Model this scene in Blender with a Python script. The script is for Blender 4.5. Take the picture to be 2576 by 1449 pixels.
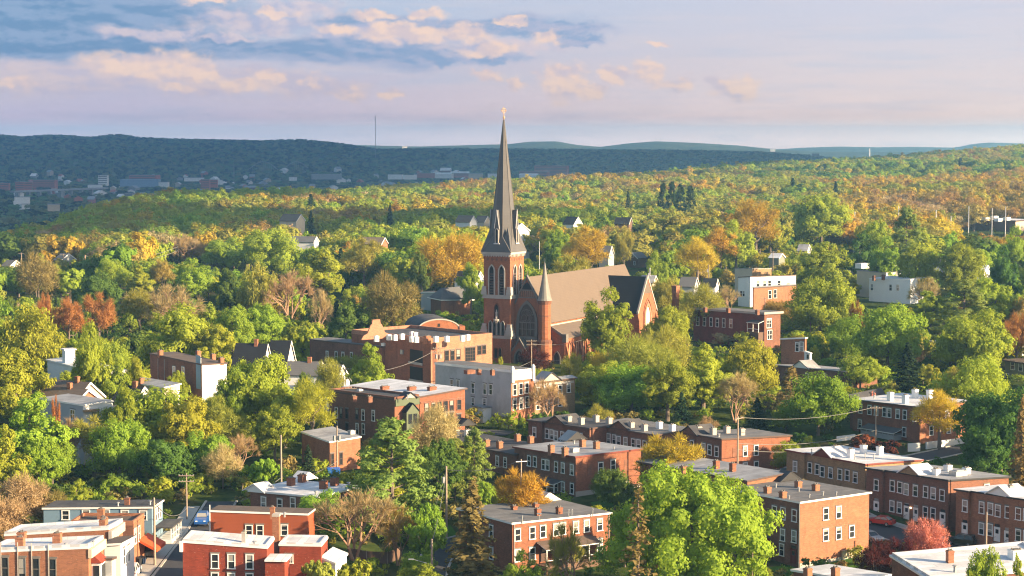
import bpy, math, random
import numpy as np
from mathutils import Vector
for o in list(bpy.data.objects): bpy.data.objects.remove(o)
SC = bpy.context.scene
COL = SC.collection
R = math.radians
# ---------------------------------------------------------------- camera
F, CX, CY, CAMZ = 5009.0, 1288.0, 724.5, 60.0
PITCH = math.atan((CY - 350.0) / F)
SP, CP = math.sin(PITCH), math.cos(PITCH)
cam = bpy.data.cameras.new('camera'); camo = bpy.data.objects.new('camera', cam); COL.objects.link(camo)
cam.sensor_width = 36.0; cam.lens = F / 2576.0 * 36.0
cam.clip_start = 1.0; cam.clip_end = 60000.0
camo.location = (0, 0, CAMZ); camo.rotation_euler = (math.pi / 2 - PITCH, 0, 0)
SC.camera = camo
# ---------------------------------------------------------------- render settings
SC.view_settings.view_transform = 'Standard'; SC.view_settings.look = 'None'
SC.view_settings.exposure = 1.7; SC.view_settings.gamma = 1.0
SC.view_settings.use_curve_mapping = False
SC.render.engine = 'CYCLES'
cy = SC.cycles
cy.max_bounces = 5; cy.diffuse_bounces = 3; cy.glossy_bounces = 2; cy.transmission_bounces = 3
cy.transparent_max_bounces = 6; cy.volume_bounces = 0; cy.use_denoising = True
cy.caustics_reflective = False; cy.caustics_refractive = False
cy.sample_clamp_indirect = 4.0; cy.filter_width = 1.15
# ---------------------------------------------------------------- sun
SUN_AZ = Vector((0.93, -0.37, 0)).normalized()          # towards the sun, on the ground
SUN_EL = R(16.5)
sd = Vector((SUN_AZ.x * math.cos(SUN_EL), SUN_AZ.y * math.cos(SUN_EL), math.sin(SUN_EL)))
sun = bpy.data.lights.new('sun', 'SUN'); suno = bpy.data.objects.new('sun', sun); COL.objects.link(suno)
sun.energy = 5.0; sun.angle = R(0.5); sun.color = (1.0, 0.75, 0.46)
suno.rotation_euler = sd.to_track_quat('Z', 'Y').to_euler(); suno.location = (0, 0, 400)

# ---------------------------------------------------------------- node helpers
class NT:
    def __init__(s, tree): s.t = tree; s.n = tree.nodes; s.l = tree.links
    def new(s, typ, **kw):
        n = s.n.new(typ)
        for k, v in kw.items(): setattr(n, k, v)
        return n
    def put(s, sock, v):
        if v is None: return
        if isinstance(v, bpy.types.NodeSocket): s.l.new(v, sock)
        elif isinstance(v, (tuple, list)) and len(v) == 3 and sock.type == 'RGBA': sock.default_value = (*v, 1)
        else: sock.default_value = v
    def m(s, op, a, b=None, c=None, clamp=False):
        n = s.new('ShaderNodeMath', operation=op, use_clamp=clamp)
        s.put(n.inputs[0], a); s.put(n.inputs[1], b); s.put(n.inputs[2], c)
        return n.outputs[0]
    def mix(s, f, a, b, typ='MIX'):
        n = s.new('ShaderNodeMix', data_type='RGBA', blend_type=typ)
        s.put(n.inputs[0], f); s.put(n.inputs[6], a); s.put(n.inputs[7], b)
        return n.outputs[2]
    def noise(s, vec, scale, detail=3, rough=.55, dim='3D'):
        n = s.new('ShaderNodeTexNoise', noise_dimensions=dim)
        if vec is not None: s.l.new(vec, n.inputs['Vector'])
        n.inputs['Scale'].default_value = scale; n.inputs['Detail'].default_value = detail
        n.inputs['Roughness'].default_value = rough
        return n.outputs['Fac']
    def sm(s, v, a, b):
        n = s.new('ShaderNodeMapRange', interpolation_type='SMOOTHSTEP')
        s.put(n.inputs[0], v); n.inputs[1].default_value = a; n.inputs[2].default_value = b
        return n.outputs[0]
    def comb(s, x, y, z):
        n = s.new('ShaderNodeCombineXYZ'); s.put(n.inputs[0], x); s.put(n.inputs[1], y); s.put(n.inputs[2], z)
        return n.outputs[0]
def lin(r, g, b):
    f = lambda c: (c / 255 / 12.92) if c / 255 <= .04045 else ((c / 255 + .055) / 1.055) ** 2.4
    return (f(r), f(g), f(b))
# ---------------------------------------------------------------- sky (world)
W = bpy.data.worlds.new('World'); SC.world = W; W.use_nodes = True
wt = NT(W.node_tree); wt.n.clear()
sky = wt.new('ShaderNodeTexSky', sky_type='NISHITA', sun_disc=False)
sky.sun_elevation = SUN_EL; sky.sun_rotation = math.atan2(SUN_AZ.x, SUN_AZ.y)
sky.air_density = 1.2; sky.dust_density = 1.5
bg1 = wt.new('ShaderNodeBackground'); bg1.inputs[1].default_value = 0.08
wt.l.new(sky.outputs[0], bg1.inputs[0])
tc = wt.new('ShaderNodeTexCoord')
sep = wt.new('ShaderNodeSeparateXYZ'); wt.l.new(tc.outputs['Generated'], sep.inputs[0])
az = wt.m('MULTIPLY', wt.m('ARCTAN2', sep.outputs[0], sep.outputs[1]), 57.29578)     # degrees right of straight ahead
el = wt.m('MULTIPLY', wt.m('ARCSINE', sep.outputs[2]), 57.29578)                     # degrees above the horizon
GLOW = 1.2
def ell(px, py, rx, ry, big=0):
    a0, e0, ra, re = (px - 1288) / 87.4, (350 - py) / 87.4, rx / 87.4, ry / 87.4
    ax, ex = (azw, elw) if big else (azs, els)
    x = wt.m('MULTIPLY', wt.m('SUBTRACT', ax, a0), 1 / ra); y = wt.m('MULTIPLY', wt.m('SUBTRACT', ex, e0), 1 / re)
    d = wt.m('ADD', wt.m('MULTIPLY', x, x), wt.m('MULTIPLY', y, y))
    return wt.m('EXPONENT', wt.m('MULTIPLY', d, -1.0))
def total(lst):
    t = lst[0]
    for q in lst[1:]: t = wt.m('MAXIMUM', t, q)
    return t
def fbm(sa, se, seed, da=0.0, de=0.0, detail=7, rough=.55):
    return wt.noise(wt.comb(wt.m('MULTIPLY', wt.m('ADD', az, da) if da else az, sa), wt.m('MULTIPLY', wt.m('ADD', el, de) if de else el, se), seed), 1.0, detail, rough)
def warped(w1, w2, amp_a, amp_e):
    return wt.m('MULTIPLY_ADD', wt.m('SUBTRACT', w1, .5), amp_a, az), wt.m('MULTIPLY_ADD', wt.m('SUBTRACT', w2, .5), amp_e, el)
azw, elw = warped(fbm(.4, .9, 2.2), fbm(.45, .9, 8.4), 5.0, 1.3)
azs, els = warped(fbm(1.5, 2.0, 5.2), fbm(1.6, 2.2, 1.4), 1.3, .8)
nA, nS = fbm(.7, 1.9, 3.1), fbm(.7, 1.9, 3.1, .14, .10)
relief = wt.sm(wt.m('SUBTRACT', nA, nS), -.09, .09)
nB, nB2 = fbm(1.25, 1.9, 6.3, detail=5, rough=.48), fbm(1.25, 1.9, 6.3, .14, .13, detail=5, rough=.48)
rel2 = wt.sm(wt.m('SUBTRACT', nB, nB2), -.14, .10)
hx = wt.sm(az, -15, 13); hy = wt.sm(el, 0.2, 4.2)
low = wt.mix(hx, lin(192, 180, 204), lin(234, 208, 202))
high = wt.mix(hx, lin(160, 184, 216), lin(206, 204, 221))
base = wt.mix(hy, low, high)
glow = wt.m('MULTIPLY_ADD', wt.m('EXPONENT', wt.m('MULTIPLY', wt.m('MAXIMUM', el, 0.0), -1.7)), GLOW, 1.0)     # the sky brightens toward the horizon
base = wt.mix(1.0, base, wt.comb(wt.m('MULTIPLY_ADD', wt.m('SUBTRACT', glow, 1.0), 1.22, 1.0), glow, wt.m('MULTIPLY_ADD', wt.m('SUBTRACT', glow, 1.0), .74, 1.0)), 'MULTIPLY')
# long pale veils
nC = fbm(.22, 2.2, 9.7, detail=5)
base = wt.mix(wt.m('MULTIPLY', wt.sm(nC, .42, .72), .35), base, lin(228, 210, 212))
base = wt.mix(wt.m('MULTIPLY', wt.sm(fbm(.2, 2.6, 4.4, detail=5), .48, .72), .30), base, lin(178, 192, 218))
# wide lavender pink cloud low on the left
pk = wt.sm(total([ell(230, 195, 420, 52, 1), ell(620, 215, 190, 40, 1), ell(20, 215, 160, 34), ell(820, 220, 150, 30)]), .25, .75)
base = wt.mix(wt.m('MULTIPLY', pk, .72), base, wt.mix(relief, lin(200, 186, 204), lin(224, 200, 200)))
# blue grey bank
dk = wt.m('ADD', total([ell(150, 45, 560, 100, 1), ell(40, 110, 330, 50, 1), ell(420, 120, 330, 34, 1), ell(900, 132, 330, 38, 1), ell(1130, 150, 200, 18), ell(1100, 60, 330, 26, 1), ell(1380, 78, 170, 22), ell(1450, 105, 70, 14)]), wt.m('MULTIPLY', wt.m('SUBTRACT', nA, .5), .55))
dkm = wt.sm(dk, .18, .66)
dcol = wt.mix(wt.sm(az, -15, 2), wt.mix(relief, lin(88, 132, 180), lin(128, 156, 196)), wt.mix(relief, lin(140, 164, 202), lin(176, 180, 208)))
base = wt.mix(wt.m('MULTIPLY', dkm, .95), base, dcol)
# soft lavender heaps over the bank
lv = wt.m('ADD', total([ell(640, 60, 220, 40, 1), ell(380, 90, 160, 18, 1), ell(760, 25, 120, 26), ell(560, 100, 120, 14), ell(1000, 90, 240, 30, 1), ell(1250, 120, 200, 26)]), wt.m('MULTIPLY', wt.m('SUBTRACT', nB, .5), .9))
base = wt.mix(wt.m('MULTIPLY', wt.sm(lv, .26, .85), .8), base, wt.mix(rel2, lin(178, 178, 208), lin(222, 202, 208)))
# cream lit tops
lt = wt.m('ADD', total([ell(400, 168, 190, 39), ell(520, 180, 60, 29), ell(60, 212, 80, 18), ell(1072, 40, 50, 16), ell(860, 78, 60, 18), ell(980, 82, 80, 26), ell(1060, 92, 80, 23), ell(1160, 90, 90, 26), ell(1230, 128, 70, 21), ell(1370, 98, 46, 21), ell(1290, 60, 40, 13), ell(930, 40, 70, 13), ell(600, 215, 90, 21), ell(470, 222, 60, 16), ell(680, 195, 40, 26), ell(540, 10, 90, 13), ell(700, 35, 60, 13)]), wt.m('MULTIPLY', wt.m('SUBTRACT', nB, .5), .9))
base = wt.mix(wt.m('MULTIPLY', wt.sm(lt, .24, .80), .95), base, wt.mix(rel2, lin(218, 196, 200), lin(248, 214, 196)))
# heaped cumulus low over the hills
cu = wt.m('ADD', total([ell(1425, 205, 62, 47), ell(1480, 228, 60, 23), ell(1390, 185, 36, 21), ell(1548, 185, 44, 29), ell(1300, 207, 26, 18), ell(1640, 188, 44, 31), ell(1690, 212, 50, 21), ell(1850, 222, 62, 29), ell(1810, 205, 40, 16), ell(1220, 192, 40, 13), ell(1010, 232, 36, 16), ell(785, 208, 40, 18), ell(870, 236, 44, 21), ell(1640, 116, 40, 10)]), wt.m('MULTIPLY', wt.m('SUBTRACT', nB, .5), .7))
base = wt.mix(wt.m('MULTIPLY', wt.sm(cu, .20, .62), .97), base, wt.mix(rel2, lin(212, 194, 204), lin(248, 214, 196)))
bg2 = wt.new('ShaderNodeBackground'); wt.l.new(base, bg2.inputs[0]); bg2.inputs[1].default_value = 0.325
veil = wt.m('MULTIPLY', wt.sm(el, 22, 5), .95)          # the veil thins towards the zenith
mx = wt.new('ShaderNodeMixShader'); wt.l.new(veil, mx.inputs[0]); wt.l.new(bg1.outputs[0], mx.inputs[1]); wt.l.new(bg2.outputs[0], mx.inputs[2])
wo = wt.new('ShaderNodeOutputWorld'); wt.l.new(mx.outputs[0], wo.inputs[0])

# ---------------------------------------------------------------- pixel -> place
def _k(px): return (px - CX) / F
def z_at(Y, py):
    t = (CY - py) / F
    return CAMZ + Y * (t * CP - SP) / (CP + t * SP)
def at_depth(px, py, Y):
    z = z_at(Y, py); d = Y * CP + (CAMZ - z) * SP
    return Vector((_k(px) * d, Y, z))
def proj(X, Y, Z):
    d = Y * CP + (CAMZ - Z) * SP
    return CX + F * X / d, CY - F * (Y * SP + (Z - CAMZ) * CP) / d
def at_plane(px, py, z):
    t = (CY - py) / F
    return at_depth(px, py, (z - CAMZ) * (CP + t * SP) / (t * CP - SP))
def conv(x0, y0, s): return lambda x, y: (x0 + x / s, y0 + y / s)
D0 = conv(0, 0, 1)
Q1 = conv(0, 872.1, 2.511); Q2 = conv(603.7, 872.1, 2.511); Q3 = conv(1207.5, 872.1, 2.512); Q4 = conv(1864.9, 872.1, 2.512)
Q5 = conv(0, 469.6, 3.0855); Q6 = conv(603.7, 469.6, 3.0855); Q7 = conv(1194.1, 469.6, 3.0857); Q8 = conv(1811.2, 469.6, 3.086)
Q9 = conv(764.8, 791.6, 3.84); QL = conv(0, 1241.0, 5.486); QC = conv(1194.1, 603.7, 4.319)
# ---------------------------------------------------------------- terrain height
def sst(x): x = np.clip(x, 0, 1); return x * x * (3 - 2 * x)
EP = [-900, 0, 430, 780, 1230, 1700, 2000, 2300, 2576, 3500]; ED = [750, 1000, 1500, 1750, 1950, 2300, 2600, 3000, 3300, 3600]; EH = [0, 0, 1, 1, 2, 9, 15, 21, 34, 45]
R1P = [-900, 0, 60, 140, 190, 230, 300, 350, 410, 480, 640, 760, 850, 950, 1100, 1300, 1500, 1700, 1900, 2020, 2100, 2300, 3500]
R1Y = [344, 341, 345, 341, 344, 347, 339, 347, 350, 352, 355, 353, 361, 377, 375, 376, 378, 379, 383, 391, 399, 405, 405]
R2P = [-900, 850, 1050, 1200, 1280, 1330, 1400, 1450, 1510, 1580, 1650, 1750, 1850, 1960, 2050, 3500]
R2Y = [356, 362, 367, 363, 361, 355, 354, 363, 368, 359, 354, 358, 364, 375, 380, 384]
R3P = [-900, 1500, 1800, 1960, 2020, 2110, 2200, 2300, 2400, 2440, 2480, 2576, 3500]
R3Y = [380, 380, 377, 377, 373, 370, 372, 371, 373, 364, 359, 362, 362]
def terr(X, Y):
    X = np.asarray(X, float); Y = np.maximum(np.asarray(Y, float), 1.0)
    p = np.clip(1288 + F * X / Y, -900, 3500)
    near_r = np.interp(Y, [230, 290, 330, 380, 420, 600], [-6, -3, 0, 2.5, 3, 3])
    near_l = np.interp(Y, [230, 300, 350, 420, 600], [0, 0, 2, 3, 3])
    b = sst((X + 30) / 24); z = near_l * (1 - b) + near_r * b
    E = np.interp(p, EP, ED); eh = np.interp(p, EP, EH) + 2
    z = z + (eh - 3) * sst((Y - 650) / (E - 650)) + 3.5 * np.sin(X / 95 + 1) * np.sin(Y / 140 + .5) * sst((Y - 620) / 300)
    z = z + (-47 - z) * sst((Y - E) / 800)
    z = z + 10 * np.sin(X / 240 + Y / 380) * np.sin(Y / 300 + X / 700) * sst((Y - 4900) / 500) * (1 - sst((Y - 6200) / 600))
    for Rr, pp, yy, prev in ((7000, R1P, R1Y, 4700), (10800, R2P, R2Y, 8000), (12800, R3P, R3Y, 11400)):
        zr = CAMZ - (np.interp(p, pp, yy) - 350) * Rr / F - (7 if Rr < 9000 else 0)
        if prev > 5000: z = z + (-70 - z) * sst((Y - prev + 900) / 900) * .8
        z = np.where(Y > prev, z + (zr - z) * sst((Y - prev) / (Rr - prev)) ** .8, z)
    return z
def tz(x, y): return float(terr(x, y))
def at_ground(px, py):
    z = 0.0
    for _ in range(12): q = at_plane(px, py, z); z = tz(q.x, q.y)
    return Vector((q.x, q.y, z))

# ---------------------------------------------------------------- materials
MATS = {}
def mat(name, col, rough=.8, var=.25, scale=.5, kind=None, col2=None, spec=.3, metal=0):
    if name in MATS: return MATS[name]
    m = bpy.data.materials.new(name); m.use_nodes = True; t = NT(m.node_tree); b = t.n['Principled BSDF']
    tcn = t.new('ShaderNodeTexCoord'); vec = tcn.outputs['Object']
    n1 = t.noise(vec, scale, 5, .6); n2 = t.noise(vec, scale * 7, 2, .5)
    v = t.m('ADD', t.m('MULTIPLY', n1, .7), t.m('MULTIPLY', n2, .3))
    f = t.m('MULTIPLY_ADD', t.m('SUBTRACT', v, .5), var * 4, 1.0)
    c = t.mix(1.0, (*col, 1), t.comb(f, f, f), 'MULTIPLY')
    if kind == 'brick':
        s3 = t.new('ShaderNodeSeparateXYZ'); t.l.new(vec, s3.inputs[0])
        v2 = t.comb(t.m('ADD', s3.outputs[0], s3.outputs[1]), s3.outputs[2], 0.0)
        br = t.new('ShaderNodeTexBrick'); t.l.new(v2, br.inputs['Vector'])
        br.inputs['Scale'].default_value = 1.0; br.inputs['Brick Width'].default_value = .42; br.inputs['Row Height'].default_value = .15
        br.inputs['Mortar Size'].default_value = .012; br.inputs['Color1'].default_value = (.72, .72, .72, 1); br.inputs['Color2'].default_value = (1.2, 1.15, 1.1, 1)
        br.inputs['Mortar'].default_value = (1.25, 1.4, 1.5, 1)
        c = t.mix(.75, c, t.mix(1.0, c, br.outputs[0], 'MULTIPLY'))
        st = t.noise(t.comb(t.m('ADD', s3.outputs[0], s3.outputs[1]), t.m('MULTIPLY', s3.outputs[2], .25), 2.0), .9, 4, .65)
        c = t.mix(t.m('MULTIPLY', t.sm(st, .50, .72), .5), c, t.mix(1.0, c, (.45, .42, .42, 1), 'MULTIPLY'))
        pt = t.noise(vec, .5, 2, .4); c = t.mix(t.m('MULTIPLY', t.sm(pt, .60, .64), .35), c, t.mix(1.0, c, (1.35, 1.3, 1.25, 1), 'MULTIPLY'))
        sp = t.noise(vec, 4.5, 1, .5); c = t.mix(t.m('MULTIPLY', t.sm(sp, .70, .76), .5), c, (.5, .36, .28, 1))
    elif kind == 'siding':
        s3 = t.new('ShaderNodeSeparateXYZ'); t.l.new(vec, s3.inputs[0])
        fr = t.m('FRACT', t.m('MULTIPLY', s3.outputs[2], 5.0)); c = t.mix(t.m('MULTIPLY', t.sm(fr, .75, .98), .3), c, t.mix(1.0, c, (.5, .5, .5, 1), 'MULTIPLY'))
    elif kind == 'plaster':
        st = t.noise(vec, .22, 6, .72); c = t.mix(t.m('MULTIPLY', t.sm(st, .42, .66), .6), c, (*(col2 or (.2, .19, .18)), 1))
    elif kind == 'stain':
        s3 = t.new('ShaderNodeSeparateXYZ'); t.l.new(vec, s3.inputs[0])
        bs = t.new('ShaderNodeTexBrick'); t.l.new(t.comb(s3.outputs[0], s3.outputs[1], 0.0), bs.inputs['Vector']); bs.inputs['Scale'].default_value = 1.0; bs.inputs['Brick Width'].default_value = 6.5; bs.inputs['Row Height'].default_value = 1.15
        bs.inputs['Mortar Size'].default_value = .05; bs.inputs['Color1'].default_value = (.84, .84, .84, 1); bs.inputs['Color2'].default_value = (1.1, 1.1, 1.1, 1); bs.inputs['Mortar'].default_value = (.72, .72, .72, 1)
        c = t.mix(1.0, c, bs.outputs[0], 'MULTIPLY'); st = t.noise(vec, .22, 6, .72); c = t.mix(t.m('MULTIPLY', t.sm(st, .42, .66), .75), c, (*(col2 or (.2, .19, .18)), 1))
    elif kind == 'shingle':
        s3 = t.new('ShaderNodeSeparateXYZ'); t.l.new(vec, s3.inputs[0])
        fr = t.m('FRACT', t.m('MULTIPLY', s3.outputs[2], 2.6)); c = t.mix(t.m('MULTIPLY', t.sm(fr, .6, .95), .22), c, t.mix(1.0, c, (.5, .5, .5, 1), 'MULTIPLY'))
        sp = t.noise(vec, 3.0, 2, .6); c = t.mix(t.m('MULTIPLY', t.sm(sp, .55, .75), .25), c, t.mix(1.0, c, (1.6, 1.5, 1.4, 1), 'MULTIPLY'))
    t.put(b.inputs['Base Color'], c); b.inputs['Roughness'].default_value = rough; b.inputs['Metallic'].default_value = metal
    b.inputs['Specular IOR Level'].default_value = spec
    MATS[name] = m; return m
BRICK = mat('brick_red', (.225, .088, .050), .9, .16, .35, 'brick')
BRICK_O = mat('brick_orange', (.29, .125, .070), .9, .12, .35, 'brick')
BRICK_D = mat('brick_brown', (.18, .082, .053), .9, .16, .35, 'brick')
BRICK_R = mat('brick_painted_red', (.22, .042, .022), .75, .10, .3, 'brick')
BRICK_T = mat('brick_tan', (.30, .19, .10), .9, .12, .35, 'brick')
BRICK_C = mat('brick_church', (.28, .106, .053), .9, .12, .25, 'brick')
BRICK_S = mat('brick_salmon', (.36, .17, .105), .9, .10, .25, 'brick')
STUCCO = mat('stucco_grey', (.46, .46, .46), .9, .14, .5, 'plaster', (.27, .27, .27))
WHITE = mat('paint_white', (.78, .77, .75), .6, .06, .4)
WHITE_W = mat('siding_white', (.72, .72, .71), .7, .05, .4, 'siding')
BLUE_W = mat('siding_blue', (.16, .25, .34), .7, .06, .4, 'siding')
GREY_W = mat('siding_grey', (.36, .37, .38), .7, .06, .4, 'siding')
GREEN_W = mat('siding_green_grey', (.20, .21, .17), .7, .06, .4, 'siding')
BEIGE_W = mat('render_beige', (.55, .46, .34), .8, .08, .4)
BROWN_W = mat('siding_brown', (.14, .085, .06), .8, .08, .4, 'siding')
ROOF_W = mat('roof_white', (.66, .66, .68), .6, .09, .35, 'stain', (.40, .40, .41))
ROOF_G = mat('roof_grey', (.17, .165, .165), .9, .16, .35, 'stain', (.10, .10, .10))
ROOF_S = mat('roof_silver', (.33, .33, .34), .6, .22, .5, 'stain', (.16, .15, .15))
ROOF_D = mat('roof_dark', (.06, .06, .068), .9, .15, .4, 'stain', (.10, .095, .09))
ROOF_B = mat('roof_brown', (.13, .095, .075), .9, .15, .4, 'stain', (.08, .07, .065))
SHING_B = mat('shingle_tan', (.138, .106, .084), .9, .10, .4, 'shingle')
SHING_D = mat('shingle_dark', (.016, .018, .024), .9, .12, .4, 'shingle')
SHING_G = mat('shingle_grey', (.11, .11, .115), .9, .12, .4, 'shingle')
SLATE = mat('slate_grey', (.095, .092, .092), .6, .14, .5, 'shingle')
STONE = mat('stone_pale', (.40, .36, .32), .9, .12, .8)
STONE_D = mat('stone_dark', (.16, .145, .13), .9, .2, .9)
TRIM_R = mat('trim_dark_red', (.17, .035, .025), .6, .08, .4)
TRIM_D = mat('trim_black', (.025, .025, .028), .6, .08, .4)
TRIM_B = mat('trim_brown', (.09, .055, .045), .7, .1, .4)
TRIM_G = mat('trim_green', (.10, .125, .075), .7, .1, .4)
WOOD = mat('pole_wood', (.32, .25, .19), .9, .15, 1.0)
METAL = mat('metal_grey', (.35, .36, .37), .45, .06, 1.0, metal=.4)
CONC = mat('concrete', (.40, .37, .33), .9, .14, .6)
ASPH = mat('asphalt', (.055, .056, .062), .9, .14, .35)
WIRE = mat('cable_grey', (.16, .155, .15), .6, .02, 1.0)
ORANGE = mat('awning_orange', (.62, .09, .025), .7, .06, .6)
BLUEP = mat('plastic_blue', (.02, .12, .45), .45, .05, 1.0)
DARKVOID = mat('void_dark', (.02, .018, .017), .8, .05, 1.0)  # near-black stands in for the shade inside openings
GLASSV = mat('church_glass', (.045, .035, .035), .25, .15, 1.2, spec=.5)
LATTICE = mat('metal_pale', (.55, .54, .54), .5, .05, .1)
def glass_mat():
    m = bpy.data.materials.new('window_glass'); m.use_nodes = True; t = NT(m.node_tree); b = t.n['Principled BSDF']
    oi = t.new('ShaderNodeObjectInfo'); r = oi.outputs['Random']
    tcn = t.new('ShaderNodeTexCoord'); s3 = t.new('ShaderNodeSeparateXYZ'); t.l.new(tcn.outputs['Generated'], s3.inputs[0])
    blind = t.m('MULTIPLY', t.m('GREATER_THAN', s3.outputs[2], t.m('FRACT', t.m('MULTIPLY', r, 7.3))), t.m('GREATER_THAN', r, .42))
    c = t.mix(blind, (.022, .026, .032, 1), (.30, .29, .27, 1))
    t.put(b.inputs['Base Color'], c); b.inputs['Roughness'].default_value = .12; b.inputs['Specular IOR Level'].default_value = .6
    return m
GLASS = glass_mat()
def paint(name, col):
    m = mat(name, col, .3, .03, .5, spec=.6); m.node_tree.nodes['Principled BSDF'].inputs['Coat Weight'].default_value = .6; return m

# ---------------------------------------------------------------- mesh helpers
class MB:
    def __init__(s): s.v = []; s.f = []; s.k = []
    def poly(s, pts, k=0):
        n = len(s.v); s.v += [tuple(p) for p in pts]; s.f.append(tuple(range(n, n + len(pts)))); s.k.append(k)
    def hexa(s, p, k=0, ks=None):     # p: 4 bottom, 4 top (counter-clockwise from above)
        n = len(s.v); s.v += [tuple(q) for q in p]
        for i, f in enumerate(((3, 2, 1, 0), (4, 5, 6, 7), (0, 1, 5, 4), (1, 2, 6, 5), (2, 3, 7, 6), (3, 0, 4, 7))):
            s.f.append(tuple(n + q for q in f)); s.k.append(ks[i] if ks else k)
    def box(s, x0, x1, y0, y1, z0, z1, k=0):
        s.hexa([(x0, y0, z0), (x1, y0, z0), (x1, y1, z0), (x0, y1, z0), (x0, y0, z1), (x1, y0, z1), (x1, y1, z1), (x0, y1, z1)], k)
    def prism(s, pts, vec, k=0, kc=None):   # polygon swept along vec
        n = len(pts); a = len(s.v); vec = Vector(vec)
        s.v += [tuple(p) for p in pts] + [tuple(Vector(p) + vec) for p in pts]
        s.f.append(tuple(range(a, a + n))[::-1]); s.k.append(k if kc is None else kc)
        s.f.append(tuple(range(a + n, a + 2 * n))); s.k.append(k if kc is None else kc)
        for i in range(n):
            j = (i + 1) % n; s.f.append((a + i, a + j, a + n + j, a + n + i)); s.k.append(k)
    def tube(s, p, q, r0, r1, n=6, k=0, cap=True):
        p, q = Vector(p), Vector(q); d = (q - p)
        if d.length < 1e-6: return
        d.normalize(); x = d.orthogonal().normalized(); y = d.cross(x); a = len(s.v)
        for c, r in ((p, r0), (q, r1)):
            for i in range(n):
                t = 2 * math.pi * i / n; s.v.append(tuple(c + (x * math.cos(t) + y * math.sin(t)) * r))
        for i in range(n):
            j = (i + 1) % n; s.f.append((a + i, a + j, a + n + j, a + n + i)); s.k.append(k)
        if cap: s.f.append(tuple(range(a + n, a + 2 * n))); s.k.append(k); s.f.append(tuple(range(a, a + n))[::-1]); s.k.append(k)
    def lathe(s, cx, cy_, prof, n=12, k=0, ph=0.0, ell_=(1, 1)):
        a = len(s.v)
        for (r, z) in prof:
            for i in range(n):
                t = 2 * math.pi * i / n + ph; s.v.append((cx + r * math.cos(t) * ell_[0], cy_ + r * math.sin(t) * ell_[1], z))
        for m in range(len(prof) - 1):
            for i in range(n):
                j = (i + 1) % n; s.f.append((a + m * n + i, a + m * n + j, a + (m + 1) * n + j, a + (m + 1) * n + i)); s.k.append(k)
        s.f.append(tuple(a + i for i in range(n))[::-1]); s.k.append(k)
        s.f.append(tuple(a + (len(prof) - 1) * n + i for i in range(n))); s.k.append(k)
    def mesh(s, name, mats):
        me = bpy.data.meshes.new(name); me.from_pydata(s.v, [], s.f)
        for m in (mats if isinstance(mats, (list, tuple)) else [mats]): me.materials.append(m)
        if max(s.k, default=0) > 0: me.polygons.foreach_set('material_index', s.k)
        me.update(); return me
    def build(s, name, mats, parent=None, loc=None, rz=0.0):
        return link(name, s.mesh(name, mats), parent, loc, rz)
def link(name, data, parent=None, loc=None, rz=0.0):
    o = bpy.data.objects.new(name, data); COL.objects.link(o)
    if parent: o.parent = parent
    if loc is not None: o.location = loc
    if rz: o.rotation_euler = (0, 0, rz)
    return o
def tag(o, label=None, cat=None, group=None, kind=None):
    if label: o['label'] = label
    if cat: o['category'] = cat
    if group: o['group'] = group
    if kind: o['kind'] = kind
    return o
def thing(name, label, cat, loc, rz=0.0, group=None):
    o = bpy.data.objects.new(name, None); COL.objects.link(o); o.location = loc; o.rotation_euler = (0, 0, rz); o.empty_display_size = .5
    return tag(o, label, cat, group)
BLDS = []        # (xmin, xmax, ytop, ybottom, distance) seen area of each building, kept free of filler trees
FOOT = []        # footprints: (origin, u, v, lu, lv)
# ================================================================ ground, roads
def grid_ground():
    ys = [40.0]
    while ys[-1] < 13600: ys.append(ys[-1] * (1.013 if ys[-1] < 900 else 1.02) + .2)
    ts = np.linspace(-900, 3500, 300); ts = (ts - 1288) / F
    ys = np.array(ys); X = ts[None, :] * ys[:, None]; Y = np.repeat(ys[:, None], len(ts), 1); Z = terr(X, Y)
    n, m = Z.shape
    v = np.stack([X, Y, Z], -1).reshape(-1, 3)
    i = (np.arange(n - 1)[:, None] * m + np.arange(m - 1)[None, :]).reshape(-1)
    f = np.stack([i, i + 1, i + m + 1, i + m], -1)
    me = bpy.data.meshes.new('ground'); me.vertices.add(len(v)); me.vertices.foreach_set('co', v.reshape(-1))
    me.loops.add(len(f) * 4); me.loops.foreach_set('vertex_index', f.reshape(-1)); me.polygons.add(len(f))
    me.polygons.foreach_set('loop_start', np.arange(len(f)) * 4); me.polygons.foreach_set('loop_total', np.full(len(f), 4))
    me.polygons.foreach_set('use_smooth', np.ones(len(f), bool)); me.update(calc_edges=True); me.validate()
    return me
gm = bpy.data.materials.new('ground_cover'); gm.use_nodes = True; t = NT(gm.node_tree); b = t.n['Principled BSDF']
geo = t.new('ShaderNodeNewGeometry'); pos = geo.outputs['Position']
g1 = t.noise(pos, .06, 5, .6); g2 = t.noise(pos, .6, 4, .6); g3 = t.noise(pos, .012, 7, .72)
c = t.mix(t.sm(g2, .35, .65), (.035, .055, .014, 1), (.065, .085, .022, 1))
c = t.mix(t.m('MULTIPLY', t.sm(g1, .5, .65), .7), c, (.085, .06, .035, 1))
s3 = t.new('ShaderNodeSeparateXYZ'); t.l.new(pos, s3.inputs[0])
far = t.sm(s3.outputs[1], 1500, 2600)
fc = t.mix(t.sm(g3, .4, .6), (.03, .055, .024, 1), (.11, .12, .05, 1))
c = t.mix(far, c, fc)
t.put(b.inputs['Base Color'], c); b.inputs['Roughness'].default_value = 1.0; b.inputs['Specular IOR Level'].default_value = 0.0
go = link('ground', grid_ground()); go.data.materials.append(gm); go['kind'] = 'structure'

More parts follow.
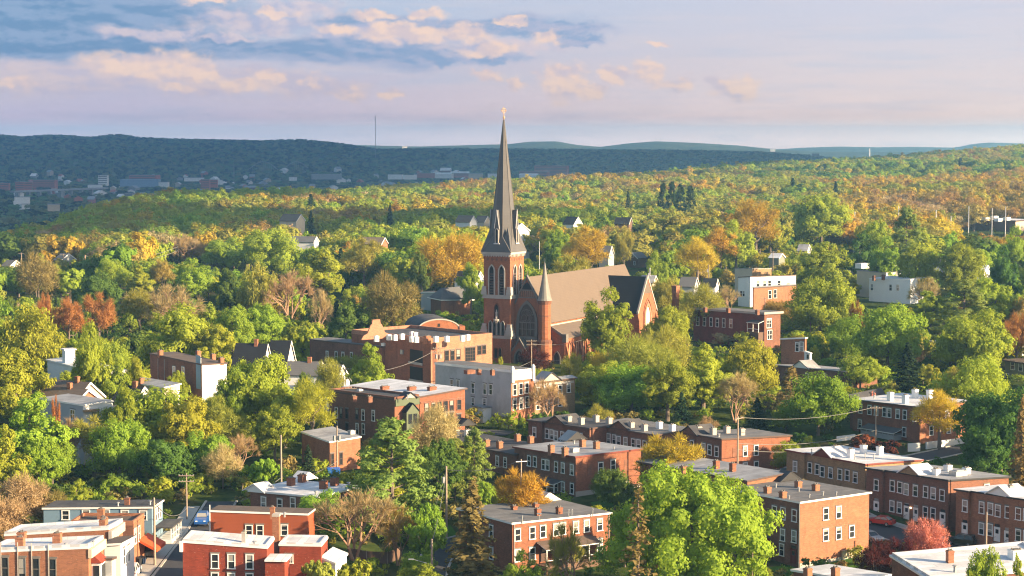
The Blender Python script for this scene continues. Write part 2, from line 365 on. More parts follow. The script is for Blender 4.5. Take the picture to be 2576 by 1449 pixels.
def strip(name, pts, width, material, lift, kind='structure', kerb=None):
    """a road or path draped on the terrain: pts = ground points, width in metres"""
    P = [Vector((p[0], p[1], 0)) for p in pts]; fine = []
    for a, b_ in zip(P[:-1], P[1:]):
        n = max(2, int((b_ - a).length / 1.5))
        fine += [a.lerp(b_, i / n) for i in range(n)]
    fine.append(P[-1]); mb = MB(); rows = []
    for _ in range(6): fine = [fine[0]] + [(fine[i - 1] + fine[i] * 2 + fine[i + 1]) / 4 for i in range(1, len(fine) - 1)] + [fine[-1]]
    for i, p in enumerate(fine):
        d = (fine[min(i + 1, len(fine) - 1)] - fine[max(i - 1, 0)]).normalized(); nrm = Vector((-d.y, d.x, 0))
        row = []
        for s in np.linspace(-.5, .5, 5):
            q = p + nrm * (s * width); row.append((q.x, q.y, tz(q.x, q.y) + lift))
        rows.append(row)
    for r0, r1 in zip(rows[:-1], rows[1:]):
        for i in range(4): mb.poly([r0[i], r0[i + 1], r1[i + 1], r1[i]][::-1])
    o = mb.build(name, material); o['kind'] = kind
    if kerb:
        kb = MB()
        for side in (0, 4):
            for r0, r1 in zip(rows[:-1], rows[1:]):
                a, b_ = Vector(r0[side]), Vector(r1[side]); d = (b_ - a).normalized(); nrm = Vector((-d.y, d.x, 0)) * .18
                z = Vector((0, 0, .14))
                kb.hexa([a - nrm, b_ - nrm, b_ + nrm, a + nrm, a - nrm + z, b_ - nrm + z, b_ + nrm + z, a + nrm + z])
        k = kb.build('kerb', kerb); k['kind'] = 'structure'
    PATHS.append((fine, width)); return o
PATHS = []
gp = lambda q, x, y: (lambda v: (v.x, v.y))(at_ground(*q(x, y)))
# street beside the blue house, running straight away
strip('street', [(-46.8, 215), (-46.8, 250), (-46.9, 275), (-47.3, 300), (-47.5, 322)], 5.0, ASPH, .07, kerb=CONC)
strip('pavement', [(-50.9, 215), (-50.9, 250), (-51.0, 275), (-51.2, 300), (-51.6, 318)], 2.4, CONC, .16)
# curving lane in the middle
strip('lane', [gp(Q2, 1200, 1500), gp(Q2, 1205, 1420), gp(Q2, 1240, 1330), gp(Q2, 1310, 1255), gp(Q2, 1420, 1215), gp(Q2, 1560, 1190)], 4.6, ASPH, .07, kerb=CONC)
# street between the right hand terraces
strip('street', [gp(Q4, 560, 1010), gp(Q4, 800, 1130), gp(Q4, 1000, 1190), gp(Q4, 1180, 1250), gp(Q4, 1420, 1320), gp(Q4, 1800, 1420)], 7.5, ASPH, .07, kerb=CONC)
strip('pavement', [gp(Q4, 800, 1072), gp(Q4, 1000, 1135), gp(Q4, 1180, 1190), gp(Q4, 1420, 1262), gp(Q4, 1800, 1370)], 2.0, CONC, .15)
strip('street', [gp(Q4, 880, 745), gp(Q4, 1080, 715), gp(Q4, 1250, 680), gp(Q4, 1420, 640)], 5.5, ASPH, .07, kerb=CONC)
# road far behind the church
strip('road', [gp(Q7, 1230, 460), gp(Q7, 1270, 400), gp(Q7, 1290, 372)], 9, ASPH, .3)
# yard of paving behind the grey house
strip('yard', [gp(Q9, 1560, 1125), gp(Q9, 1760, 1135), gp(Q9, 2000, 1150)], 6, ASPH, .07)
# ================================================================ trees
def leaf_mat(name, col, trans=.35, var=.19):
    m = bpy.data.materials.new(name); m.use_nodes = True; t = NT(m.node_tree); t.n.clear()
    geo = t.new('ShaderNodeNewGeometry'); oi = t.new('ShaderNodeObjectInfo'); tcn = t.new('ShaderNodeTexCoord')
    n = t.noise(tcn.outputs['Object'], .35, 3, .5)
    f = t.m('ADD', t.m('MULTIPLY', t.m('SUBTRACT', geo.outputs['Random Per Island'], .5), var * 1.2), t.m('MULTIPLY', t.m('SUBTRACT', oi.outputs['Random'], .5), var * 1.3))
    f = t.m('ADD', t.m('ADD', f, t.m('MULTIPLY', t.m('SUBTRACT', n, .5), var * 2.2)), 1.0)
    c = t.mix(1.0, (*col, 1), t.comb(f, f, f), 'MULTIPLY')
    hs = t.new('ShaderNodeHueSaturation'); t.put(hs.inputs['Color'], c)
    t.put(hs.inputs['Hue'], t.m('MULTIPLY_ADD', t.m('SUBTRACT', t.m('FRACT', t.m('MULTIPLY', oi.outputs['Random'], 17.0)), .5), .05, .5))
    d = t.new('ShaderNodeBsdfDiffuse'); t.l.new(hs.outputs[0], d.inputs[0])
    tr = t.new('ShaderNodeBsdfTranslucent'); t.put(tr.inputs[0], t.mix(1.0, hs.outputs[0], (1.25, 1.2, .7, 1), 'MULTIPLY'))
    mx = t.new('ShaderNodeMixShader'); mx.inputs[0].default_value = trans
    t.l.new(d.outputs[0], mx.inputs[1]); t.l.new(tr.outputs[0], mx.inputs[2])
    o = t.new('ShaderNodeOutputMaterial'); t.l.new(mx.outputs[0], o.inputs[0]); return m
LEAF = {k: leaf_mat('leaves_' + k, c, tr) for k, (c, tr) in dict(
    lime=((.325, .395, .050), .48), green=((.27, .36, .046), .48), dark=((.115, .19, .038), .42), olive=((.335, .335, .065), .42), yellow=((.36, .37, .045), .46),
    gold=((.47, .35, .045), .42), bronze=((.36, .26, .075), .36), tan=((.42, .32, .17), .32), orange=((.37, .205, .06), .34), russet=((.24, .105, .04), .3),
    maroon=((.085, .025, .02), .25), pink=((.56, .25, .19), .36), spruce=((.030, .055, .024), .14), pine=((.22, .285, .065), .34), ochre=((.25, .20, .07), .28),
    far=((.085, .16, .065), .25), farb=((.16, .175, .07), .25), farc=((.012, .03, .016), .2)).items()}
BARK = mat('bark_grey', (.16, .125, .10), .95, .15, 1.0)
BARK_R = mat('bark_tan', (.34, .215, .14), .95, .12, 1.0)
def quadmesh(name, P, T, B, mats, k=None):
    """quads from centres P and half axes T, B"""
    n = len(P); v = np.empty((n, 4, 3)); v[:, 0] = P - T * .55 - B; v[:, 1] = P + T - B * .25; v[:, 2] = P + T * .45 + B; v[:, 3] = P - T + B * .3
    me = bpy.data.meshes.new(name); me.vertices.add(n * 4); me.vertices.foreach_set('co', v.reshape(-1))
    me.loops.add(n * 4); me.loops.foreach_set('vertex_index', np.arange(n * 4)); me.polygons.add(n)
    me.polygons.foreach_set('loop_start', np.arange(n) * 4); me.polygons.foreach_set('loop_total', np.full(n, 4))
    for m in (mats if isinstance(mats, list) else [mats]): me.materials.append(m)
    if k is not None: me.polygons.foreach_set('material_index', k)
    me.update(calc_edges=True); return me
def unit(v): return v / np.maximum(np.linalg.norm(v, axis=-1, keepdims=True), 1e-9)
def leaf_axes(rng, N, size, asp=.75):
    r = unit(rng.normal(size=N.shape)); T = unit(np.cross(N, r)); B = np.cross(N, T)
    s = (size * rng.uniform(.6, 1.35, len(N)))[:, None] * .5
    return T * s, B * s * asp
def lobes(rng, n, rx, rz, cz, low=-.5, fmin=.5, fmax=.86, rmin=.22, rmax=.36):
    out = []
    while len(out) < n:
        d = unit(rng.normal(size=3))
        if d[2] < low: continue
        f = rng.uniform(fmin, fmax); taper = 1.0
        c = d * np.array([rx, rx, rz]) * f + np.array([0, 0, cz]); r = rng.uniform(rmin, rmax) * rx
        if all(np.linalg.norm(c - q[0]) > .55 * min(r, q[1]) for q in out) or rng.random() < .08: out.append((c, r))
    out.append((np.array([0, 0, cz - rz * .1]), rx * .45)); out.append((np.array([0, 0, cz + rz * .35]), rx * .40))
    return out
def crown_pts(rng, lb, n, sub=12, flat=.85):
    w = np.array([r * r for _, r in lb]); w /= w.sum(); P = []; N = []; c0 = float(np.mean([c[2] for c, _ in lb])) - 1.0
    for (c, r), q in zip(lb, (w * n).astype(int)):
        sc = unit(rng.normal(size=(sub, 3))) * r * .72
        j = rng.integers(0, sub, q); d = unit(rng.normal(size=(q, 3)))
        rr = r * .42 * (rng.random(q) ** .4)[:, None]
        p = sc[j] + d * rr; p[:, 2] *= flat
        N.append(unit(unit(p) * .55 + d * .45 + unit(c + p - np.array([0, 0, c0])) * .55 + rng.normal(size=(q, 3)) * .38 + np.array([0, 0, .15]))); P.append(p + c)
    return np.concatenate(P), np.concatenate(N)
def trunk_mb(rng, h, rx, lb, r0, nl=9):
    mb = MB(); f = h * .28; mb.tube((0, 0, -1.0), (0, 0, f), r0 * 1.15, r0 * .8, 7, cap=False)
    top = (rng.normal() * .2, rng.normal() * .2, h * .72); mb.tube((0, 0, f), top, r0 * .8, r0 * .25, 6, cap=False)
    for c, r in sorted(lb, key=lambda q: -q[1])[:nl]:
        t_ = rng.uniform(0, .55); s = Vector((0, 0, f)).lerp(Vector(top), t_); e = Vector(c); m = s.lerp(e, .5) + Vector((0, 0, -.08 * h * (1 - t_)))
        mb.tube(s, m, r0 * .45, r0 * .28, 5, cap=False); mb.tube(m, e, r0 * .28, r0 * .08, 4, cap=False)
    return mb
def twig_arrays(rng, lb, n, L, wd):
    """fine twigs as slim slivers fanning outwards from each limb end"""
    w = np.array([r * r for _, r in lb]); w /= w.sum(); P = []; T = []; B = []
    for (c, r), q in zip(lb, (w * n).astype(int)):
        d = unit(rng.normal(size=(q, 3)) + np.array([0, 0, .35]) + unit(c - np.array([0, 0, 3.0])) * .8)
        p = c + d * (r * (rng.random(q) ** .6))[:, None]
        l = L * rng.uniform(.5, 1.3, q)[:, None] * .5
        side = unit(np.cross(d, rng.normal(size=(q, 3))))
        P.append(p); B.append(d * l); T.append(side * wd * .5)
    return np.concatenate(P), np.concatenate(T), np.concatenate(B)
def proto_leafy(seed, n, leaf, rx=5.5, h=14.0, nl=26, low=-.55, airy=0.0, tw=0, lr=(.22, .36), lf=(.5, .86)):
    rng = np.random.default_rng(seed); rz = h * .44; cz = h - rz
    lb = lobes(rng, nl, rx * 1.02, rz, cz, low, lf[0], lf[1], lr[0], lr[1])
    P, N = crown_pts(rng, lb, n, sub=14 if n > 4000 else 8)
    T, B = leaf_axes(rng, N, leaf)
    if airy:
        keep = rng.random(len(P)) > airy; P, T, B = P[keep], T[keep], B[keep]
    if tw:
        p2, t2, b2 = twig_arrays(rng, lb, tw, 1.6, .07); P = np.concatenate([P, p2]); T = np.concatenate([T, t2]); B = np.concatenate([B, b2])
    return (P, T, B), trunk_mb(rng, h, rx, lb, .030 * h)
def proto_bare(seed, n, rx=5.5, h=13.0, fine=1.0):
    rng = np.random.default_rng(seed); mb = MB(); tips = []
    def grow(p, d, L, r, lev):
        q = p + d * L; mb.tube(p, q, r, r * .68, 5 if lev < 2 else 3, cap=False)
        if lev >= 4: tips.append((q, d)); return
        for _ in range(3 if lev < 3 else 3):
            nd = (d + Vector(rng.normal(size=3)) * .46 + Vector((0, 0, .10))).normalized(); grow(q, nd, L * rng.uniform(.62, .84), r * .62, lev + 1)
    for i in range(3):
        a = 2.1 * i + rng.uniform(-.4, .4); grow(Vector((0, 0, -.8)), Vector((math.cos(a) * .28, math.sin(a) * .28, 1)).normalized(), h * .27, .022 * h, 0)
    C = np.array([t_[0] for t_ in tips]); Dr = np.array([t_[1] for t_ in tips]); k = rng.integers(0, len(C), n)
    d = unit(Dr[k] + rng.normal(size=(n, 3)) * .5 + np.array([0, 0, .2])); l = 1.5 * fine * rng.uniform(.5, 1.4, n)[:, None] * .5
    P = C[k] + d * l * rng.uniform(.0, 1.2, n)[:, None]; side = unit(np.cross(d, rng.normal(size=(n, 3))))
    return (P, side * .028, d * l), mb
def proto_spruce(seed, n, leaf, rx=3.2, h=15.0, gap=0.0):
    rng = np.random.default_rng(seed); P = []; N = []; D = []
    nb = 150
    for i in range(nb):
        z = h * (.06 + .93 * (i / nb)); rr = rx * (1 - (z / h)) ** .85 * rng.uniform(.72, 1.15) + .15; a = i * 2.4 + rng.normal() * .3
        if rng.random() < gap: continue
        q = max(5, int(n / nb * (rr / rx) * 1.9)); s = rng.random(q) ** .7 * rr
        dirv = np.array([math.cos(a), math.sin(a), 0]); perp = np.array([-dirv[1], dirv[0], 0])
        p = dirv * s[:, None] + perp * (rng.normal(size=q) * .16 * (rr - s * .5))[:, None]
        p[:, 2] = z - s * .30 + (s / max(rr, .1)) ** 2 * .3 * rr * .5 + rng.normal(size=q) * .12
        P.append(p); N.append(unit(np.tile(dirv * .45 + np.array([0, 0, .85]), (q, 1)) + rng.normal(size=(q, 3)) * .35))
    P = np.concatenate(P); N = np.concatenate(N); T, B = leaf_axes(rng, N, leaf, .6)
    mb = MB(); mb.tube((0, 0, -1), (0, 0, h * .97), .022 * h, .03, 6, cap=False); return (P, T, B), mb
def proto_pine(seed, n, leaf, rx=5.2, h=17.0):
    rng = np.random.default_rng(seed); lb = []
    mb = MB(); mb.tube((0, 0, -1), (0, 0, h * .93), .020 * h, .05, 6, cap=False)
    for i in range(110):
        z = h * rng.uniform(.10, .97); rr = rx * (1.0 - max(0, (z / h - .25) / .80) ** 1.5) * rng.uniform(.25, 1.0) ** .6; a = rng.uniform(0, 6.28)
        c = np.array([math.cos(a) * rr, math.sin(a) * rr, z]); lb.append((c, rng.uniform(.17, .30) * rx))
        if i % 3 == 0: mb.tube((0, 0, z - .9), c, .09, .04, 4, cap=False)
    P, N = crown_pts(rng, lb, n, 9, .55); N = unit(N + np.array([0, 0, .3])); T, B = leaf_axes(rng, N, leaf, .5)
    return (P, T, B), mb
def proto_willow(seed, n, leaf, rx=6.5, h=15.0):
    rng = np.random.default_rng(seed); rz = h * .42; cz = h - rz; lb = lobes(rng, 30, rx, rz, cz, -.35)
    P, N = crown_pts(rng, lb, n, 12, 1.0); P[:, 2] -= rng.random(len(P)) ** 2 * 2.2
    d = unit(rng.normal(size=(len(P), 3)) * .45 + np.array([0, 0, -1.0]) + unit(P - np.array([0, 0, cz])) * .35); side = unit(np.cross(d, rng.normal(size=P.shape)))
    return (P, side * .13, d * (rng.uniform(.35, .8, len(P)))[:, None] * leaf * 1.6), trunk_mb(rng, h, rx, lb, .035 * h)
def finish(pr, name):
    (P, T, B), mb = pr
    cm = quadmesh(name + '_crown', P, T, B, LEAF['green']); tm = mb.mesh(name + '_trunk', BARK)
    return cm, tm
# near prototypes: kind -> list of (crown mesh, trunk mesh, natural crown width, natural height)
NEAR = {
    'leafy': [(finish(proto_leafy(s, 19000, .34, nl=nl + 6, rx=rx, low=-.85), 'leafy'), 2.05 * rx, 14.0) for s, nl, rx in ((1, 30, 5.5), (2, 22, 5.5), (3, 38, 5.8), (4, 26, 5.0), (5, 18, 5.2))],
    'leafy_wide': [(finish(proto_leafy(s, 21000, .36, nl=nl, rx=rx, h=11.0, low=-.85), 'leafy'), 2.05 * rx, 11.0) for s, nl, rx in ((71, 40, 7.2), (72, 30, 6.8), (73, 48, 7.4), (74, 26, 6.6))],
    'budding_wide': [(finish(proto_leafy(s, 9500, .30, rx=7.0, h=11.0, nl=nl, low=-.8, airy=.2, tw=4800), 'budding'), 14.2, 11.0) for s, nl in ((75, 34), (76, 44))],
    'maple': [(finish(proto_leafy(6, 60000, .35, rx=10.4, h=16.5, nl=95, low=-.85, lr=(.11, .24), lf=(.5, .95)), 'maple'), 21.5, 16.5)],
    'budding': [(finish(proto_leafy(s, 7000, .30, nl=nl, airy=.25, tw=4200), 'budding'), 11.2, 14.0) for s, nl in ((11, 26), (12, 34), (13, 20))],
    'bare': [(finish(proto_bare(s, 5200), 'bare'), 12.5, 12.5) for s in (21, 22)],
    'spruce': [(finish(proto_spruce(31, 5200, .45), 'spruce'), 6.6, 15.0), (finish(proto_spruce(32, 4600, .5, rx=3.6), 'spruce'), 7.4, 15.0)],
    'snag': [(finish(proto_spruce(33, 2600, .42, rx=2.8, gap=.35), 'snag'), 5.8, 15.0)],
    'pine': [(finish(proto_pine(s, 17000, .42), 'pine'), 11.0, 17.0) for s in (41, 42)],
    'willow': [(finish(proto_willow(51, 9000, .42), 'willow'), 13.0, 15.0)],
    'shrub': [(finish(proto_leafy(s, 2600, .30, rx=2.2, h=3.6, nl=12, low=-.9), 'shrub'), 4.6, 3.6) for s in (61, 62)],
    'column': [(finish(proto_spruce(63, 2600, .32, rx=1.2, h=7.0), 'column'), 2.6, 7.0)],
}
KNAME = dict(leafy='leafy_tree', maple='leafy_tree', budding='budding_tree', bare='bare_tree', spruce='spruce_tree', snag='conifer_tree', pine='pine_tree', willow='willow_tree', shrub='shrub', column='cypress_tree', blossom='blossom_tree')
KCAT = dict(shrub='shrub')
NTREE = 0; TREES = []; TCLEAR = []
trng = random.Random(7)
def put_tree(kind, colour, x, y, w, h, label, group=None, rot=None, sink=0.0):
    global NTREE
    pk = 'budding' if kind == 'blossom' else kind
    if pk in ('leafy', 'budding') and w / h > .98: pk += '_wide'
    (cm, tm), nw, nh = trng.choice(NEAR[pk]); z = tz(x, y)
    root = thing(KNAME[kind], label, KCAT.get(kind, 'tree'), (x, y, z - sink), rot if rot is not None else trng.uniform(0, 6.28), group)
    root.scale = (w / nw, w / nw, h / nh)
    c = link('crown', cm, root); c.material_slots[0].link = 'OBJECT'; c.material_slots[0].material = LEAF[colour]
    tr = link('trunk', tm, root)
    if kind == 'bare': tr.material_slots[0].link = 'OBJECT'; tr.material_slots[0].material = BARK_R
    NTREE += 1; TREES.append((x, y, w * .5, h)); return root
def T(kind, colour, cx, ytop, w, D, label, group=None, hmin=None):
    """tree by its seen centre, top and crown width (photo px) at a distance of D metres"""
    p = at_depth(cx, ytop, D); g = tz(p.x, D); h = p.z - g
    put_tree(kind, colour, p.x, D, w * D / F * 1.14, max(h * 1.02, 1.5), label, group)
    hp = h * F / D; TCLEAR.append((cx - w * .42, cx + w * .42, ytop, ytop + min(hp * .72, w * 1.1), D - 1.0))

# ------------------------------------------------ light copies for the far woods (instanced)
def hidden(name, mesh):
    return bpy.data.objects.new(name, mesh)
def wood_collection(name, defs):
    col = bpy.data.collections.new(name)
    for i, (pr, colour) in enumerate(defs):
        (P, T_, B), mb = pr; q = mb.mesh('limbs', BARK)
        n0 = len(P); me = quadmesh('wood_tree', P, T_, B, [LEAF[colour], BARK])
        # add the limbs to the same mesh
        vs = np.array(q.vertices and [v.co[:] for v in q.vertices]); fs = [tuple(p.vertices) for p in q.polygons]
        import bmesh
        bm = bmesh.new(); bm.from_mesh(me); vv = [bm.verts.new(v) for v in vs]
        for f in fs:
            try: fc = bm.faces.new([vv[k] for k in f]); fc.material_index = 1
            except ValueError: pass
        bm.to_mesh(me); bm.free()
        col.objects.link(hidden('%s_%02d' % (name, i), me))
    return col
WOODCLS = ['lime', 'green', 'dark', 'olive', 'yellow', 'gold', 'bronze', 'tan', 'spruce', 'russet']
wdefs = []
for ci, cl in enumerate(WOODCLS):
    for v in range(3):
        s = 200 + ci * 10 + v
        if cl == 'spruce': wdefs.append((proto_spruce(s, 900, .9), cl))
        elif cl in ('tan', 'bronze', 'russet') : wdefs.append((proto_leafy(s, 2600, .66, nl=(9, 13, 17)[v], lr=(.32, .48), lf=(.35, .7), rx=6.8, h=13.0, low=-.65, airy=.12, tw=700), cl))
        else: wdefs.append((proto_leafy(s, 3000, .80, nl=(9, 12, 16)[v], lr=(.34, .5), lf=(.35, .7), rx=(6.2, 6.8, 7.3)[v], h=13.0, low=-.75), cl))
WOODC = wood_collection('wood', wdefs)
def low_tree(s):
    return proto_leafy(s, 150, 2.6, nl=9, rx=6.0, h=12.0)
FARC = wood_collection('farwood', [(low_tree(400 + i), ('far', 'farb', 'farc', 'farc', 'far', 'farb')[i]) for i in range(6)])
UNDER = [(proto_leafy(500 + i, 420, .42, rx=2.2, h=3.2, nl=9, low=-.9, tw=60), cl) for i, cl in enumerate(('green', 'dark', 'olive', 'green', 'ochre', 'dark', 'lime'))]
UNDERC = wood_collection('brush', UNDER)
def wood_nodes(col):
    ng = bpy.data.node_groups.new('scatter_' + col.name, 'GeometryNodeTree')
    ng.interface.new_socket('Geometry', in_out='INPUT', socket_type='NodeSocketGeometry'); ng.interface.new_socket('Geometry', in_out='OUTPUT', socket_type='NodeSocketGeometry')
    n = ng.nodes; gi = n.new('NodeGroupInput'); g_o = n.new('NodeGroupOutput')
    ci = n.new('GeometryNodeCollectionInfo'); ci.inputs['Collection'].default_value = col; ci.inputs['Separate Children'].default_value = True; ci.inputs['Reset Children'].default_value = True
    ip = n.new('GeometryNodeInstanceOnPoints'); ip.inputs['Pick Instance'].default_value = True
    def att(nm, ty):
        a = n.new('GeometryNodeInputNamedAttribute'); a.data_type = ty; a.inputs['Name'].default_value = nm; return a.outputs[0]
    l = ng.links; l.new(gi.outputs[0], ip.inputs['Points']); l.new(ci.outputs[0], ip.inputs['Instance'])
    l.new(att('kind_index', 'INT'), ip.inputs['Instance Index'])
    l.new(att('turn', 'FLOAT_VECTOR'), ip.inputs['Rotation']); l.new(att('size', 'FLOAT_VECTOR'), ip.inputs['Scale'])
    l.new(ip.outputs[0], g_o.inputs[0]); return ng
def scatter_obj(name, pts, idx, size, ng, label, cat):
    n = len(pts); me = bpy.data.meshes.new(name); me.vertices.add(n); me.vertices.foreach_set('co', np.asarray(pts, float).reshape(-1))
    rng = np.random.default_rng(5)
    a = me.attributes.new('kind_index', 'INT', 'POINT'); a.data.foreach_set('value', np.asarray(idx, np.int32))
    a = me.attributes.new('size', 'FLOAT_VECTOR', 'POINT'); a.data.foreach_set('vector', np.asarray(size, float).reshape(-1))
    rot = np.zeros((n, 3)); rot[:, 2] = rng.uniform(0, 6.28, n); a = me.attributes.new('turn', 'FLOAT_VECTOR', 'POINT'); a.data.foreach_set('vector', rot.reshape(-1))
    o = link(name, me); md = o.modifiers.new('scatter', 'NODES'); md.node_group = ng
    return tag(o, label, cat, kind='stuff')
# ================================================================ buildings
WCACHE = {}
def window_mesh(w, h, style):
    key = (round(w, 2), round(h, 2), style)
    if key in WCACHE: return WCACHE[key]
    fr = MB(); t = .13
    if style != 'thin': pass
    else: t = .08
    pr = -.09
    fr.box(-w / 2 - t, -w / 2, pr, .0, -h / 2, h / 2); fr.box(w / 2, w / 2 + t, pr, .0, -h / 2, h / 2)
    fr.box(-w / 2 - t, w / 2 + t, pr - .01, .0, h / 2, h / 2 + t); fr.box(-w / 2 - t * 1.4, w / 2 + t * 1.4, pr - .07, .0, -h / 2 - t, -h / 2)
    fr.box(-w / 2, w / 2, -.06, .0, -.045, .045)
    if style == 'grid':
        for i in (-.25, 0, .25): fr.box(i * w - .03, i * w + .03, -.061, .0, -h / 2, h / 2)
        for z in (-.25, .25): fr.box(-w / 2, w / 2, -.059, .0, z * h - .03, z * h + .03)
    if style == 'pair': fr.box(-.06, .06, -.061, .0, -h / 2, h / 2)
    pn = MB(); pn.box(-w / 2 + .001, w / 2 - .001, -.025, .0, -h / 2 + .001, h / 2 - .001)
    li = MB(); li.box(-w / 2 - .25, w / 2 + .25, -.05, .0, h / 2 + t + .002, h / 2 + t + .2)
    WCACHE[key] = (fr.mesh('window', WHITE), pn.mesh('pane', GLASS), li.mesh('lintel', STONE_D)); return WCACHE[key]
def door_mesh(w, h):
    key = (w, h, 'door')
    if key in WCACHE: return WCACHE[key]
    d = MB(); d.box(-w / 2, w / 2, -.05, .0, 0, h); d.box(-w / 2 - .12, -w / 2, -.10, .0, 0, h + .1); d.box(w / 2, w / 2 + .12, -.10, .0, 0, h + .1); d.box(-w / 2, w / 2, -.10, .0, h, h + .1)
    d.box(-w / 2 + .15, w / 2 - .15, -.07, -.05, h * .12, h * .4); d.box(w / 2 - .2, w / 2 - .12, -.12, -.05, h * .45, h * .5)
    g = MB(); g.box(-w / 2 + .18, w / 2 - .18, -.065, -.05, h * .58, h * .88); g.box(-w / 2, w / 2, -.04, 0, h + .12, h + .55)
    WCACHE[key] = (d.mesh('door', WHITE), g.mesh('pane', GLASS)); return WCACHE[key]
class Bld:
    """four walled building from its near corner N, right corner Rr and left corner Ll at roof height (photo px) at distance D, grid angle ang"""
    def __init__(s, name, label, q, N, Rr, Ll, D, ang, wr_, wl=None, roof=ROOF_G, edge=None, over=.3, thick=.28, cat='house', group=None, down=4.0, bays=(), rim=None, clear=1.0, flat=True):
        s.q = q; a = R(ang); s.c, s.s = math.cos(a), math.sin(a); s.a = a
        s.N = at_depth(*q(*N), D); s.D = D
        def along(px, py, dx, dy):
            z = s.N.z; k = _k(px)
            for _ in range(4):
                u = (k * (s.N.y * CP + (CAMZ - z) * SP) - s.N.x) / (dx - k * dy * CP)
                z = z_at(s.N.y + u * dy, py)
            return u, z
        s.lu, zr = along(*q(*Rr), s.c, s.s); s.lv, zl = along(*q(*Ll), -s.s, s.c)
        if flat: zr = s.N.z + max(-.7, min(.7, zr - s.N.z)); zl = s.N.z + max(-.7, min(.7, zl - s.N.z))
        cxm = s.N.x + s.lu * s.c * .5 - s.lv * s.s * .5; cym = s.N.y + s.lu * s.s * .5 + s.lv * s.c * .5
        s.g = tz(s.N.x, s.N.y)
        s.root = thing(name, label, cat, (s.N.x, s.N.y, s.g), a, group)
        s.hN = s.N.z - s.g; s.hR = zr - s.g; s.hL = zl - s.g; s.hB = s.hR + s.hL - s.hN
        wl = wl or wr_; m = MB(); L, W = s.lu, s.lv
        m.hexa([(0, 0, -down), (L, 0, -down), (L, W, -down), (0, W, -down), (0, 0, s.hN), (L, 0, s.hR), (L, W, s.hB), (0, W, s.hL)], ks=[0, 0, 0, 0, 1, 1])
        s.bays = []
        for x0, x1, off in bays:
            v0 = s.face('l', *q(x0, 0), zfix=s.hN)[0]; v1 = s.face('l', *q(x1, 0), zfix=s.hN)[0]; v0, v1 = min(v0, v1), max(v0, v1)
            v0 = max(v0, 0.004); v1 = min(v1, W - .004); s.bays.append((v0, v1, off))
            hz0, hz1 = s.zroof(0, v0), s.zroof(0, v1)
            m.hexa([(-off, v0, -down), (0, v0, -down), (0, v1, -down), (-off, v1, -down), (-off, v0, hz0), (0, v0, hz0), (0, v1, hz1), (-off, v1, hz1)], k=1)
        s.wall = m.build('wall', [wr_, wl], s.root)  # paired bricks put sunlit and shaded sides into the wall colour
        rm = MB(); o = over; th = thick
        def slab(mb, x0, x1, y0, y1, z0, z1, k):
            cs = [(x0, y0), (x1, y0), (x1, y1), (x0, y1)]
            mb.hexa([(x, y, s.zroof(x, y) + z0) for x, y in cs] + [(x, y, s.zroof(x, y) + z1) for x, y in cs], ks=[k, 0, k, k, k, k])
        slab(rm, -o, L + o, -o, W + o, .003, th, 1)
        for v0, v1, off in s.bays: slab(rm, -off - o, -o - .002, v0 - o, v1 + o, .003, th - .004, 1)
        s.th = th
        s.roof = rm.build('roof', [roof, edge or TRIM_B], s.root)
        if rim:
            hm_, tm, mm = rim; r_ = MB()
            slab(r_, 0, L, 0, tm, th, th + hm_, 0); slab(r_, 0, tm, tm, W - tm, th, th + hm_, 0); slab(r_, L - tm, L, tm, W - tm, th, th + hm_, 0); slab(r_, 0, L, W - tm, W, th, th + hm_, 0)
            r_.build('parapet', mm, s.roof)
        pts = [s.world(u, v, h) for u in (0, L) for v in (0, W) for h in (0, s.hN)]
        pr = [proj(*p) for p in pts]; xs = [p[0] for p in pr]; ys = [p[1] for p in pr]
        if clear: BLDS.append((min(xs), max(xs), min(ys) - 3, min(ys) - 3 + (max(ys) - min(ys)) * clear, D))
        FOOT.append((Vector((s.N.x, s.N.y)), Vector((s.c, s.s)), Vector((-s.s, s.c)), s.lu, s.lv))
    def zroof(s, u, v): return s.hN + (s.hR - s.hN) * u / max(s.lu, .1) + (s.hL - s.hN) * v / max(s.lv, .1)
    def world(s, u, v, h): return (s.N.x + u * s.c - v * s.s, s.N.y + u * s.s + v * s.c, s.g + h)
    def face(s, f, px, py, zfix=None):
        dx, dy = (s.c, s.s) if f == 'r' else (-s.s, s.c); z = s.N.z if zfix is None else s.g + zfix; k = _k(px)
        for _ in range(5):
            u = (k * (s.N.y * CP + (CAMZ - z) * SP) - s.N.x) / (dx - k * dy * CP)
            if zfix is None: z = z_at(s.N.y + u * dy, py)
        return u, z - s.g
    def onroof(s, px, py, dh=0.0):
        z = s.N.z + dh
        for _ in range(6):
            p = at_plane(px, py, z); dx, dy = p.x - s.N.x, p.y - s.N.y; u = dx * s.c + dy * s.s; v = -dx * s.s + dy * s.c
            z = s.g + s.zroof(u, v) + s.th + dh
        return u, v, s.zroof(u, v) + s.th
    def off(s, v):
        for v0, v1, o in s.bays:
            if v0 <= v <= v1: return o
        return 0.0
    def win(s, f, pts, w=.85, h=1.65, style='sash', lintel=True, frame=None):
        fr, pn, li = window_mesh(w, h, style)
        for x, y in pts:
            u, z = s.face(f, *s.q(x, y))
            o = link('window', fr, s.root)
            if f == 'r': o.location = (u, 0, z)
            else: o.location = (-s.off(u), u, z); o.rotation_euler = (0, 0, -math.pi / 2)
            if frame: o.material_slots[0].link = 'OBJECT'; o.material_slots[0].material = frame
            link('pane', pn, o)
            if lintel: link('lintel', li, o)
        return s
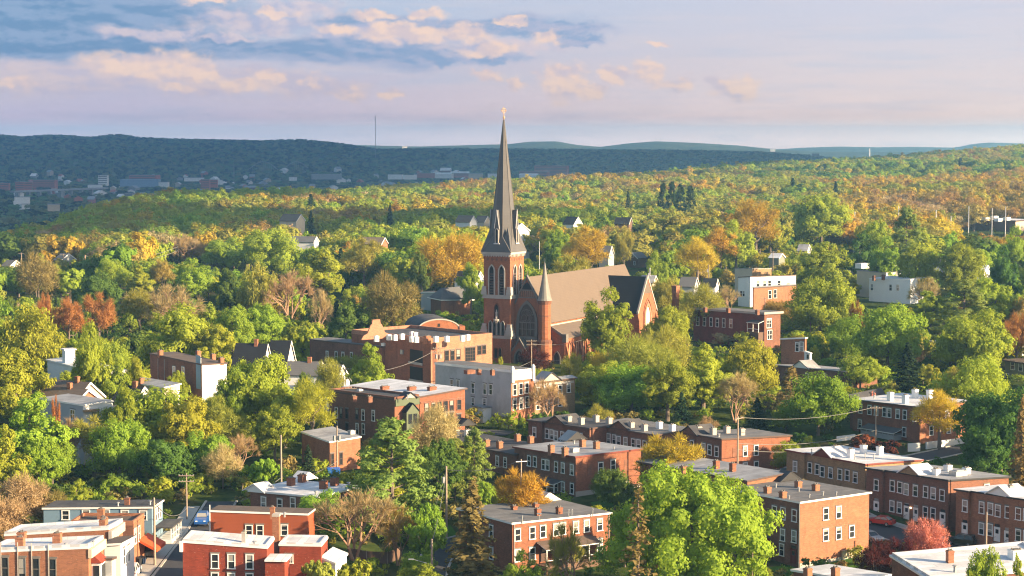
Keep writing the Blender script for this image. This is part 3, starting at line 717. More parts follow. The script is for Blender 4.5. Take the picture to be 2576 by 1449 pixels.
    def row(s, f, xs, z, w=.85, h=1.65, **k):     # windows at photo x's, sill-centre height z
        for x in xs:
            u, _ = s.face(f, *s.q(x, 0), zfix=z); fr, pn, li = window_mesh(w, h, k.get('style', 'sash'))
            o = link('window', fr, s.root)
            if f == 'r': o.location = (u, 0, z)
            else: o.location = (-s.off(u), u, z); o.rotation_euler = (0, 0, -math.pi / 2)
            link('pane', pn, o); link('lintel', li, o)
        return s
    def door(s, f, pts, w=.95, h=2.1, m=None):    # pts = centre of the door
        d, g = door_mesh(w, h)
        for x, y in pts:
            u, z = s.face(f, *s.q(x, y)); o = link('door', d, s.root)
            if f == 'r': o.location = (u, 0, z - h / 2)
            else: o.location = (-s.off(u), u, z - h / 2); o.rotation_euler = (0, 0, -math.pi / 2)
            if m: o.material_slots[0].link = 'OBJECT'; o.material_slots[0].material = m
            link('pane', g, o)
        return s
    def panel(s, f, pts, w, h, m, d=.03, name='panel'):
        for x, y in pts:
            u, z = s.face(f, *s.q(x, y)); mb = MB(); mb.box(-w / 2, w / 2, -d, 0, -h / 2, h / 2); o = mb.build(name, m, s.root)
            if f == 'r': o.location = (u, 0, z)
            else: o.location = (-s.off(u), u, z); o.rotation_euler = (0, 0, -math.pi / 2)
        return s
    def chim(s, pts, h=1.2, w=.75, m=None, cap=True, d=None):   # pts = centre of the chimney's front
        for x, y in pts:
            u, v, z = s.onroof(*s.q(x, y), dh=h / 2); mb = MB(); a, b_ = w / 2, (d or w) / 2
            mb.box(-a, a, -b_, b_, -.5, h)
            mb.box(-a - .06, a + .06, -b_ - .06, b_ + .06, h - .22, h - .08)
            if cap:
                mb.box(-a * .6, a * .6, -b_ * .6, b_ * .6, h, h + .10, 1); mb.box(-a + .1, -a + .28, -.1, .1, h, h + .25, 1); mb.box(a - .28, a - .1, -.1, .1, h, h + .22, 1)
            mb.build('chimney', [m or BRICK, STONE_D], s.roof, (u, v, z))
        return s
    def pipes(s, pts, h=.8, r=.07, m=None):
        for x, y in pts:
            u, v, z = s.onroof(*s.q(x, y), dh=h / 2); mb = MB(); mb.tube((0, 0, -.2), (0, 0, h), r, r, 7); mb.lathe(0, 0, [(r * 1.8, h), (r * 1.8, h + .1), (.02, h + .16)], 8)
            mb.build('vent_pipe', m or METAL, s.roof, (u, v, z))
        return s
    def boxes(s, pts, w=1.2, d=1.0, h=1.0, m=None, name='roof_unit'):
        for x, y in pts:
            u, v, z = s.onroof(*s.q(x, y), dh=h / 2); mb = MB(); mb.box(-w / 2, w / 2, -d / 2, d / 2, 0.03, h); mb.box(-w / 2 - .05, w / 2 + .05, -d / 2 - .05, d / 2 + .05, h, h + .08); mb.box(-w * .3, w * .3, -d * .3, d * .3, h + .08, h + .16)
            mb.build(name, m or WHITE, s.roof, (u, v, z))
        return s
    def pediment(s, x, y, w, h=1.3, depth=3.0, m=None, rm=None, f='l', name='pediment'):
        """small gable on the front edge (f l or r) or along a far edge (bl, br), centred at photo point (x, y)"""
        if f in 'lr':
            u, _ = s.face(f, *s.q(x, y), zfix=s.hN); b0 = s.zroof(0, u) if f == 'l' else s.zroof(u, 0); d0 = .35 + (s.off(u) if f == 'l' else 0)
        else:
            uu, vv, b0 = s.onroof(*s.q(x, y), dh=h * .4); b0 -= s.th
        mb = MB(); mb.prism([(-w / 2, 0, 0), (w / 2, 0, 0), (0, 0, h)], (0, depth, 0), 1, 0)
        t_ = .14; sl = math.hypot(w / 2, h)
        for sg in (-1, 1):
            nx, nz = sg * h / sl * t_, w / 2 / sl * t_
            ex, ez = sg * (w / 2 + .25), -.25 * h / (w / 2)
            mb.prism([(ex, -.25, ez), (0, -.25, h), (nx, -.25, h + nz), (ex + nx, -.25, ez + nz)][::sg], (0, depth + .3, 0), 1, 2)
        o = mb.build(name, [m or BRICK, rm or ROOF_G, WHITE if rm is ROOF_W else TRIM_D], s.roof)
        z = b0 + s.th * .6
        if f == 'l': o.location = (-d0, u, z); o.rotation_euler = (0, 0, -math.pi / 2)
        elif f == 'r': o.location = (u, -d0, z)
        elif f == 'bl': o.location = (s.lu + .35, vv, z); o.rotation_euler = (0, 0, math.pi / 2)
        else: o.location = (uu, s.lv + .35, z); o.rotation_euler = (0, 0, math.pi)
        return s
    def steps(s, f, pts, w=1.8, n=4, rail=True):
        for x, y in pts:
            u, z = s.face(f, *s.q(x, y)); z = max(z, .35); k = max(2, int(z / .18)); mb = MB()
            for i in range(k): mb.box(-w / 2, w / 2, -.6 - .28 * (i + 1), -.6 - .28 * i if i else -.003, -1.0, z - .18 * i)
            o = mb.build('stoop', CONC, s.root); r_ = MB()
            for sg in (-1, 1):
                xx = sg * (w / 2 - .05); r_.tube((xx, -.1, z + .85), (xx, -.6, z + .85), .03, .03, 5); r_.tube((xx, -.6, z + .85), (xx, -.6 - .28 * k, .85), .03, .03, 5)
                r_.tube((xx, -.6, z), (xx, -.6, z + .85), .03, .03, 5); r_.tube((xx, -.6 - .28 * k, -.2), (xx, -.6 - .28 * k, .85), .03, .03, 5)
            rr = r_.build('handrail', TRIM_D, o)
            if f == 'r': o.location = (u, 0, 0)
            else: o.location = (-s.off(u), u, 0); o.rotation_euler = (0, 0, -math.pi / 2)
        return s
    def porch(s, f, x0, x1, y, depth=2.0, drop=.7, posts=3, rm=None, enclosed=None, z=None, name='porch'):
        u0, z0 = s.face(f, *s.q(x0, y)); u1, _ = s.face(f, *s.q(x1, y), zfix=z0)
        if z is not None: z0 = z
        L = abs(u1 - u0); u0 = min(u0, u1)
        mb = MB(); mb.hexa([(-.15, -depth - .2, z0 - drop), (L + .15, -depth - .2, z0 - drop), (L + .15, -.003, z0), (-.15, -.003, z0), (-.15, -depth - .2, z0 - drop + .14), (L + .15, -depth - .2, z0 - drop + .14), (L + .15, -.003, z0 + .14), (-.15, -.003, z0 + .14)], ks=[1, 0, 1, 1, 1, 1])
        o = mb.build(name, [rm or ROOF_G, WHITE], s.root); p = MB(); fl = max(z0 - drop - 2.4, .2)
        p.box(0, L, -depth, -.003, -2, fl, 1)
        for i in range(posts + 1):
            x = .08 + (L - .16) * i / posts; p.box(x - .07, x + .07, -depth + .02, -depth + .16, fl + .002, z0 - drop)
        if not enclosed: p.box(.1, L - .1, -depth + .05, -depth + .11, fl + .8, fl + .9)
        p.build('porch_post', [WHITE if not enclosed else enclosed, BROWN_W], o)
        if enclosed:
            g = MB(); g.box(.05, L - .05, -depth + .1, -.004, fl + 1.0, z0 - drop - .1); g.build('pane', GLASS, o); g = MB(); g.box(.02, L - .02, -depth + .08, -.005, fl + .003, fl + .997); g.build('panel', enclosed, o)
        if f == 'r': o.location = (u0, 0, 0)
        else: o.location = (-s.off(u0 + L / 2), u0 + L, 0); o.rotation_euler = (0, 0, -math.pi / 2)
        return s
    def box(s, u0, u1, v0, v1, z0, z1, m, name):
        mb = MB(); mb.box(u0, u1, v0, v1, z0, z1); mb.build(name, m, s.root); return s
    def foundation(s, h=.6, m=None, f='r'):
        mb = MB()
        if f == 'r': mb.box(-.02, s.lu + .04, -.06, -.002, -3, h)
        else: mb.box(-.06, -.002, -.02, s.lv + .04, -3, h)
        mb.build('foundation', m or CONC, s.root); return s
    def downpipe(s, f, xs, m=None):
        for x in xs:
            u, _ = s.face(f, *s.q(x, 0), zfix=s.hN * .6); mb = MB(); top = s.hN - .05
            p = (u, -.08) if f == 'r' else (-.08 - s.off(u), u)
            mb.tube((p[0], p[1], -.5), (p[0], p[1], top), .06, .06, 6); mb.build('downpipe', m or METAL, s.root)
        return s
def gable_house(name, label, q, ridge_a, ridge_b, D, ang, half, wall_h, rise, wm, rm, cat='house', win=(), group=None, over=.35, ridge_axis='v', trim=WHITE, chimney=0, clear=.9, down=3):
    """house under a ridge: ridge_a = photo px of the gable peak nearest the camera (at distance D), ridge_b = x of the other end; half = half width"""
    a = R(ang); p = at_depth(*q(*ridge_a), D); g = tz(p.x, p.y)
    dx, dy = math.cos(a), math.sin(a); k = _k(q(*ridge_b)[0])
    L = (k * (p.y * CP + (CAMZ - p.z) * SP) - p.x) / (dx - k * dy * CP); L = max(4.0, min(abs(L), 30))
    if dx * 1 > 0 and k < _k(q(*ridge_a)[0]): pass
    top = p.z - g; eav = top - rise
    root = thing(name, label, cat, (p.x, p.y, g), a, group)
    w = MB(); w.prism([(0, -half, -down), (0, half, -down), (0, half, eav), (0, 0, top - .1), (0, -half, eav)], (L, 0, 0)); w.build('wall', wm, root)
    r_ = MB(); t_ = .16; sl = math.hypot(half, rise); o = over
    for sg in (-1, 1):
        ey, ez = sg * (half + o), eav - o * rise / half; ny, nz = sg * rise / sl * t_, half / sl * t_
        r_.prism([(-o, ey, ez), (-o, 0, top), (-o, ny, top + nz), (-o, ey + ny, ez + nz)][::-sg], (L + 2 * o, 0, 0), 0, 1)
    ro = r_.build('roof', [rm, trim], root)
    t2 = MB()
    for sg in (-1, 1):
        ey, ez = sg * (half + o), eav - o * rise / half
        t2.prism([(-o - .03, ey, ez - .28), (-o - .03, 0, top - .28), (-o - .03, 0, top + .1), (-o - .03, ey, ez + .1)][::-sg], (.05, 0, 0))
    t2.build('bargeboard', trim, root)
    for (yy, zz, ww, hh) in win:
        fr, pn, li = window_mesh(ww, hh, 'sash'); ob = link('window', fr, root, (-.005, yy, zz), -math.pi / 2); link('pane', pn, ob)
    for i in range(chimney):
        c = MB(); c.box(-.4, .4, -.35, .35, -1.5, 1.1); c.box(-.46, .46, -.41, .41, .85, 1.0); c.build('chimney', BRICK_O, ro, (L * (.35 + .35 * i), .2, top))
    pr = [proj(*(p.x + u * dx - v * dy, p.y + u * dy + v * dx, g + h)) for u in (0, L) for v in (-half, half) for h in (0, top)]
    xs = [r[0] for r in pr]; ys = [r[1] for r in pr]
    if clear: BLDS.append((min(xs), max(xs), min(ys), min(ys) + (max(ys) - min(ys)) * clear, D))
    FOOT.append((Vector((p.x + half * dy, p.y - half * dx)), Vector((dx, dy)), Vector((-dy, dx)), L, 2 * half))
    return root
FARFREE = []
LANDMARKS = [(1268, 640, 'the church spire'), (1400, 880, 'the church front'), (1520, 730, 'the church roof'), (1625, 800, 'the church transept'), (1160, 890, 'the salmon brick school'), (880, 880, 'the school end block'),
 (680, 890, 'the twin gabled houses'), (470, 910, 'the white ended brick house'), (190, 1020, 'the flat grey house'), (80, 930, 'the long white house'), (960, 1020, 'the brown house'), (1215, 1000, 'the grey stucco house'),
 (1600, 1080, 'the long terrace'), (1380, 1150, 'the red cornice house'), (1380, 1330, 'the wide grey roof'), (2090, 1330, 'the sunlit end wall'), (2130, 1140, 'the tan brick house'), (2330, 1240, 'the white doors house'), (2500, 1300, 'the right edge house'),
 (2260, 1030, 'the glazed porch house'), (1850, 800, 'the pale cornice house'), (1950, 740, 'the bright orange house'), (2230, 700, 'the white flat house'), (2500, 560, 'the wide brown store'), (1700, 740, 'the brick stack'),
 (760, 1220, 'the four chimney roof'), (860, 1100, 'the small workshop'), (590, 1380, 'the dark red house'), (650, 1310, 'the rust red house'), (300, 1290, 'the blue house'), (150, 1380, 'the pilaster house'),
 (2050, 880, 'the narrow orange house'), (2560, 900, 'the grey green house'), (1100, 740, 'the slate roofed building'), (1590, 650, 'the barn roofed house'), (2180, 690, 'the beige block'), (180, 670, 'the power lines'), (1120, 1300, 'the leaning utility pole')]
A = 34.0
RH = 'brick row houses'
# ---- front middle: two storey brick house with the broad grey roof
b = Bld('brick_house', 'brick house with wide grey roof and long back porch, nearest in the middle', Q3, (205, 1122), (820, 1057), (-135, 1030), 285, A, BRICK, roof=ROOF_G, edge=WHITE, group=RH, clear=.62)
b.win('r', [(237, 1190), (330, 1178), (397, 1168), (480, 1157), (523, 1150), (605, 1142), (673, 1133), (756, 1125), (237, 1320), (330, 1308), (756, 1253), (665, 1262)]).door('r', [(400, 1312), (500, 1300), (590, 1290)], m=TRIM_B)
b.win('l', [(72, 1165), (72, 1305), (-40, 1140)]).chim([(215, 1018), (352, 1003)], .55).chim([(365, 1045), (500, 1035)], 1.0).pediment(455, 958, 4.2, 1.3, 2.0, WHITE_W, ROOF_W, 'br')
b.porch('r', 362, 700, 1238, 2.4, .8, 5, ROOF_B).pipes([(267, 1090), (560, 1050), (580, 1048), (712, 1045)]).downpipe('r', [215, 812])
mb = MB(); mb.tube((0, 0, 0), (0, 0, .7), .04, .04, 6); mb.lathe(0, 0, [(.02, .7), (.35, .8), (.42, .9)], 10); u, v, z = b.onroof(*Q3(375, 1075), dh=.4); mb.build('dish_aerial', METAL, b.roof, (u, v, z))
# ---- right: brick house with the sunlit end wall
b = Bld('brick_house', 'brick house with tall sunlit end wall and white eaves, beside the red car', Q4, (372, 990), (808, 928), (-97, 900), 289, A, BRICK_O, BRICK_D, roof=ROOF_G, edge=WHITE, group=RH, clear=.9)  # orange for the sunlit wall, brown for the shaded: light set by colour
b.win('r', [(533, 1057), (614, 1047), (533, 1190), (614, 1180), (697, 1168)]).win('l', [(265, 1055), (336, 1068), (210, 1045), (262, 1190), (334, 1200), (256, 1283)]).door('l', [(330, 1325)], m=TRIM_R)
b.chim([(262, 935), (360, 870), (470, 890), (165, 905)], .95, .85, BRICK_O).pediment(545, 868, 4.0, 1.3, 2.0, TRIM_D, ROOF_D, 'br').pipes([(218, 880), (363, 905), (515, 930)], .5, .12).foundation(.8).downpipe('l', [368])
b.win('r', [], ).box(-1.9, -.1, 6.5, 10.5, -3, 3.6, BRICK_R, 'annex').box(-2.1, .1, 6.3, 10.7, 3.61, 3.8, ROOF_G, 'annex_roof')
HB = b; b.pipes([(300, 955), (430, 945), (600, 930)], .45, .1)
# ---- middle: brick house with dark red cornice
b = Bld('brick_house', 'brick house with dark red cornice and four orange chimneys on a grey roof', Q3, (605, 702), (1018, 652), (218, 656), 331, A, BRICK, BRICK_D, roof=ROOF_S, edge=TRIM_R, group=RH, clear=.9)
b.win('r', [(762, 765), (840, 748), (925, 887)]).panel('r', [(692, 775), (922, 748), (700, 890)], .8, 1.9, BRICK_D, .05, 'blind_window')
b.win('l', [(311, 722), (348, 727), (402, 745), (428, 748), (482, 760), (525, 767), (582, 778), (482, 890), (525, 887), (582, 897), (311, 850)])
b.chim([(450, 645), (537, 660), (648, 610), (736, 622)], 1.25, .85, BRICK_O).boxes([(597, 655)], 1.3, 1.0, .6, METAL).pediment(815, 607, 4.0, 1.3, 2.5, TRIM_D, ROOF_S, 'br').porch('l', 420, 515, 828, 1.6, .5, 2, ROOF_D).foundation(.9, STONE).pipes([(595, 605), (845, 645)], .5, .12)
# ---- behind it: dark roofed terrace
b = Bld('brick_house', 'dark roofed terrace house left of the red cornice house, mostly behind pines', Q3, (222, 688), (440, 605), (-370, 590), 345, A, BRICK_D, roof=ROOF_D, edge=TRIM_B, group=RH, clear=.5)
b.win('l', [(110, 722), (160, 732), (30, 705)]).chim([(42, 608), (124, 620), (237, 575), (320, 587)], 1.2, .9, BRICK_O).chim([(-80, 545), (-150, 545)], 1.2, .9, WHITE).pediment(375, 578, 3.6, 1.2, 2.0, TRIM_D, ROOF_D, 'br')
# ---- long terrace behind, three houses
b = Bld('brick_house', 'leftmost house of the long brick terrace, pale chimneys and peaked gable', Q3, (712, 520), (930, 490), (318, 468), 362, 40, BRICK_D, roof=ROOF_D, edge=TRIM_B, group=RH, bays=((318, 402, .5), (560, 706, .5)))
b.win('l', [(357, 538), (424, 550), (454, 555), (481, 563), (521, 568), (580, 567), (612, 572), (649, 577)]).chim([(560, 460), (640, 470), (733, 455)], 1.25, .9, STONE).pediment(487, 472, 5.2, 1.4, 5, BRICK_D, ROOF_D)
b = Bld('brick_house', 'middle house of the long brick terrace behind the golden tree', Q3, (1125, 562), (1350, 525), (705, 495), 354, 40, BRICK_D, roof=ROOF_G, edge=TRIM_B, group=RH, bays=((705, 790, .5), (960, 1120, .5)))
b.win('l', [(743, 572), (813, 580), (848, 587), (877, 597), (920, 604), (982, 612), (1016, 617), (1055, 625)]).chim([(815, 468), (955, 498), (1038, 512)], 1.15, .9, STONE).chim([(1133, 495), (1214, 512)], 1.2, .9, WHITE).pediment(888, 507, 5.2, 1.4, 5, BRICK_D, ROOF_D)
b = Bld('brick_house', 'rightmost house of the long brick terrace with blind windows in its end wall', Q3, (1528, 590), (1960, 572), (1280, 548), 346, A, BRICK, BRICK_D, roof=ROOF_G, edge=TRIM_B, group=RH)
b.win('l', [(1413, 642), (1452, 652), (1496, 662), (1340, 625)]).win('r', [(1675, 660), (1744, 655), (1745, 757), (1675, 765)]).panel('r', [(1608, 668), (1863, 655)], .85, 1.8, BRICK_D, .05, 'blind_window').chim([(1380, 525), (1473, 535), (1560, 525), (1653, 538)], 1.2, .9, STONE).pediment(1330, 545, 4.6, 1.4, 5, BRICK_D, ROOF_D).pipes([(1507, 562)], .5, .2)
# ---- silver roofed house behind the big maple
b = Bld('brick_house', 'low brick house with silver roof and white stepped parapet, behind the big lime tree', Q3, (1690, 852), (1925, 805), (1012, 775), 305, A, BRICK_O, roof=ROOF_S, edge=TRIM_B, group=RH, over=.5, clear=.4)
b.chim([(1493, 745), (1597, 762)], 1.3, .8).chim([(1285, 775)], 1.0, .9, BRICK_O).pediment(1652, 748, 4.4, 1.4, 3, METAL, ROOF_S, 'br')
# ---- tan brick house with the white roof
b = Bld('brick_house', 'tan brick house with bright white roof and dark red cornice', Q4, (800, 748), (1138, 722), (300, 658), 328, A, BRICK_T, roof=ROOF_W, edge=TRIM_R, group=RH, bays=((300, 410, .5), (600, 798, .5)))
b.win('l', [(354, 755), (434, 765), (480, 775), (513, 790), (565, 798), (638, 805), (684, 811), (735, 825), (354, 880), (434, 890), (480, 895)]).chim([(590, 655), (690, 674), (772, 648), (875, 657)], 1.5, .9, WHITE).pediment(522, 690, 4.6, 1.4, 4, TRIM_R, ROOF_W).pipes([(445, 665), (715, 700), (783, 690), (838, 700)], .8, .09)
# ---- brick house with white doors
b = Bld('brick_house', 'brown brick house with four white front doors and peaked gable, behind the red car', Q4, (1325, 850), (1690, 832), (805, 772), 309, A, BRICK_D, roof=ROOF_S, edge=TRIM_D, group=RH, bays=((805, 908, .5), (1135, 1322, .5)))
b.win('l', [(868, 873), (955, 880), (1003, 890), (1043, 901), (1101, 910), (1180, 916), (1228, 925), (1284, 938), (953, 1008), (1000, 1018), (1178, 1045), (1227, 1053)]).door('l', [(868, 1018), (1045, 1050), (1104, 1062), (1287, 1090)])
b.chim([(1120, 775), (1230, 791), (1305, 766), (1423, 783)], 1.0, 1.0, WHITE).pediment(1073, 802, 4.8, 1.4, 4, BRICK_T, ROOF_W).boxes([(1370, 800)], 2.6, 1.6, .8, METAL).steps('l', [(868, 1068), (1075, 1100), (1287, 1135)]).win('r', [(1550, 890)], .9, .9)
mb = MB(); mb.lathe(0, 0, [(.05, -.1), (.12, 0), (.05, .12)], 8); lm = bpy.data.materials.new('porch_lamp_glow'); lm.use_nodes = True; e = lm.node_tree.nodes['Principled BSDF']; e.inputs['Emission Color'].default_value = (1, .8, .5, 1); e.inputs['Emission Strength'].default_value = 6
u, z = b.face('l', *Q4(1074, 1018)); mb.build('porch_lamp', lm, b.root, (-.14 - b.off(u), u, z))
# ---- right edge house
b = Bld('brick_house', 'orange brick house with black cornice and white gable, cut by the right edge', Q4, (1905, 985), (2200, 955), (1372, 908), 290, A, BRICK_O, roof=ROOF_W, edge=TRIM_D, group=RH, bays=((1372, 1450, .5), (1708, 1903, .5)))
b.win('l', [(1428, 1005), (1520, 1017), (1575, 1025), (1622, 1037), (1684, 1047), (1765, 1055), (1815, 1062), (1518, 1150), (1572, 1157), (1765, 1190), (1815, 1198)]).door('l', [(1427, 1158), (1617, 1187), (1682, 1212)]).pediment(1640, 938, 5.0, 1.4, 4, WHITE, ROOF_W).chim([(1697, 905)], 1.3, 1.0, STONE).steps('l', [(1650, 1245)], 2.6)
# ---- bottom right white roofs
b = Bld('brick_house', 'brick house with flat white roof at the bottom right corner, brick chimney', Q4, (1190, 1478), (2050, 1400), (952, 1330), 250, 14, BRICK_D, roof=ROOF_W, edge=WHITE, group=RH, rim=(.35, .3, ROOF_W), clear=.5, flat=False)
b.chim([(1318, 1325)], 1.6, .8, BRICK_O).chim([(1735, 1310)], 1.2, 1.6, WHITE).pipes([(1350, 1405)], .8, .2)
b = Bld('brick_house', 'white roof edge with two brick chimneys at the bottom of the picture', Q4, (700, 1482), (930, 1450), (330, 1462), 243, A, BRICK_D, roof=ROOF_W, edge=WHITE, group=RH, clear=.5)
b.chim([(420, 1437), (595, 1433)], 1.5, .8, BRICK_O)
# ---- white roofed brick house at the right, upper street
b = Bld('brick_house', 'brick house with white roof and glazed grey porch, behind the pinkish shrubs', Q4, (1130, 388), (1440, 348), (706, 338), 375, A, BRICK_O, BRICK, roof=ROOF_W, edge=TRIM_B, group=RH)  # the end wall's lighter orange brick has sunlight put into its colour
b.win('l', [(753, 392), (811, 400), (853, 405), (905, 414), (936, 418), (989, 425), (1034, 431), (750, 490), (1030, 540)]).win('r', [(1095, 443), (1200, 430), (1300, 420), (1200, 530), (1310, 518)]).chim([(942, 315), (1037, 332), (1098, 297), (1190, 300)], 1.7, .95, WHITE).porch('l', 805, 1015, 488, 2.2, .7, 6, SHING_G, GREY_W).pipes([(840, 318)], .5, .15)
b.box(-2.5, 9, -4.3, -4.0, -1, 1.1, WHITE, 'garden_wall')
b = Bld('brick_house', 'low dark roofed house left of the white roofed brick house', Q4, (705, 345), (900, 300), (690, 300), 392, A, BRICK_D, roof=ROOF_D, edge=TRIM_B, group=RH, clear=.3)
b = Bld('brick_house', 'low brown terrace with a small pediment, half hidden behind green trees', Q4, (660, 165), (860, 180), (190, 120), 450, 40, BRICK_D, roof=ROOF_S, edge=TRIM_B, group=RH, clear=.5)
b.pediment(378, 128, 5, 1.6, 4, WHITE, ROOF_S).win('l', [(415, 195), (300, 180), (520, 195)])
# ---- grey stuccoed three storey house with the orange front
b = Bld('brick_house', 'three storey house with grey stucco side and orange brick front under a white cornice', Q9, (2000, 560), (2218, 540), (1268, 556), 396, 38, BRICK_O, STUCCO, roof=ROOF_G, edge=WHITE, group=RH, over=.12, thick=.5)
b.win('l', [(1428, 675), (1487, 680), (1632, 710), (1747, 718), (1805, 723), (1632, 850), (1745, 857)], .9, 2.0, lintel=True).win('r', [(2035, 725), (2093, 715), (2150, 705), (2035, 867), (2095, 857), (2152, 845)], .85, 2.1).door('l', [(1740, 1020)], m=TRIM_R)
b.panel('r', [(2108, 590)], b.lu - .05, 1.5, WHITE, .22, 'cornice').chim([(1690, 543), (1820, 548)], .55, .7, BRICK_D).boxes([(1600, 555)], 2.0, 1.2, .7, BRICK_D)
for uu in (.25, b.lu - .25):
    mb = MB(); mb.box(-.25, .25, -.5, .1, b.hN - 2.0, b.hN + 1.0); mb.lathe(0, -.2, [(.28, b.hN + 1.0), (.2, b.hN + 1.2), (.1, b.hN + 1.35)], 8); mb.build('bracket', WHITE, b.root, (uu, 0, 0))
b.box(-2.2, -.05, 6.4, 10.2, -2, 3.0, WHITE, 'entry_shed').box(-2.4, .1, 6.2, 10.4, 3.01, 3.2, ROOF_S, 'entry_roof').foundation(1.6, STONE_D, 'l')
# ---- gabled fronts right of it
b = Bld('brick_house', 'tan terrace with small front gable, right of the orange fronted house', Q3, (345, 232), (600, 200), (322, 222), 407, 38, BRICK_T, roof=ROOF_S, edge=TRIM_B, group=RH, over=.4)
b.win('r', [(365, 285), (410, 280), (447, 275), (505, 270), (560, 262), (365, 370), (410, 365), (447, 355), (505, 350)]).pediment(445, 222, 5, 1.7, 3, STONE, ROOF_S, 'r').panel('r', [(470, 232)], b.lu * .96, .5, STONE, .1, 'band')
# ---- brown house with green cornice, and red one with the white roof
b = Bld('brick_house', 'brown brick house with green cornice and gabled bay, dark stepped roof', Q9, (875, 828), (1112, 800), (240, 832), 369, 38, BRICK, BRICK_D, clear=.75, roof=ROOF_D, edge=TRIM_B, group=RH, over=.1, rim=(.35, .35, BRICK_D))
b.win('l', [(314, 948), (573, 970), (671, 976), (314, 1082), (515, 1103), (575, 1105)], .8, 1.9).win('l', [(415, 957), (512, 962), (358, 950), (415, 1095)], .8, 1.8, frame=TRIM_B).panel('r', [(995, 842)], b.lu * .97, 1.3, TRIM_G, .25, 'cornice').pediment(1018, 795, 2.8, 1.0, 2.0, STONE, ROOF_D, 'r')
u, z = b.face('r', *Q9(1012, 905)); mb = MB(); mb.prism([(-1.4, -1.3, z - 4), (1.4, -1.3, z - 4), (1.4, -1.3, z - .4), (0, -1.3, z + 1.0), (-1.4, -1.3, z - .4)], (0, 1.295, 0)); o = mb.build('bay_window', TRIM_G, b.root, (u, 0, 0))
mb = MB()
for sg in (-1, 1): mb.prism([(sg * 1.6, -1.5, z - .6), (0, -1.5, z + 1.05), (0, -1.5, z + 1.2), (sg * 1.6, -1.5, z - .45)][::sg], (0, 1.495, 0))
mb.build('bay_roof', SHING_D, o); mb = MB(); mb.box(-1.0, -.15, -1.36, -1.302, z - 2.7, z - .9); mb.box(.15, 1.0, -1.36, -1.302, z - 2.7, z - .9); mb.build('pane', GLASS, o)
b.chim([(480, 800), (630, 805)], .6, .9, BRICK_D).pipes([(1000, 795)], .7, .1)
b = Bld('brick_house', 'red brick house with broad white roof and three brick chimneys, behind the brown bushy tree', Q9, (1118, 800), (1555, 722), (385, 765), 374, 38, BRICK, BRICK_D, clear=.8, roof=ROOF_W, edge=TRIM_B, group=RH, over=.35)
b.win('r', [(1185, 905), (1250, 897), (1310, 889), (1368, 882), (1425, 875), (1497, 866), (1310, 1010), (1368, 1003), (1425, 996), (1497, 1012)], .8, 1.9, frame=TRIM_B).chim([(780, 707), (1040, 712), (1235, 712)], .7, 1.6, BRICK, d=.9).chim([(540, 735)], .6, .8, WHITE).panel('r', [(1335, 830)], b.lu * .97, .35, BRICK_D, .12, 'band')
# ---- school beside the church
b = Bld('school', 'brick block at the left end of the school, brown side wall and plain sunlit end', Q9, (745, 318), (930, 298), (55, 262), 452, 38, BRICK_S, BRICK_D, roof=ROOF_G, edge=TRIM_B, cat='school', over=.1)
b.win('l', [(225, 400), (312, 406), (378, 410), (460, 415)], .9, 2.2, frame=WHITE).win('r', [(835, 400), (835, 530)], 1.0, 2.2).boxes([(780, 290)], 1.4, 1.0, .6, WHITE)
b = Bld('school', 'flat roofed salmon brick school with many white roof units, beside the church', Q9, (1225, 268), (1818, 218), (460, 222), 437, 36, BRICK_S, BRICK, roof=ROOF_D, edge=BRICK_S, cat='school', over=.05, rim=(.7, .4, BRICK_S), clear=.8)
b.win('r', [(1378, 397), (1433, 391), (1490, 384)], .95, 2.1, frame=TRIM_B).win('r', [(1605, 382)], 2.6, 2.9, 'grid', frame=TRIM_B).win('r', [(1692, 343), (1738, 337)], .9, 1.8, frame=TRIM_B).win('r', [(1610, 530)], 2.4, 1.6, 'grid')
b.panel('l', [(1085, 405)], 5.2, 3.0, DARKVOID, .04, 'loggia_shade').panel('l', [(1085, 570)], 5.2, 3.0, DARKVOID, .04, 'loggia_shade').panel('l', [(1080, 470), (1085, 640)], 5.6, .5, STONE, .2, 'balcony').panel('l', [(950, 360)], 1.0, 1.0, METAL, .3, 'louvre')  # flat dark sheets paint the shade of the open recesses
b.panel('r', [(1262, 470)], 1.0, 11.5, BRICK_D, .06, 'pilaster')
b.boxes([(820, 222), (880, 225), (948, 215), (1040, 240), (1085, 245), (1075, 200), (1275, 240), (1530, 232), (1580, 222), (1380, 238), (700, 235), (1043, 195)], .9, .8, 1.2, WHITE).chim([(1190, 232)], 1.3, 1.2, BRICK_O)
# its shaped gable on the far parapet
u, v, z = b.onroof(*Q9(700, 205), dh=0.4)
g = [(-4, 0, 0), (4, 0, 0), (3.4, 0, .9), (2.3, 0, 1.4), (1.5, 0, 3.2), (1.1, 0, 3.5), (1.0, 0, 4.4), (-1.0, 0, 4.4), (-1.1, 0, 3.5), (-1.5, 0, 3.2), (-2.3, 0, 1.4), (-3.4, 0, .9)]
mb = MB(); mb.prism(g, (0, .4, 0)); mb.build('shaped_gable', BRICK_S, b.roof, (u, v, z - .3))
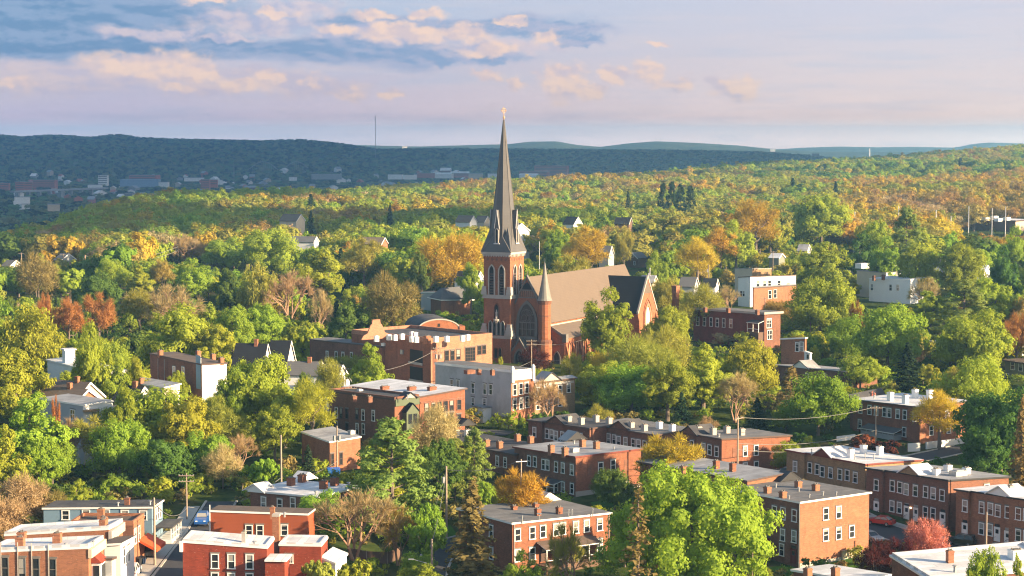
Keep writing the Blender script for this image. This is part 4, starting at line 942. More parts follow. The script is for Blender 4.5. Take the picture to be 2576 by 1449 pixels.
# gymnasium with curved gable behind
p = at_depth(*Q9(1303, 148), 492); gr = tz(p.x, p.y); a = R(14); rt = thing('gymnasium', 'brick hall with a white edged curved gable behind the school roof', 'hall', (p.x, p.y, gr), a)
h0 = p.z - gr; half = 5.2; arc = [(half * math.cos(t_), 0, h0 + 2.5 * math.sin(t_)) for t_ in np.linspace(0, math.pi, 25)]
mb = MB(); mb.prism([(half, 0, -2)] + arc + [(-half, 0, -2)], (0, 16, 0), 0); mb.box(half + .01, half + 1.4, -.3, 4, -2, h0 + .9); mb.build('wall', BRICK_C, rt)
mb = MB(); o_ = [(half * 1.0 * math.cos(t_), -.12, h0 + 2.5 * math.sin(t_)) for t_ in np.linspace(0, math.pi, 25)]; i_ = [((half + .3) * math.cos(t_), -.12, h0 + 2.8 * math.sin(t_)) for t_ in np.linspace(0, math.pi, 25)]
for k in range(24):
    q4 = [o_[k], o_[k + 1], i_[k + 1], i_[k]]; mb.prism(q4, (0, .5, 0)); mb.prism([(x_, .39, z_ - .12) for x_, y_, z_ in q4], (0, 15.8, 0), 1)
mb.build('roof', [STONE, ROOF_D], rt); FOOT.append((Vector((p.x - half * math.cos(a), p.y - half * math.sin(a))), Vector((math.cos(a), math.sin(a))), Vector((-math.sin(a), math.cos(a))), 20, 16)); BLDS.append((1055, 1165, 802, 850, 490))
mb = MB(); mb.box(-.3, .3, -.05, 0, h0 + .8, h0 + 1.6); mb.build('window', DARKVOID, rt)
# ---- top left brick house with white end
b = Bld('brick_house', 'tall brick house with a bright white end wall, upper left', Q1, (1275, 118), (1432, 108), (948, 48), 408, 40, WHITE_W, BRICK_D, roof=ROOF_B, edge=TRIM_B, group=RH, over=.15, clear=.7)
b.win('l', [(1100, 157), (1157, 160)], .9, 2.0).chim([(1013, 38), (1252, 42), (1345, 62), (1398, 85)], 1.0, .9, BRICK_O).pipes([(1268, 90)], .9, .12).panel('l', [(1253, 160)], 1.8, 7.0, BLUE_W, .05, 'siding_strip').downpipe('l', [1001, 1041])
b = Bld('garage', 'low garages with pale flat roof in front of the tall brick house', Q1, (1040, 262), (1135, 240), (788, 222), 392, 40, WHITE, GREY_W, roof=ROOF_S, edge=WHITE, cat='garage', clear=.6)
b.chim([(893, 215)], 1.0, .8, BRICK_O).panel('r', [(1060, 285), (1095, 278)], 1.6, 2.0, BEIGE_W, .04, 'garage_door')
b = Bld('white_house', 'grey and white flat roofed house, left, among trees', Q1, (525, 375), (712, 348), (246, 332), 352, 40, WHITE_W, GREY_W, roof=ROOF_S, edge=WHITE, group='wooden houses', over=.15, clear=.5)
b.win('l', [(460, 428)], 1.6, 1.6, 'pair').win('r', [(594, 437), (661, 437), (706, 430)], .8, 1.5).panel('r', [(570, 402)], 3.0, .35, BRICK_T, .7, 'awning')
gable_house('brown_house', 'long brown roofed house with white trimmed gable, behind the flat grey house', Q1, (565, 228), (360, 0), 388, 150, 4.0, 4, 3.0, BEIGE_W, SHING_B, win=((0, 5.2, .8, 1.1),), chimney=1, group='wooden houses')
gable_house('brown_house', 'lower brown roofed house with red brick gable, right beside the flat grey house', Q1, (552, 272), (250, 0), 372, 150, 4.2, 4, 2.6, BRICK_O, SHING_B, chimney=1, group='wooden houses')
gable_house('white_house', 'small white gabled house below the tall brick house', Q1, (905, 255), (770, 0), 380, 158, 3.6, 4, 2.8, WHITE_W, SHING_D, win=((0, 3.2, .8, 1.3),), chimney=1, group='wooden houses')
b = Bld('white_house', 'long white house behind trees at the left edge of the houses', Q1, (640, 175), (795, 155), (300, 150), 412, 30, WHITE_W, roof=ROOF_W, edge=WHITE, group='wooden houses', clear=.15)
cv = b.face('l', *Q1(392, 120), zfix=b.hN + 1)[0]; b.box(.4, 2.6, cv - 1.1, cv + 1.1, 0, b.hN + 2.6, WHITE_W, 'cupola').box(.1, 2.9, cv - 1.4, cv + 1.4, b.hN + 2.61, b.hN + 2.9, ROOF_W, 'cupola_roof').row('l', [340, 420, 500, 560], 2.2)
# ---- dark gabled twin houses left of the school
R6 = dict(group='wooden houses')
gable_house('gabled_house', 'left of the twin white gabled houses with dark steep roofs', Q6, (208, 1222), (-20, 0), 440, 168, 3.9, 4.5, 6.0, WHITE_W, SHING_D, chimney=1, **R6)
gable_house('gabled_house', 'right of the twin white gabled houses with dark steep roofs', Q6, (390, 1198), (250, 0), 446, 168, 4.3, 4.5, 6.6, WHITE_W, SHING_D, win=((0, 4.2, 1.6, 2.0),), **R6)
gable_house('gabled_house', 'low house with dark grey roof in front of the twin gabled houses', Q6, (630, 1362), (380, 0), 428, 172, 3.2, 2.6, 2.4, WHITE_W, SHING_G, chimney=1, clear=.5, **R6)
gable_house('white_house', 'white gabled house partly behind young trees, left of the school tree', Q6, (790, 1385), (690, 0), 418, 155, 3.3, 4, 3.4, WHITE_W, SHING_G, win=((0, 3.5, .8, 1.4),), clear=.4, **R6)
# ---- bottom left street: painted houses
AL = 86.0
b = Bld('blue_house', 'long blue sided house with dark roof and white porch, bottom left', QL, (2095, 208), (2245, 112), (600, 222), 291, AL, BLUE_W, roof=ROOF_D, edge=WHITE, group='wooden houses', over=.2, down=3, clear=.9)
b.win('l', [(1187, 290), (1460, 290), (1722, 297), (1975, 305), (905, 300)], .95, 1.25).win('r', [(2155, 285), (2205, 250), (2180, 268)], .8, 1.7).chim([(1755, 108)], 1.1, .7, BRICK_D).pipes([(1628, 155), (2072, 135)], .5, .14)
b.box(1.0, 7.5, -2.8, -.05, 2.4, 2.6, ROOF_D, 'porch_roof').box(1.0, 7.5, -2.7, -.06, -1, .75, WHITE, 'porch_floor')
for uu in (1.1, 2.7, 4.3, 5.9, 7.3): b.box(uu - .07, uu + .07, -2.65, -2.5, .75, 2.39, WHITE, 'porch_post')
b.box(1.05, 7.4, -2.62, -2.54, 1.4, 1.5, WHITE, 'porch_rail')
b = Bld('brick_house', 'brown roofed brick house with an orange awning, in front of the blue house', QL, (1842, 448), (1990, 338), (980, 440), 276, AL, BRICK_O, BRICK_D, roof=ROOF_B, edge=BRICK_O, group=RH, over=.05, rim=(.4, .3, BRICK_O))
b.chim([(1395, 285), (1425, 400)], 1.5, .9, BRICK_O).win('r', [(1862, 590), (1915, 555)], .8, 2.0)
BH2 = b
u0 = b.lu * .45; mb = MB(); zt = 3.4; mb.prism([(0, -2.6, zt - 1.3), (0, -.01, zt), (0, -.01, zt - .35), (0, -2.6, zt - 1.75)], (5.2, 0, 0)); mb.build('awning', ORANGE, b.root, (u0, 0, 0))
b = Bld('brick_house', 'orange brick house with white stepped roof and bracketed cornice, bottom left', QL, (1500, 505), (1692, 400), (60, 592), 262, AL, BRICK_O, roof=ROOF_W, edge=WHITE, group=RH, over=.05, rim=(.3, .3, ROOF_W), flat=False)
b.win('r', [(1508, 760), (1560, 725), (1615, 690), (1615, 920)], .8, 2.0).chim([(1430, 405)], 1.0, 1.6, BRICK_O, d=.8).panel('r', [(1592, 520)], b.lu * .98, 1.2, STONE, .45, 'cornice').chim([(300, 600), (790, 615)], 1.3, 1.0, BRICK_O)
b = Bld('brick_house', 'brick house with pilasters and ragged white roof at the bottom left corner', QL, (1218, 765), (1428, 642), (-160, 822), 246, AL, BRICK_O, roof=ROOF_W, edge=WHITE, group=RH, over=.05, rim=(.35, .3, ROOF_W), flat=False, clear=.5)
b.win('l', [(70, 1030), (305, 1037), (497, 1045), (727, 1052)], .75, 2.6, frame=STONE_D).panel('l', [(15, 1000), (248, 1000), (440, 1010), (672, 1020)], .10, 6.0, STONE, .12, 'downpipe').panel('r', [(1320, 760)], b.lu * .98, 1.1, BEIGE_W, .45, 'cornice').pipes([(1290, 690), (908, 720)], .4, .12).chim([(280, 665)], 1.2, 1.0, BRICK_O)
u, z = b.face('r', *QL(1300, 1000)); mb = MB(); mb.box(-1.2, 1.2, -1.2, -.01, z - 3, z + .6); o = mb.build('bay_window', WHITE, b.root, (u, 0, 0))
mb = MB(); mb.box(-.9, .9, -1.26, -1.205, z - 1.4, z + .3); mb.box(-1.26, -1.205, -1.0, -.2, z - 1.4, z + .3); mb.build('pane', GLASS, o); mb = MB(); mb.prism([(-1.4, -1.4, z + .62), (-1.4, -.02, z + .62), (-1.4, -.02, z + 1.9)], (2.8, 0, 0)); mb.build('bay_roof', BRICK_R, o)
b = Bld('white_house', 'narrow white house squeezed between the brick houses, bottom left', QL, (1662, 712), (1850, 612), (1440, 725), 256, AL, WHITE_W, roof=ROOF_B, edge=WHITE, group='wooden houses', over=.25, clear=.6)
b.win('r', [(1712, 870), (1775, 830)], .8, 2.0)
b = Bld('shed', 'small grey shed in front of the narrow white house', QL, (1540, 925), (1600, 900), (1390, 925), 249, AL, GREY_W, roof=ROOF_G, edge=TRIM_B, cat='shed', over=.1, clear=.5)
# ---- bottom: red painted house
QM = conv(429.3, 1241.0, 5.486)
b = Bld('red_house', 'dark red house with stepped white roof at the bottom left of centre', QM, (1328, 765), (1425, 640), (165, 680), 255, AL, BRICK_R, roof=ROOF_W, edge=WHITE, group=RH, over=.1, rim=(.2, .3, ROOF_W), clear=.6, flat=False)
b.win('l', [(612, 938), (838, 940), (1090, 946), (612, 1195), (838, 1200), (1090, 1205)], .8, 1.75).chim([(1010, 600)], 1.4, .5, STONE).pipes([(1160, 690)], .35, .18)
b.panel('l', [(150, 730)], .4, 1.4, WHITE, .35, 'bracket')
b.box(-1.6, 1.8, -2.6, -.05, -3, b.hN - 1.3, BRICK_R, 'annex').box(-1.9, 2.0, -2.9, -.04, b.hN - 1.29, b.hN - 1.05, ROOF_W, 'annex_roof')
b = Bld('red_house', 'low red wing with white roof and tall brick chimney beside the dark red house', QM, (2075, 735), (2165, 625), (1500, 725), 262, AL, BRICK_R, roof=ROOF_W, edge=WHITE, group=RH, over=.1, rim=(.2, .3, ROOF_W), clear=.6)
b.win('l', [(1635, 905)], .9, 1.0, 'grid').box(-1.8, -.05, b.lv * .78, b.lv, -3, 1.2, CONC, 'terrace')
u, v, z = b.onroof(*QM(1460, 660)); mb = MB(); mb.box(-.5, .5, -.45, .45, -4, 3.4); mb.box(-.55, .55, -.5, .5, 3.4, 3.7, 1); mb.build('chimney', [BRICK_O, STONE], b.roof, (u, v, z))
b = Bld('shed', 'white shed with sloping roof at the end of the red wing', QM, (2270, 980), (2430, 850), (2085, 905), 262, 70, WHITE_W, roof=ROOF_W, edge=WHITE, cat='shed', over=.15, clear=.6)
b = Bld('red_house', 'rust red house with grey brown roof, behind the dark red house', QM, (1890, 305), (1985, 235), (548, 258), 277, AL, mat('siding_rust', (.30, .075, .03), .8, .12, .3, 'siding'), roof=ROOF_B, edge=WHITE, group='wooden houses', over=.12, flat=False, clear=.9)
b.win('l', [(1082, 515), (1232, 515), (1570, 508)], .8, 1.4).chim([(1405, 245)], 1.2, .6, BRICK_O).panel('l', [(543, 410)], .15, 5.2, WHITE, .06, 'corner_board').pipes([(1570, 290)], .4, .15)
b.box(.3, 2.6, -1.6, -.05, -1, .6, WOOD, 'deck').box(.4, .55, -1.55, -1.4, .6, 2.2, WHITE, 'deck_post').box(2.3, 2.45, -1.55, -1.4, .6, 2.2, WHITE, 'deck_post')
# ---- white roof with four brick chimneys
b = Bld('brick_house', 'brown brick house whose white roof carries four brick chimneys, left of the pine', Q2, (490, 955), (757, 890), (66, 915), 300, 56, BRICK_D, roof=ROOF_W, edge=WHITE, group=RH, clear=.8)
b.win('l', [(252, 997), (335, 990), (150, 985), (430, 1010)]).chim([(322, 852), (392, 832), (528, 872), (597, 852)], 1.25, 1.0, BRICK).pediment(100, 890, 4, 1.1, 3, WHITE, ROOF_W, 'l').pediment(380, 812, 4, 1.2, 2, WHITE, ROOF_W, 'br').pipes([(205, 890), (480, 925), (687, 868)], .4, .18)
# ---- little brick workshop with flat roof
b = Bld('workshop', 'small orange brick workshop with flat pale roof and a blue bin beside it', Q2, (567, 607), (760, 575), (390, 545), 345, 38, BRICK_O, roof=ROOF_S, edge=WHITE, cat='workshop', over=.15, clear=.8)
b.win('r', [(583, 715), (638, 708)], .5, 2.0, frame=TRIM_B).boxes([(705, 540)], 1.0, .9, .6, METAL)
# ---- right, behind the church
b = Bld('brick_house', 'dark brick house with pale cornice right of the church transept', Q8, (345, 992), (470, 984), (-205, 955), 540, 38, BRICK_D, mat('brick_maroon', (.16, .045, .032), .9, .12, .35, 'brick'), roof=ROOF_G, edge=STONE, group=RH, over=.6, thick=.6)  # the right wall's dark brown carries its shadow in the colour
b.win('l', [(-172, 1045), (-120, 1048), (-69, 1050), (-20, 1055), (30, 1058), (85, 1062)], 1.0, 2.3).win('r', [(380, 1060), (385, 1150)], 1.6, 2.4, 'pair').porch('l', 250, 340, 1035, 2.0, .6, 2, ROOF_D).chim([(-115, 950), (65, 955), (290, 970)], .8, .9, BRICK_D)
b = Bld('brick_house', 'bright orange brick house in front of a long white house, upper right', Q8, (262, 790), (592, 768), (254, 784), 650, 38, BRICK_O, roof=ROOF_S, edge=TRIM_B, group=RH, over=.1, clear=.9)
b.win('r', [(386, 838), (428, 832)], 1.3, 2.6)
b = Bld('white_house', 'long white two storey house behind the bright orange brick house', Q8, (235, 702), (590, 690), (142, 706), 678, 34, WHITE_W, roof=ROOF_W, edge=TRIM_B, group='wooden houses', over=.15)
b.win('r', [(295, 752), (345, 752), (384, 752), (458, 752), (530, 765)], 1.3, 1.9, lintel=False).win('l', [(165, 830), (185, 830)], 1.0, 1.8, lintel=False)
b = Bld('white_house', 'white flat roofed house with two dark windows, right of the long white house', Q8, (1480, 724), (1625, 705), (1158, 718), 690, 40, WHITE_W, roof=ROOF_W, edge=WHITE, group='wooden houses', over=.1)
b.win('l', [(1325, 783), (1380, 783), (1180, 780)], 1.1, 2.1, lintel=False).chim([(1195, 705), (1268, 700)], 1.3, .9, BRICK_D)
b = Bld('beige_block', 'beige flat roofed block behind the white flat roofed house', Q8, (1290, 672), (1475, 660), (1062, 655), 716, 40, WHITE_W, BEIGE_W, roof=ROOF_G, edge=STONE, cat='building', over=.1)
b.boxes([(1270, 610), (1330, 612), (1105, 615)], 4.5, 3.0, 1.8, WHITE).win('r', [(1375, 685)], 1.5, 1.6, frame=TRIM_B)
b = Bld('beige_block', 'small tan building left behind the long white house', Q8, (250, 640), (400, 640), (115, 640), 715, 34, BRICK_T, BEIGE_W, roof=ROOF_S, edge=STONE, cat='building', over=.1)
b = Bld('store_building', 'wide low brown building with pale roof units at the far right', Q8, (2295, 272), (2420, 262), (1893, 258), 1180, 42, BEIGE_W, BROWN_W, roof=ROOF_W, edge=TRIM_B, cat='building', over=.2, thick=.8)
b.boxes([(2020, 245), (2060, 250), (2130, 240), (2160, 258), (2225, 250)], 4, 3, 1.8, WHITE)
b = Bld('orange_house', 'narrow orange brick house behind the green trees, centre right', Q8, (660, 1180), (672, 1178), (475, 1200), 470, 46, BRICK_O, roof=ROOF_S, edge=WHITE, group=RH, over=.25)
b.win('l', [(635, 1240), (600, 1245)], .9, 2.0)
b = Bld('white_house', 'tiny white annex at the foot of the narrow orange house', Q8, (700, 1300), (712, 1298), (655, 1285), 462, 46, WHITE_W, roof=ROOF_W, edge=WHITE, group='wooden houses', over=.1)
b.win('l', [(682, 1338)], .7, 2.2)
b = Bld('green_house', 'grey green sided house with brown roof at the right edge', Q4, (1795, 110), (1900, 100), (1665, 90), 470, 40, GREEN_W, roof=ROOF_B, edge=TRIM_B, group='wooden houses', over=.5)
b.win('l', [(1715, 120), (1765, 128), (1680, 195)], .9, 1.8).chim([(1772, 20)], 2.0, .9, WHITE)
# hipped building behind the church, left
b = Bld('brick_house', 'low brick building with big slate grey roof left behind the church tower', Q6, (1560, 882), (1800, 880), (1480, 866), 640, 42, BRICK_O, BRICK_D, roof=SHING_G, edge=WHITE, group=RH, over=.8)
mb = MB(); L_, W_ = b.lu + 1.6, b.lv + 1.6; zz = b.hN + .3
mb.poly([(-.8, -.8, zz), (L_ - .8, -.8, zz), (L_ - 4, W_ / 2, zz + 3.4), (3, W_ / 2, zz + 3.4)]); mb.poly([(-.8, -.8, zz), (3, W_ / 2, zz + 3.4), (-.8, W_ - .8, zz)]); mb.poly([(L_ - .8, -.8, zz), (L_ - .8, W_ - .8, zz), (L_ - 4, W_ / 2, zz + 3.4)]); mb.poly([(-.8, W_ - .8, zz), (3, W_ / 2, zz + 3.4), (L_ - 4, W_ / 2, zz + 3.4), (L_ - .8, W_ - .8, zz)])
mb.build('hip_roof', SHING_G, b.roof)
b.panel('r', [(1640, 920)], 1.2, 3.0, BRICK_O, .15, 'buttress')
b = Bld('white_house', 'pale low building with flat roof left behind the brick hall, upper centre', Q6, (1520, 825), (1600, 818), (1405, 822), 660, 42, GREY_W, roof=ROOF_D, edge=WHITE, group='wooden houses', over=.3, clear=.6)
# gambrel and small far houses
def far_house(q, peak, other, D, ang, half, rise, wm, rm, label, win=((0, 3.2, 1.0, 1.5),), name='far_house'):
    gable_house(name, label, q, peak, other, D, ang, half, 4, rise, wm, rm, win=win, group='houses among the far trees', clear=.12)
gr = gable_house('barn_house', 'brown barn roofed house with white trim and white window behind the church roof', Q7, (1222, 512), (1290, 0), 862, 40, 3.6, 4, 2.2, BROWN_W, SHING_G, win=((0, 5.4, 2.0, 1.6), (-1.5, 2.0, .8, 1.5)), group='houses among the far trees')
far_house(Q7, (362, 285), (330, 0), 900, 120, 4.2, 3.2, WHITE_W, SHING_G, 'white gabled house just right of the spire', ((0, 5.0, 1.4, 1.4),))
far_house(Q7, (800, 235), (720, 0), 1010, 150, 4.5, 3.5, WHITE_W, SHING_D, 'dark roofed white house beyond the golden tree')
far_house(Q7, (1210, 240), (1100, 0), 1000, 165, 4.5, 3.0, BROWN_W, SHING_D, 'dark roofed house left of the orange tree, far behind the church')
far_house(Q7, (1060, 460), (1010, 0), 820, 160, 4.0, 4.0, GREY_W, SHING_G, 'grey house with steep roof left of the barn roofed house')
far_house(Q8, (1035, 490), (985, 0), 800, 150, 4.3, 3.6, GREEN_W, SHING_D, 'grey gabled house with white trim beneath the dark round tree', ((0, 3.4, 1.2, 1.6),))
far_house(Q6, (470, 215), (340, 0), 1030, 160, 5.0, 3.2, BEIGE_W, SHING_B, 'tan house on the wooded rise left of the spire')
far_house(Q6, (1810, 225), (1700, 0), 1050, 160, 5.0, 3.2, WHITE_W, SHING_B, 'brown roofed house half hidden left of the spire')
far_house(Q6, (1920, 228), (1850, 0), 1070, 160, 5.0, 3.0, BEIGE_W, SHING_B, 'brown roofed house touching the spire on its left')
far_house(Q6, (1120, 395), (960, 0), 860, 165, 4.5, 2.6, BRICK_O, SHING_B, 'orange roofed house in the trees left of the church tower')
far_house(Q6, (590, 388), (400, 0), 900, 168, 4.0, 2.2, WHITE_W, SHING_G, 'white low house above the lime green trees, left')
far_house(Q6, (1860, 660), (1700, 0), 690, 160, 4.2, 2.8, WHITE_W, SHING_D, 'white house with dark roof left behind the belfry')
far_house(Q5, (530, 520), (500, 0), 860, 150, 4.5, 2.6, GREY_W, SHING_G, 'grey house beside the power lines, far left')
far_house(Q8, (690, 450), (630, 0), 860, 160, 4.2, 2.5, GREY_W, ROOF_S, 'pale roofed house behind the round lime tree')
far_house(Q8, (480, 520), (450, 0), 770, 150, 3.0, 1.5, GREEN_W, ROOF_W, 'narrow green house with a white roof, right')
far_house(Q8, (1745, 552), (1705, 0), 760, 160, 3.5, 1.8, WHITE_W, ROOF_D, 'white porch fronted house between round trees, right')
far_house(Q8, (2330, 545), (2310, 0), 800, 150, 4.0, 2.0, WHITE_W, ROOF_W, 'white house at the right edge among green trees')
far_house(Q8, (2075, 610), (2040, 0), 730, 150, 3.6, 2.0, WHITE_W, ROOF_W, 'small white house below the white pine, right')
far_house(Q7, (1720, 705), (1610, 0), 640, 165, 4.5, 2.6, GREY_W, SHING_G, 'grey roofed house left of the long white house')
far_house(Q7, (1880, 715), (1790, 0), 660, 165, 4.0, 2.4, WHITE_W, SHING_D, 'white house with blue grey roof beside the long white house')
far_house(Q7, (1400, 690), (1350, 0), 640, 165, 4.0, 2.0, BEIGE_W, ROOF_S, 'pale low house right behind the transept gable')
far_house(Q5, (120, 572), (80, 0), 880, 160, 4.5, 2.2, WHITE_W, SHING_G, 'white house half hidden in the dark trees, far left')
# tall stack
p = at_depth(*Q7(1560, 768), 566); g = tz(p.x, p.y); rt = thing('brick_stack', 'tall square brick chimney stack right of the church', 'chimney', (p.x, p.y, g), R(50)); h = p.z - g
mb = MB(); mb.hexa([(-.85, -.85, -1), (.85, -.85, -1), (.85, .85, -1), (-.85, .85, -1), (-.68, -.68, h - 2.2), (.68, -.68, h - 2.2), (.68, .68, h - 2.2), (-.68, .68, h - 2.2)]); mb.build('shaft', BRICK_C, rt)
mb = MB(); mb.box(-.82, .82, -.82, .82, h - 2.19, h - .4); mb.box(-.92, .92, -.92, .92, h - .39, h); mb.build('cap', BRICK_O, rt); BLDS.append((1690, 1712, 716, 790, 560))
# ================================================================ church
CA = R(62.2); cN = at_depth(1283.0, 800, 505); cg = tz(cN.x, cN.y)
church = thing('church', 'red brick gothic church with tall grey slate spire, round corner turret and steep tan roof', 'church', (cN.x, cN.y, cg), CA)
zc = lambda z: z - cg                       # absolute height -> local
TW = 7.6
def arch_pts(w, h, n=9):
    """pointed arch outline centred on x=0, base z=0: width w, total height h"""
    sp = h - w * .95; pts = [(-w / 2, 0), (w / 2, 0)]
    for i in range(n + 1):
        t_ = i / n; ang = t_ * math.radians(60); pts.append((w / 2 - w + w * math.cos(ang), sp + w * math.sin(ang) * .95 / .866))
    pts[-1] = (0, h)
    for i in range(n - 1, -1, -1):
        ang = i / n * math.radians(60); pts.append((-w / 2 + w - w * math.cos(ang), sp + w * math.sin(ang) * .95 / .866))
    return pts
def arch_panel(w, h, d0, d1):
    mb = MB(); mb.prism([(x, d0, z) for x, z in arch_pts(w, h)], (0, d1 - d0, 0)); return mb
def arch_ring(w, h, t_, d0, d1, foot=True):
    mb = MB(); a = arch_pts(w, h); b_ = arch_pts(w + 2 * t_, h + t_ * 1.15); b_[0] = (b_[0][0], 0); n = len(a)
    for i in range(1, n):
        j = (i + 1) % n; q = [a[i], b_[i], b_[j], a[j]]; mb.prism([(x, d0, z) for x, z in q], (0, d1 - d0, 0))
    return mb
def on_face(f, plane, p, z, mb, name, m, parent=None):
    o = mb.build(name, m, parent or church)
    if f == 'r': o.location = (p, plane, z)
    else: o.location = (plane, p, z); o.rotation_euler = (0, 0, -math.pi / 2)
    return o
def gothic(f, plane, p, z, w, h, ring=.3, glass=None, rm=None, louvre=0, tracery=0, name='window'):
    o = on_face(f, plane, p, z, arch_ring(w, h, ring, -.28, -.001), name, rm or STONE)
    g = arch_panel(w * .99, h * .99, -.06, -.002).build('pane', glass or GLASSV, o)
    if louvre:
        lm_ = MB()
        for i in range(louvre): zz = h * .06 + i * h * .72 / louvre; lm_.hexa([(-w * .46, -.26, zz), (w * .46, -.26, zz), (w * .46, -.065, zz + .25), (-w * .46, -.065, zz + .25), (-w * .46, -.26, zz + .07), (w * .46, -.26, zz + .07), (w * .46, -.065, zz + .32), (-w * .46, -.065, zz + .32)])
        lm_.build('louvre', TRIM_B, o)
    if tracery:
        tm = MB()
        for i in range(1, 4): x = -w / 2 + w * i / 4; tm.box(x - .09, x + .09, -.2, -.061, 0.1, h * .42)
        tm.box(-w / 2, w / 2, -.21, -.061, h * .40, h * .44); tm.box(-w / 2, w / 2, -.19, -.061, h * .2, h * .225)
        c0 = h * .62
        for rr, cx_, cz_ in ((w * .36, 0, c0), (w * .16, -w * .17, c0 - w * .10), (w * .16, w * .17, c0 - w * .10), (w * .16, 0, c0 + w * .18)):
            for i in range(20):
                a0, a1 = 2 * math.pi * i / 20, 2 * math.pi * (i + 1) / 20
                q = [((rr) * math.cos(a0) + cx_, (rr) * math.sin(a0) + cz_), ((rr + .12) * math.cos(a0) + cx_, (rr + .12) * math.sin(a0) + cz_), ((rr + .12) * math.cos(a1) + cx_, (rr + .12) * math.sin(a1) + cz_), (rr * math.cos(a1) + cx_, rr * math.sin(a1) + cz_)]
                tm.prism([(x, -.2, z_) for x, z_ in q], (0, .14, 0))
        tm.build('tracery', STONE_D, o)
    return o
# ---- tower
Z = dict(base=9.0, band=19.6, belf=31.0)
mb = MB(); mb.box(-.35, TW + .35, -.35, TW + .35, -3, zc(9.2)); mb.box(0, TW, 0, TW, zc(9.2), zc(31.0)); tw = mb.build('tower', BRICK_C, church)
mb = MB()
for z0, z1, o in ((9.2, 9.9, .45), (19.4, 20.0, .28), (20.0, 20.35, .16), (30.3, 30.75, .22), (30.75, 31.3, .45)): mb.box(-o, TW + o, -o, TW + o, zc(z0), zc(z1))
mb.build('stone_course', STONE, tw)
mb = MB()
for i in range(11):
    x = .2 + i * (TW - .4) / 10
    mb.box(x - .14, x + .14, -.42, -.23, zc(30.1), zc(30.749)); mb.box(-.42, -.23, x - .14, x + .14, zc(30.1), zc(30.749))
mb.build('dentil', STONE, tw)
mb = MB()
for i in range(5):
    x = 1.2 + i * 1.3
    for f in (0, 1):
        pts = [(x + .38 * math.cos(t_), -.05, zc(29.4) + .38 * math.sin(t_)) for t_ in np.linspace(0, 2 * math.pi, 9)[:-1]]
        mb.prism(pts if f == 0 else [(p_[1], p_[0], p_[2]) for p_ in pts][::-1], (0, .05, 0) if f == 0 else (.05, 0, 0))
mb.build('roundel_band', BRICK_D, tw)
for (u, v) in ((-.25, -.25), (TW - .65, -.25), (-.25, TW - .65)):      # stepped corner buttresses
    mb = MB()
    for k in range(4): e = .55 - k * .14; mb.box(u - e, u + .9 + e, v - e, v + .9 + e, zc(9.9 + k * .75), zc(9.9 + (k + 1) * .75) - .002)
    for k in range(3): e = .28 - k * .09; mb.box(u - e, u + .9 + e, v - e, v + .9 + e, zc(20.36 + k * .7), zc(20.36 + (k + 1) * .7) - .002)
    mb.build('buttress_cap', STONE, tw)
for p in (2.35, 5.25):
    for f in 'lr': gothic(f, 0, p, zc(20.4), 1.35, 7.4, .32, DARKVOID, STONE, louvre=8)
gothic('l', 0, 3.8, zc(14.2), 1.2, 3.8, .2, DARKVOID, BRICK_D, name='niche')
st = MB(); st.lathe(-.2, 3.8, [(.3, zc(14.25)), (.34, zc(14.6)), (.24, zc(15.3)), (.30, zc(15.9)), (.12, zc(16.2)), (.17, zc(16.4)), (.10, zc(16.6))], 8); st.build('statue', STONE, tw)
st = MB(); st.lathe(-.1, 3.8, [(.25, zc(12.9)), (.5, zc(13.4)), (.85, zc(13.8)), (.9, zc(14.19))], 8); st.build('bracket', STONE, tw)
for p in (2.0, 3.2, 4.4, 5.6): gothic('l', 0, p, zc(10.0), .8, 3.6 if p < 9 else 3, .16, DARKVOID, STONE)
for p in (2.6, 3.8): gothic('l', -.35, p, zc(4.2), .8, 2.6, .15, DARKVOID, BRICK_D)
gothic('r', 0, 3.8, zc(12.0), .9, 3.0, .2, DARKVOID, BRICK_D)
# ---- spire
T2 = TW / 2; sp = MB(); e = TW / 2 + .55; R8 = 3.35 / math.cos(math.pi / 8)
oct_ = lambda r, z: [(T2 + r * math.cos(math.pi / 8 + i * math.pi / 4), T2 + r * math.sin(math.pi / 8 + i * math.pi / 4), z) for i in range(8)]
z0, z1, zt = zc(31.3), zc(35.2), zc(65.0)
b8 = oct_(3.75 / math.cos(math.pi / 8), z0 + .01); t8 = oct_(R8 * .93, z1); sq = [(T2 - e, T2 - e, z0), (T2 + e, T2 - e, z0), (T2 + e, T2 + e, z0), (T2 - e, T2 + e, z0)]
# skirt: square eave rising to the octagon
ring = oct_(R8 * .95, z1)
S_ = {0: sq[2], 1: sq[3], 2: sq[0], 3: sq[1]}
def corner(i): return S_[i]
# octagon vertex k at angle 22.5+45k ; faces: k..k+1
cardinal = [(7, 0, 1, 2), (1, 2, 2, 3), (3, 4, 3, 0), (5, 6, 0, 1)]      # faces toward +u, +v, -u, -v with the eave corners they span
sp.poly([sq[1], sq[2], ring[0], ring[7]]); sp.poly([sq[2], sq[3], ring[2], ring[1]]); sp.poly([sq[3], sq[0], ring[4], ring[3]]); sp.poly([sq[0], sq[1], ring[6], ring[5]])
sp.poly([sq[2], ring[1], ring[0]]); sp.poly([sq[3], ring[3], ring[2]]); sp.poly([sq[0], ring[5], ring[4]]); sp.poly([sq[1], ring[7], ring[6]])
tip = oct_(.16, zt); mid = oct_(R8 * .95 * .52, zc(49.8))
for i in range(8):
    j = (i + 1) % 8; sp.poly([ring[i], ring[j], mid[j], mid[i]]); sp.poly([mid[i], mid[j], tip[j], tip[i]])
sp.poly(tip); spire = sp.build('spire', SLATE, church)
rb = MB()
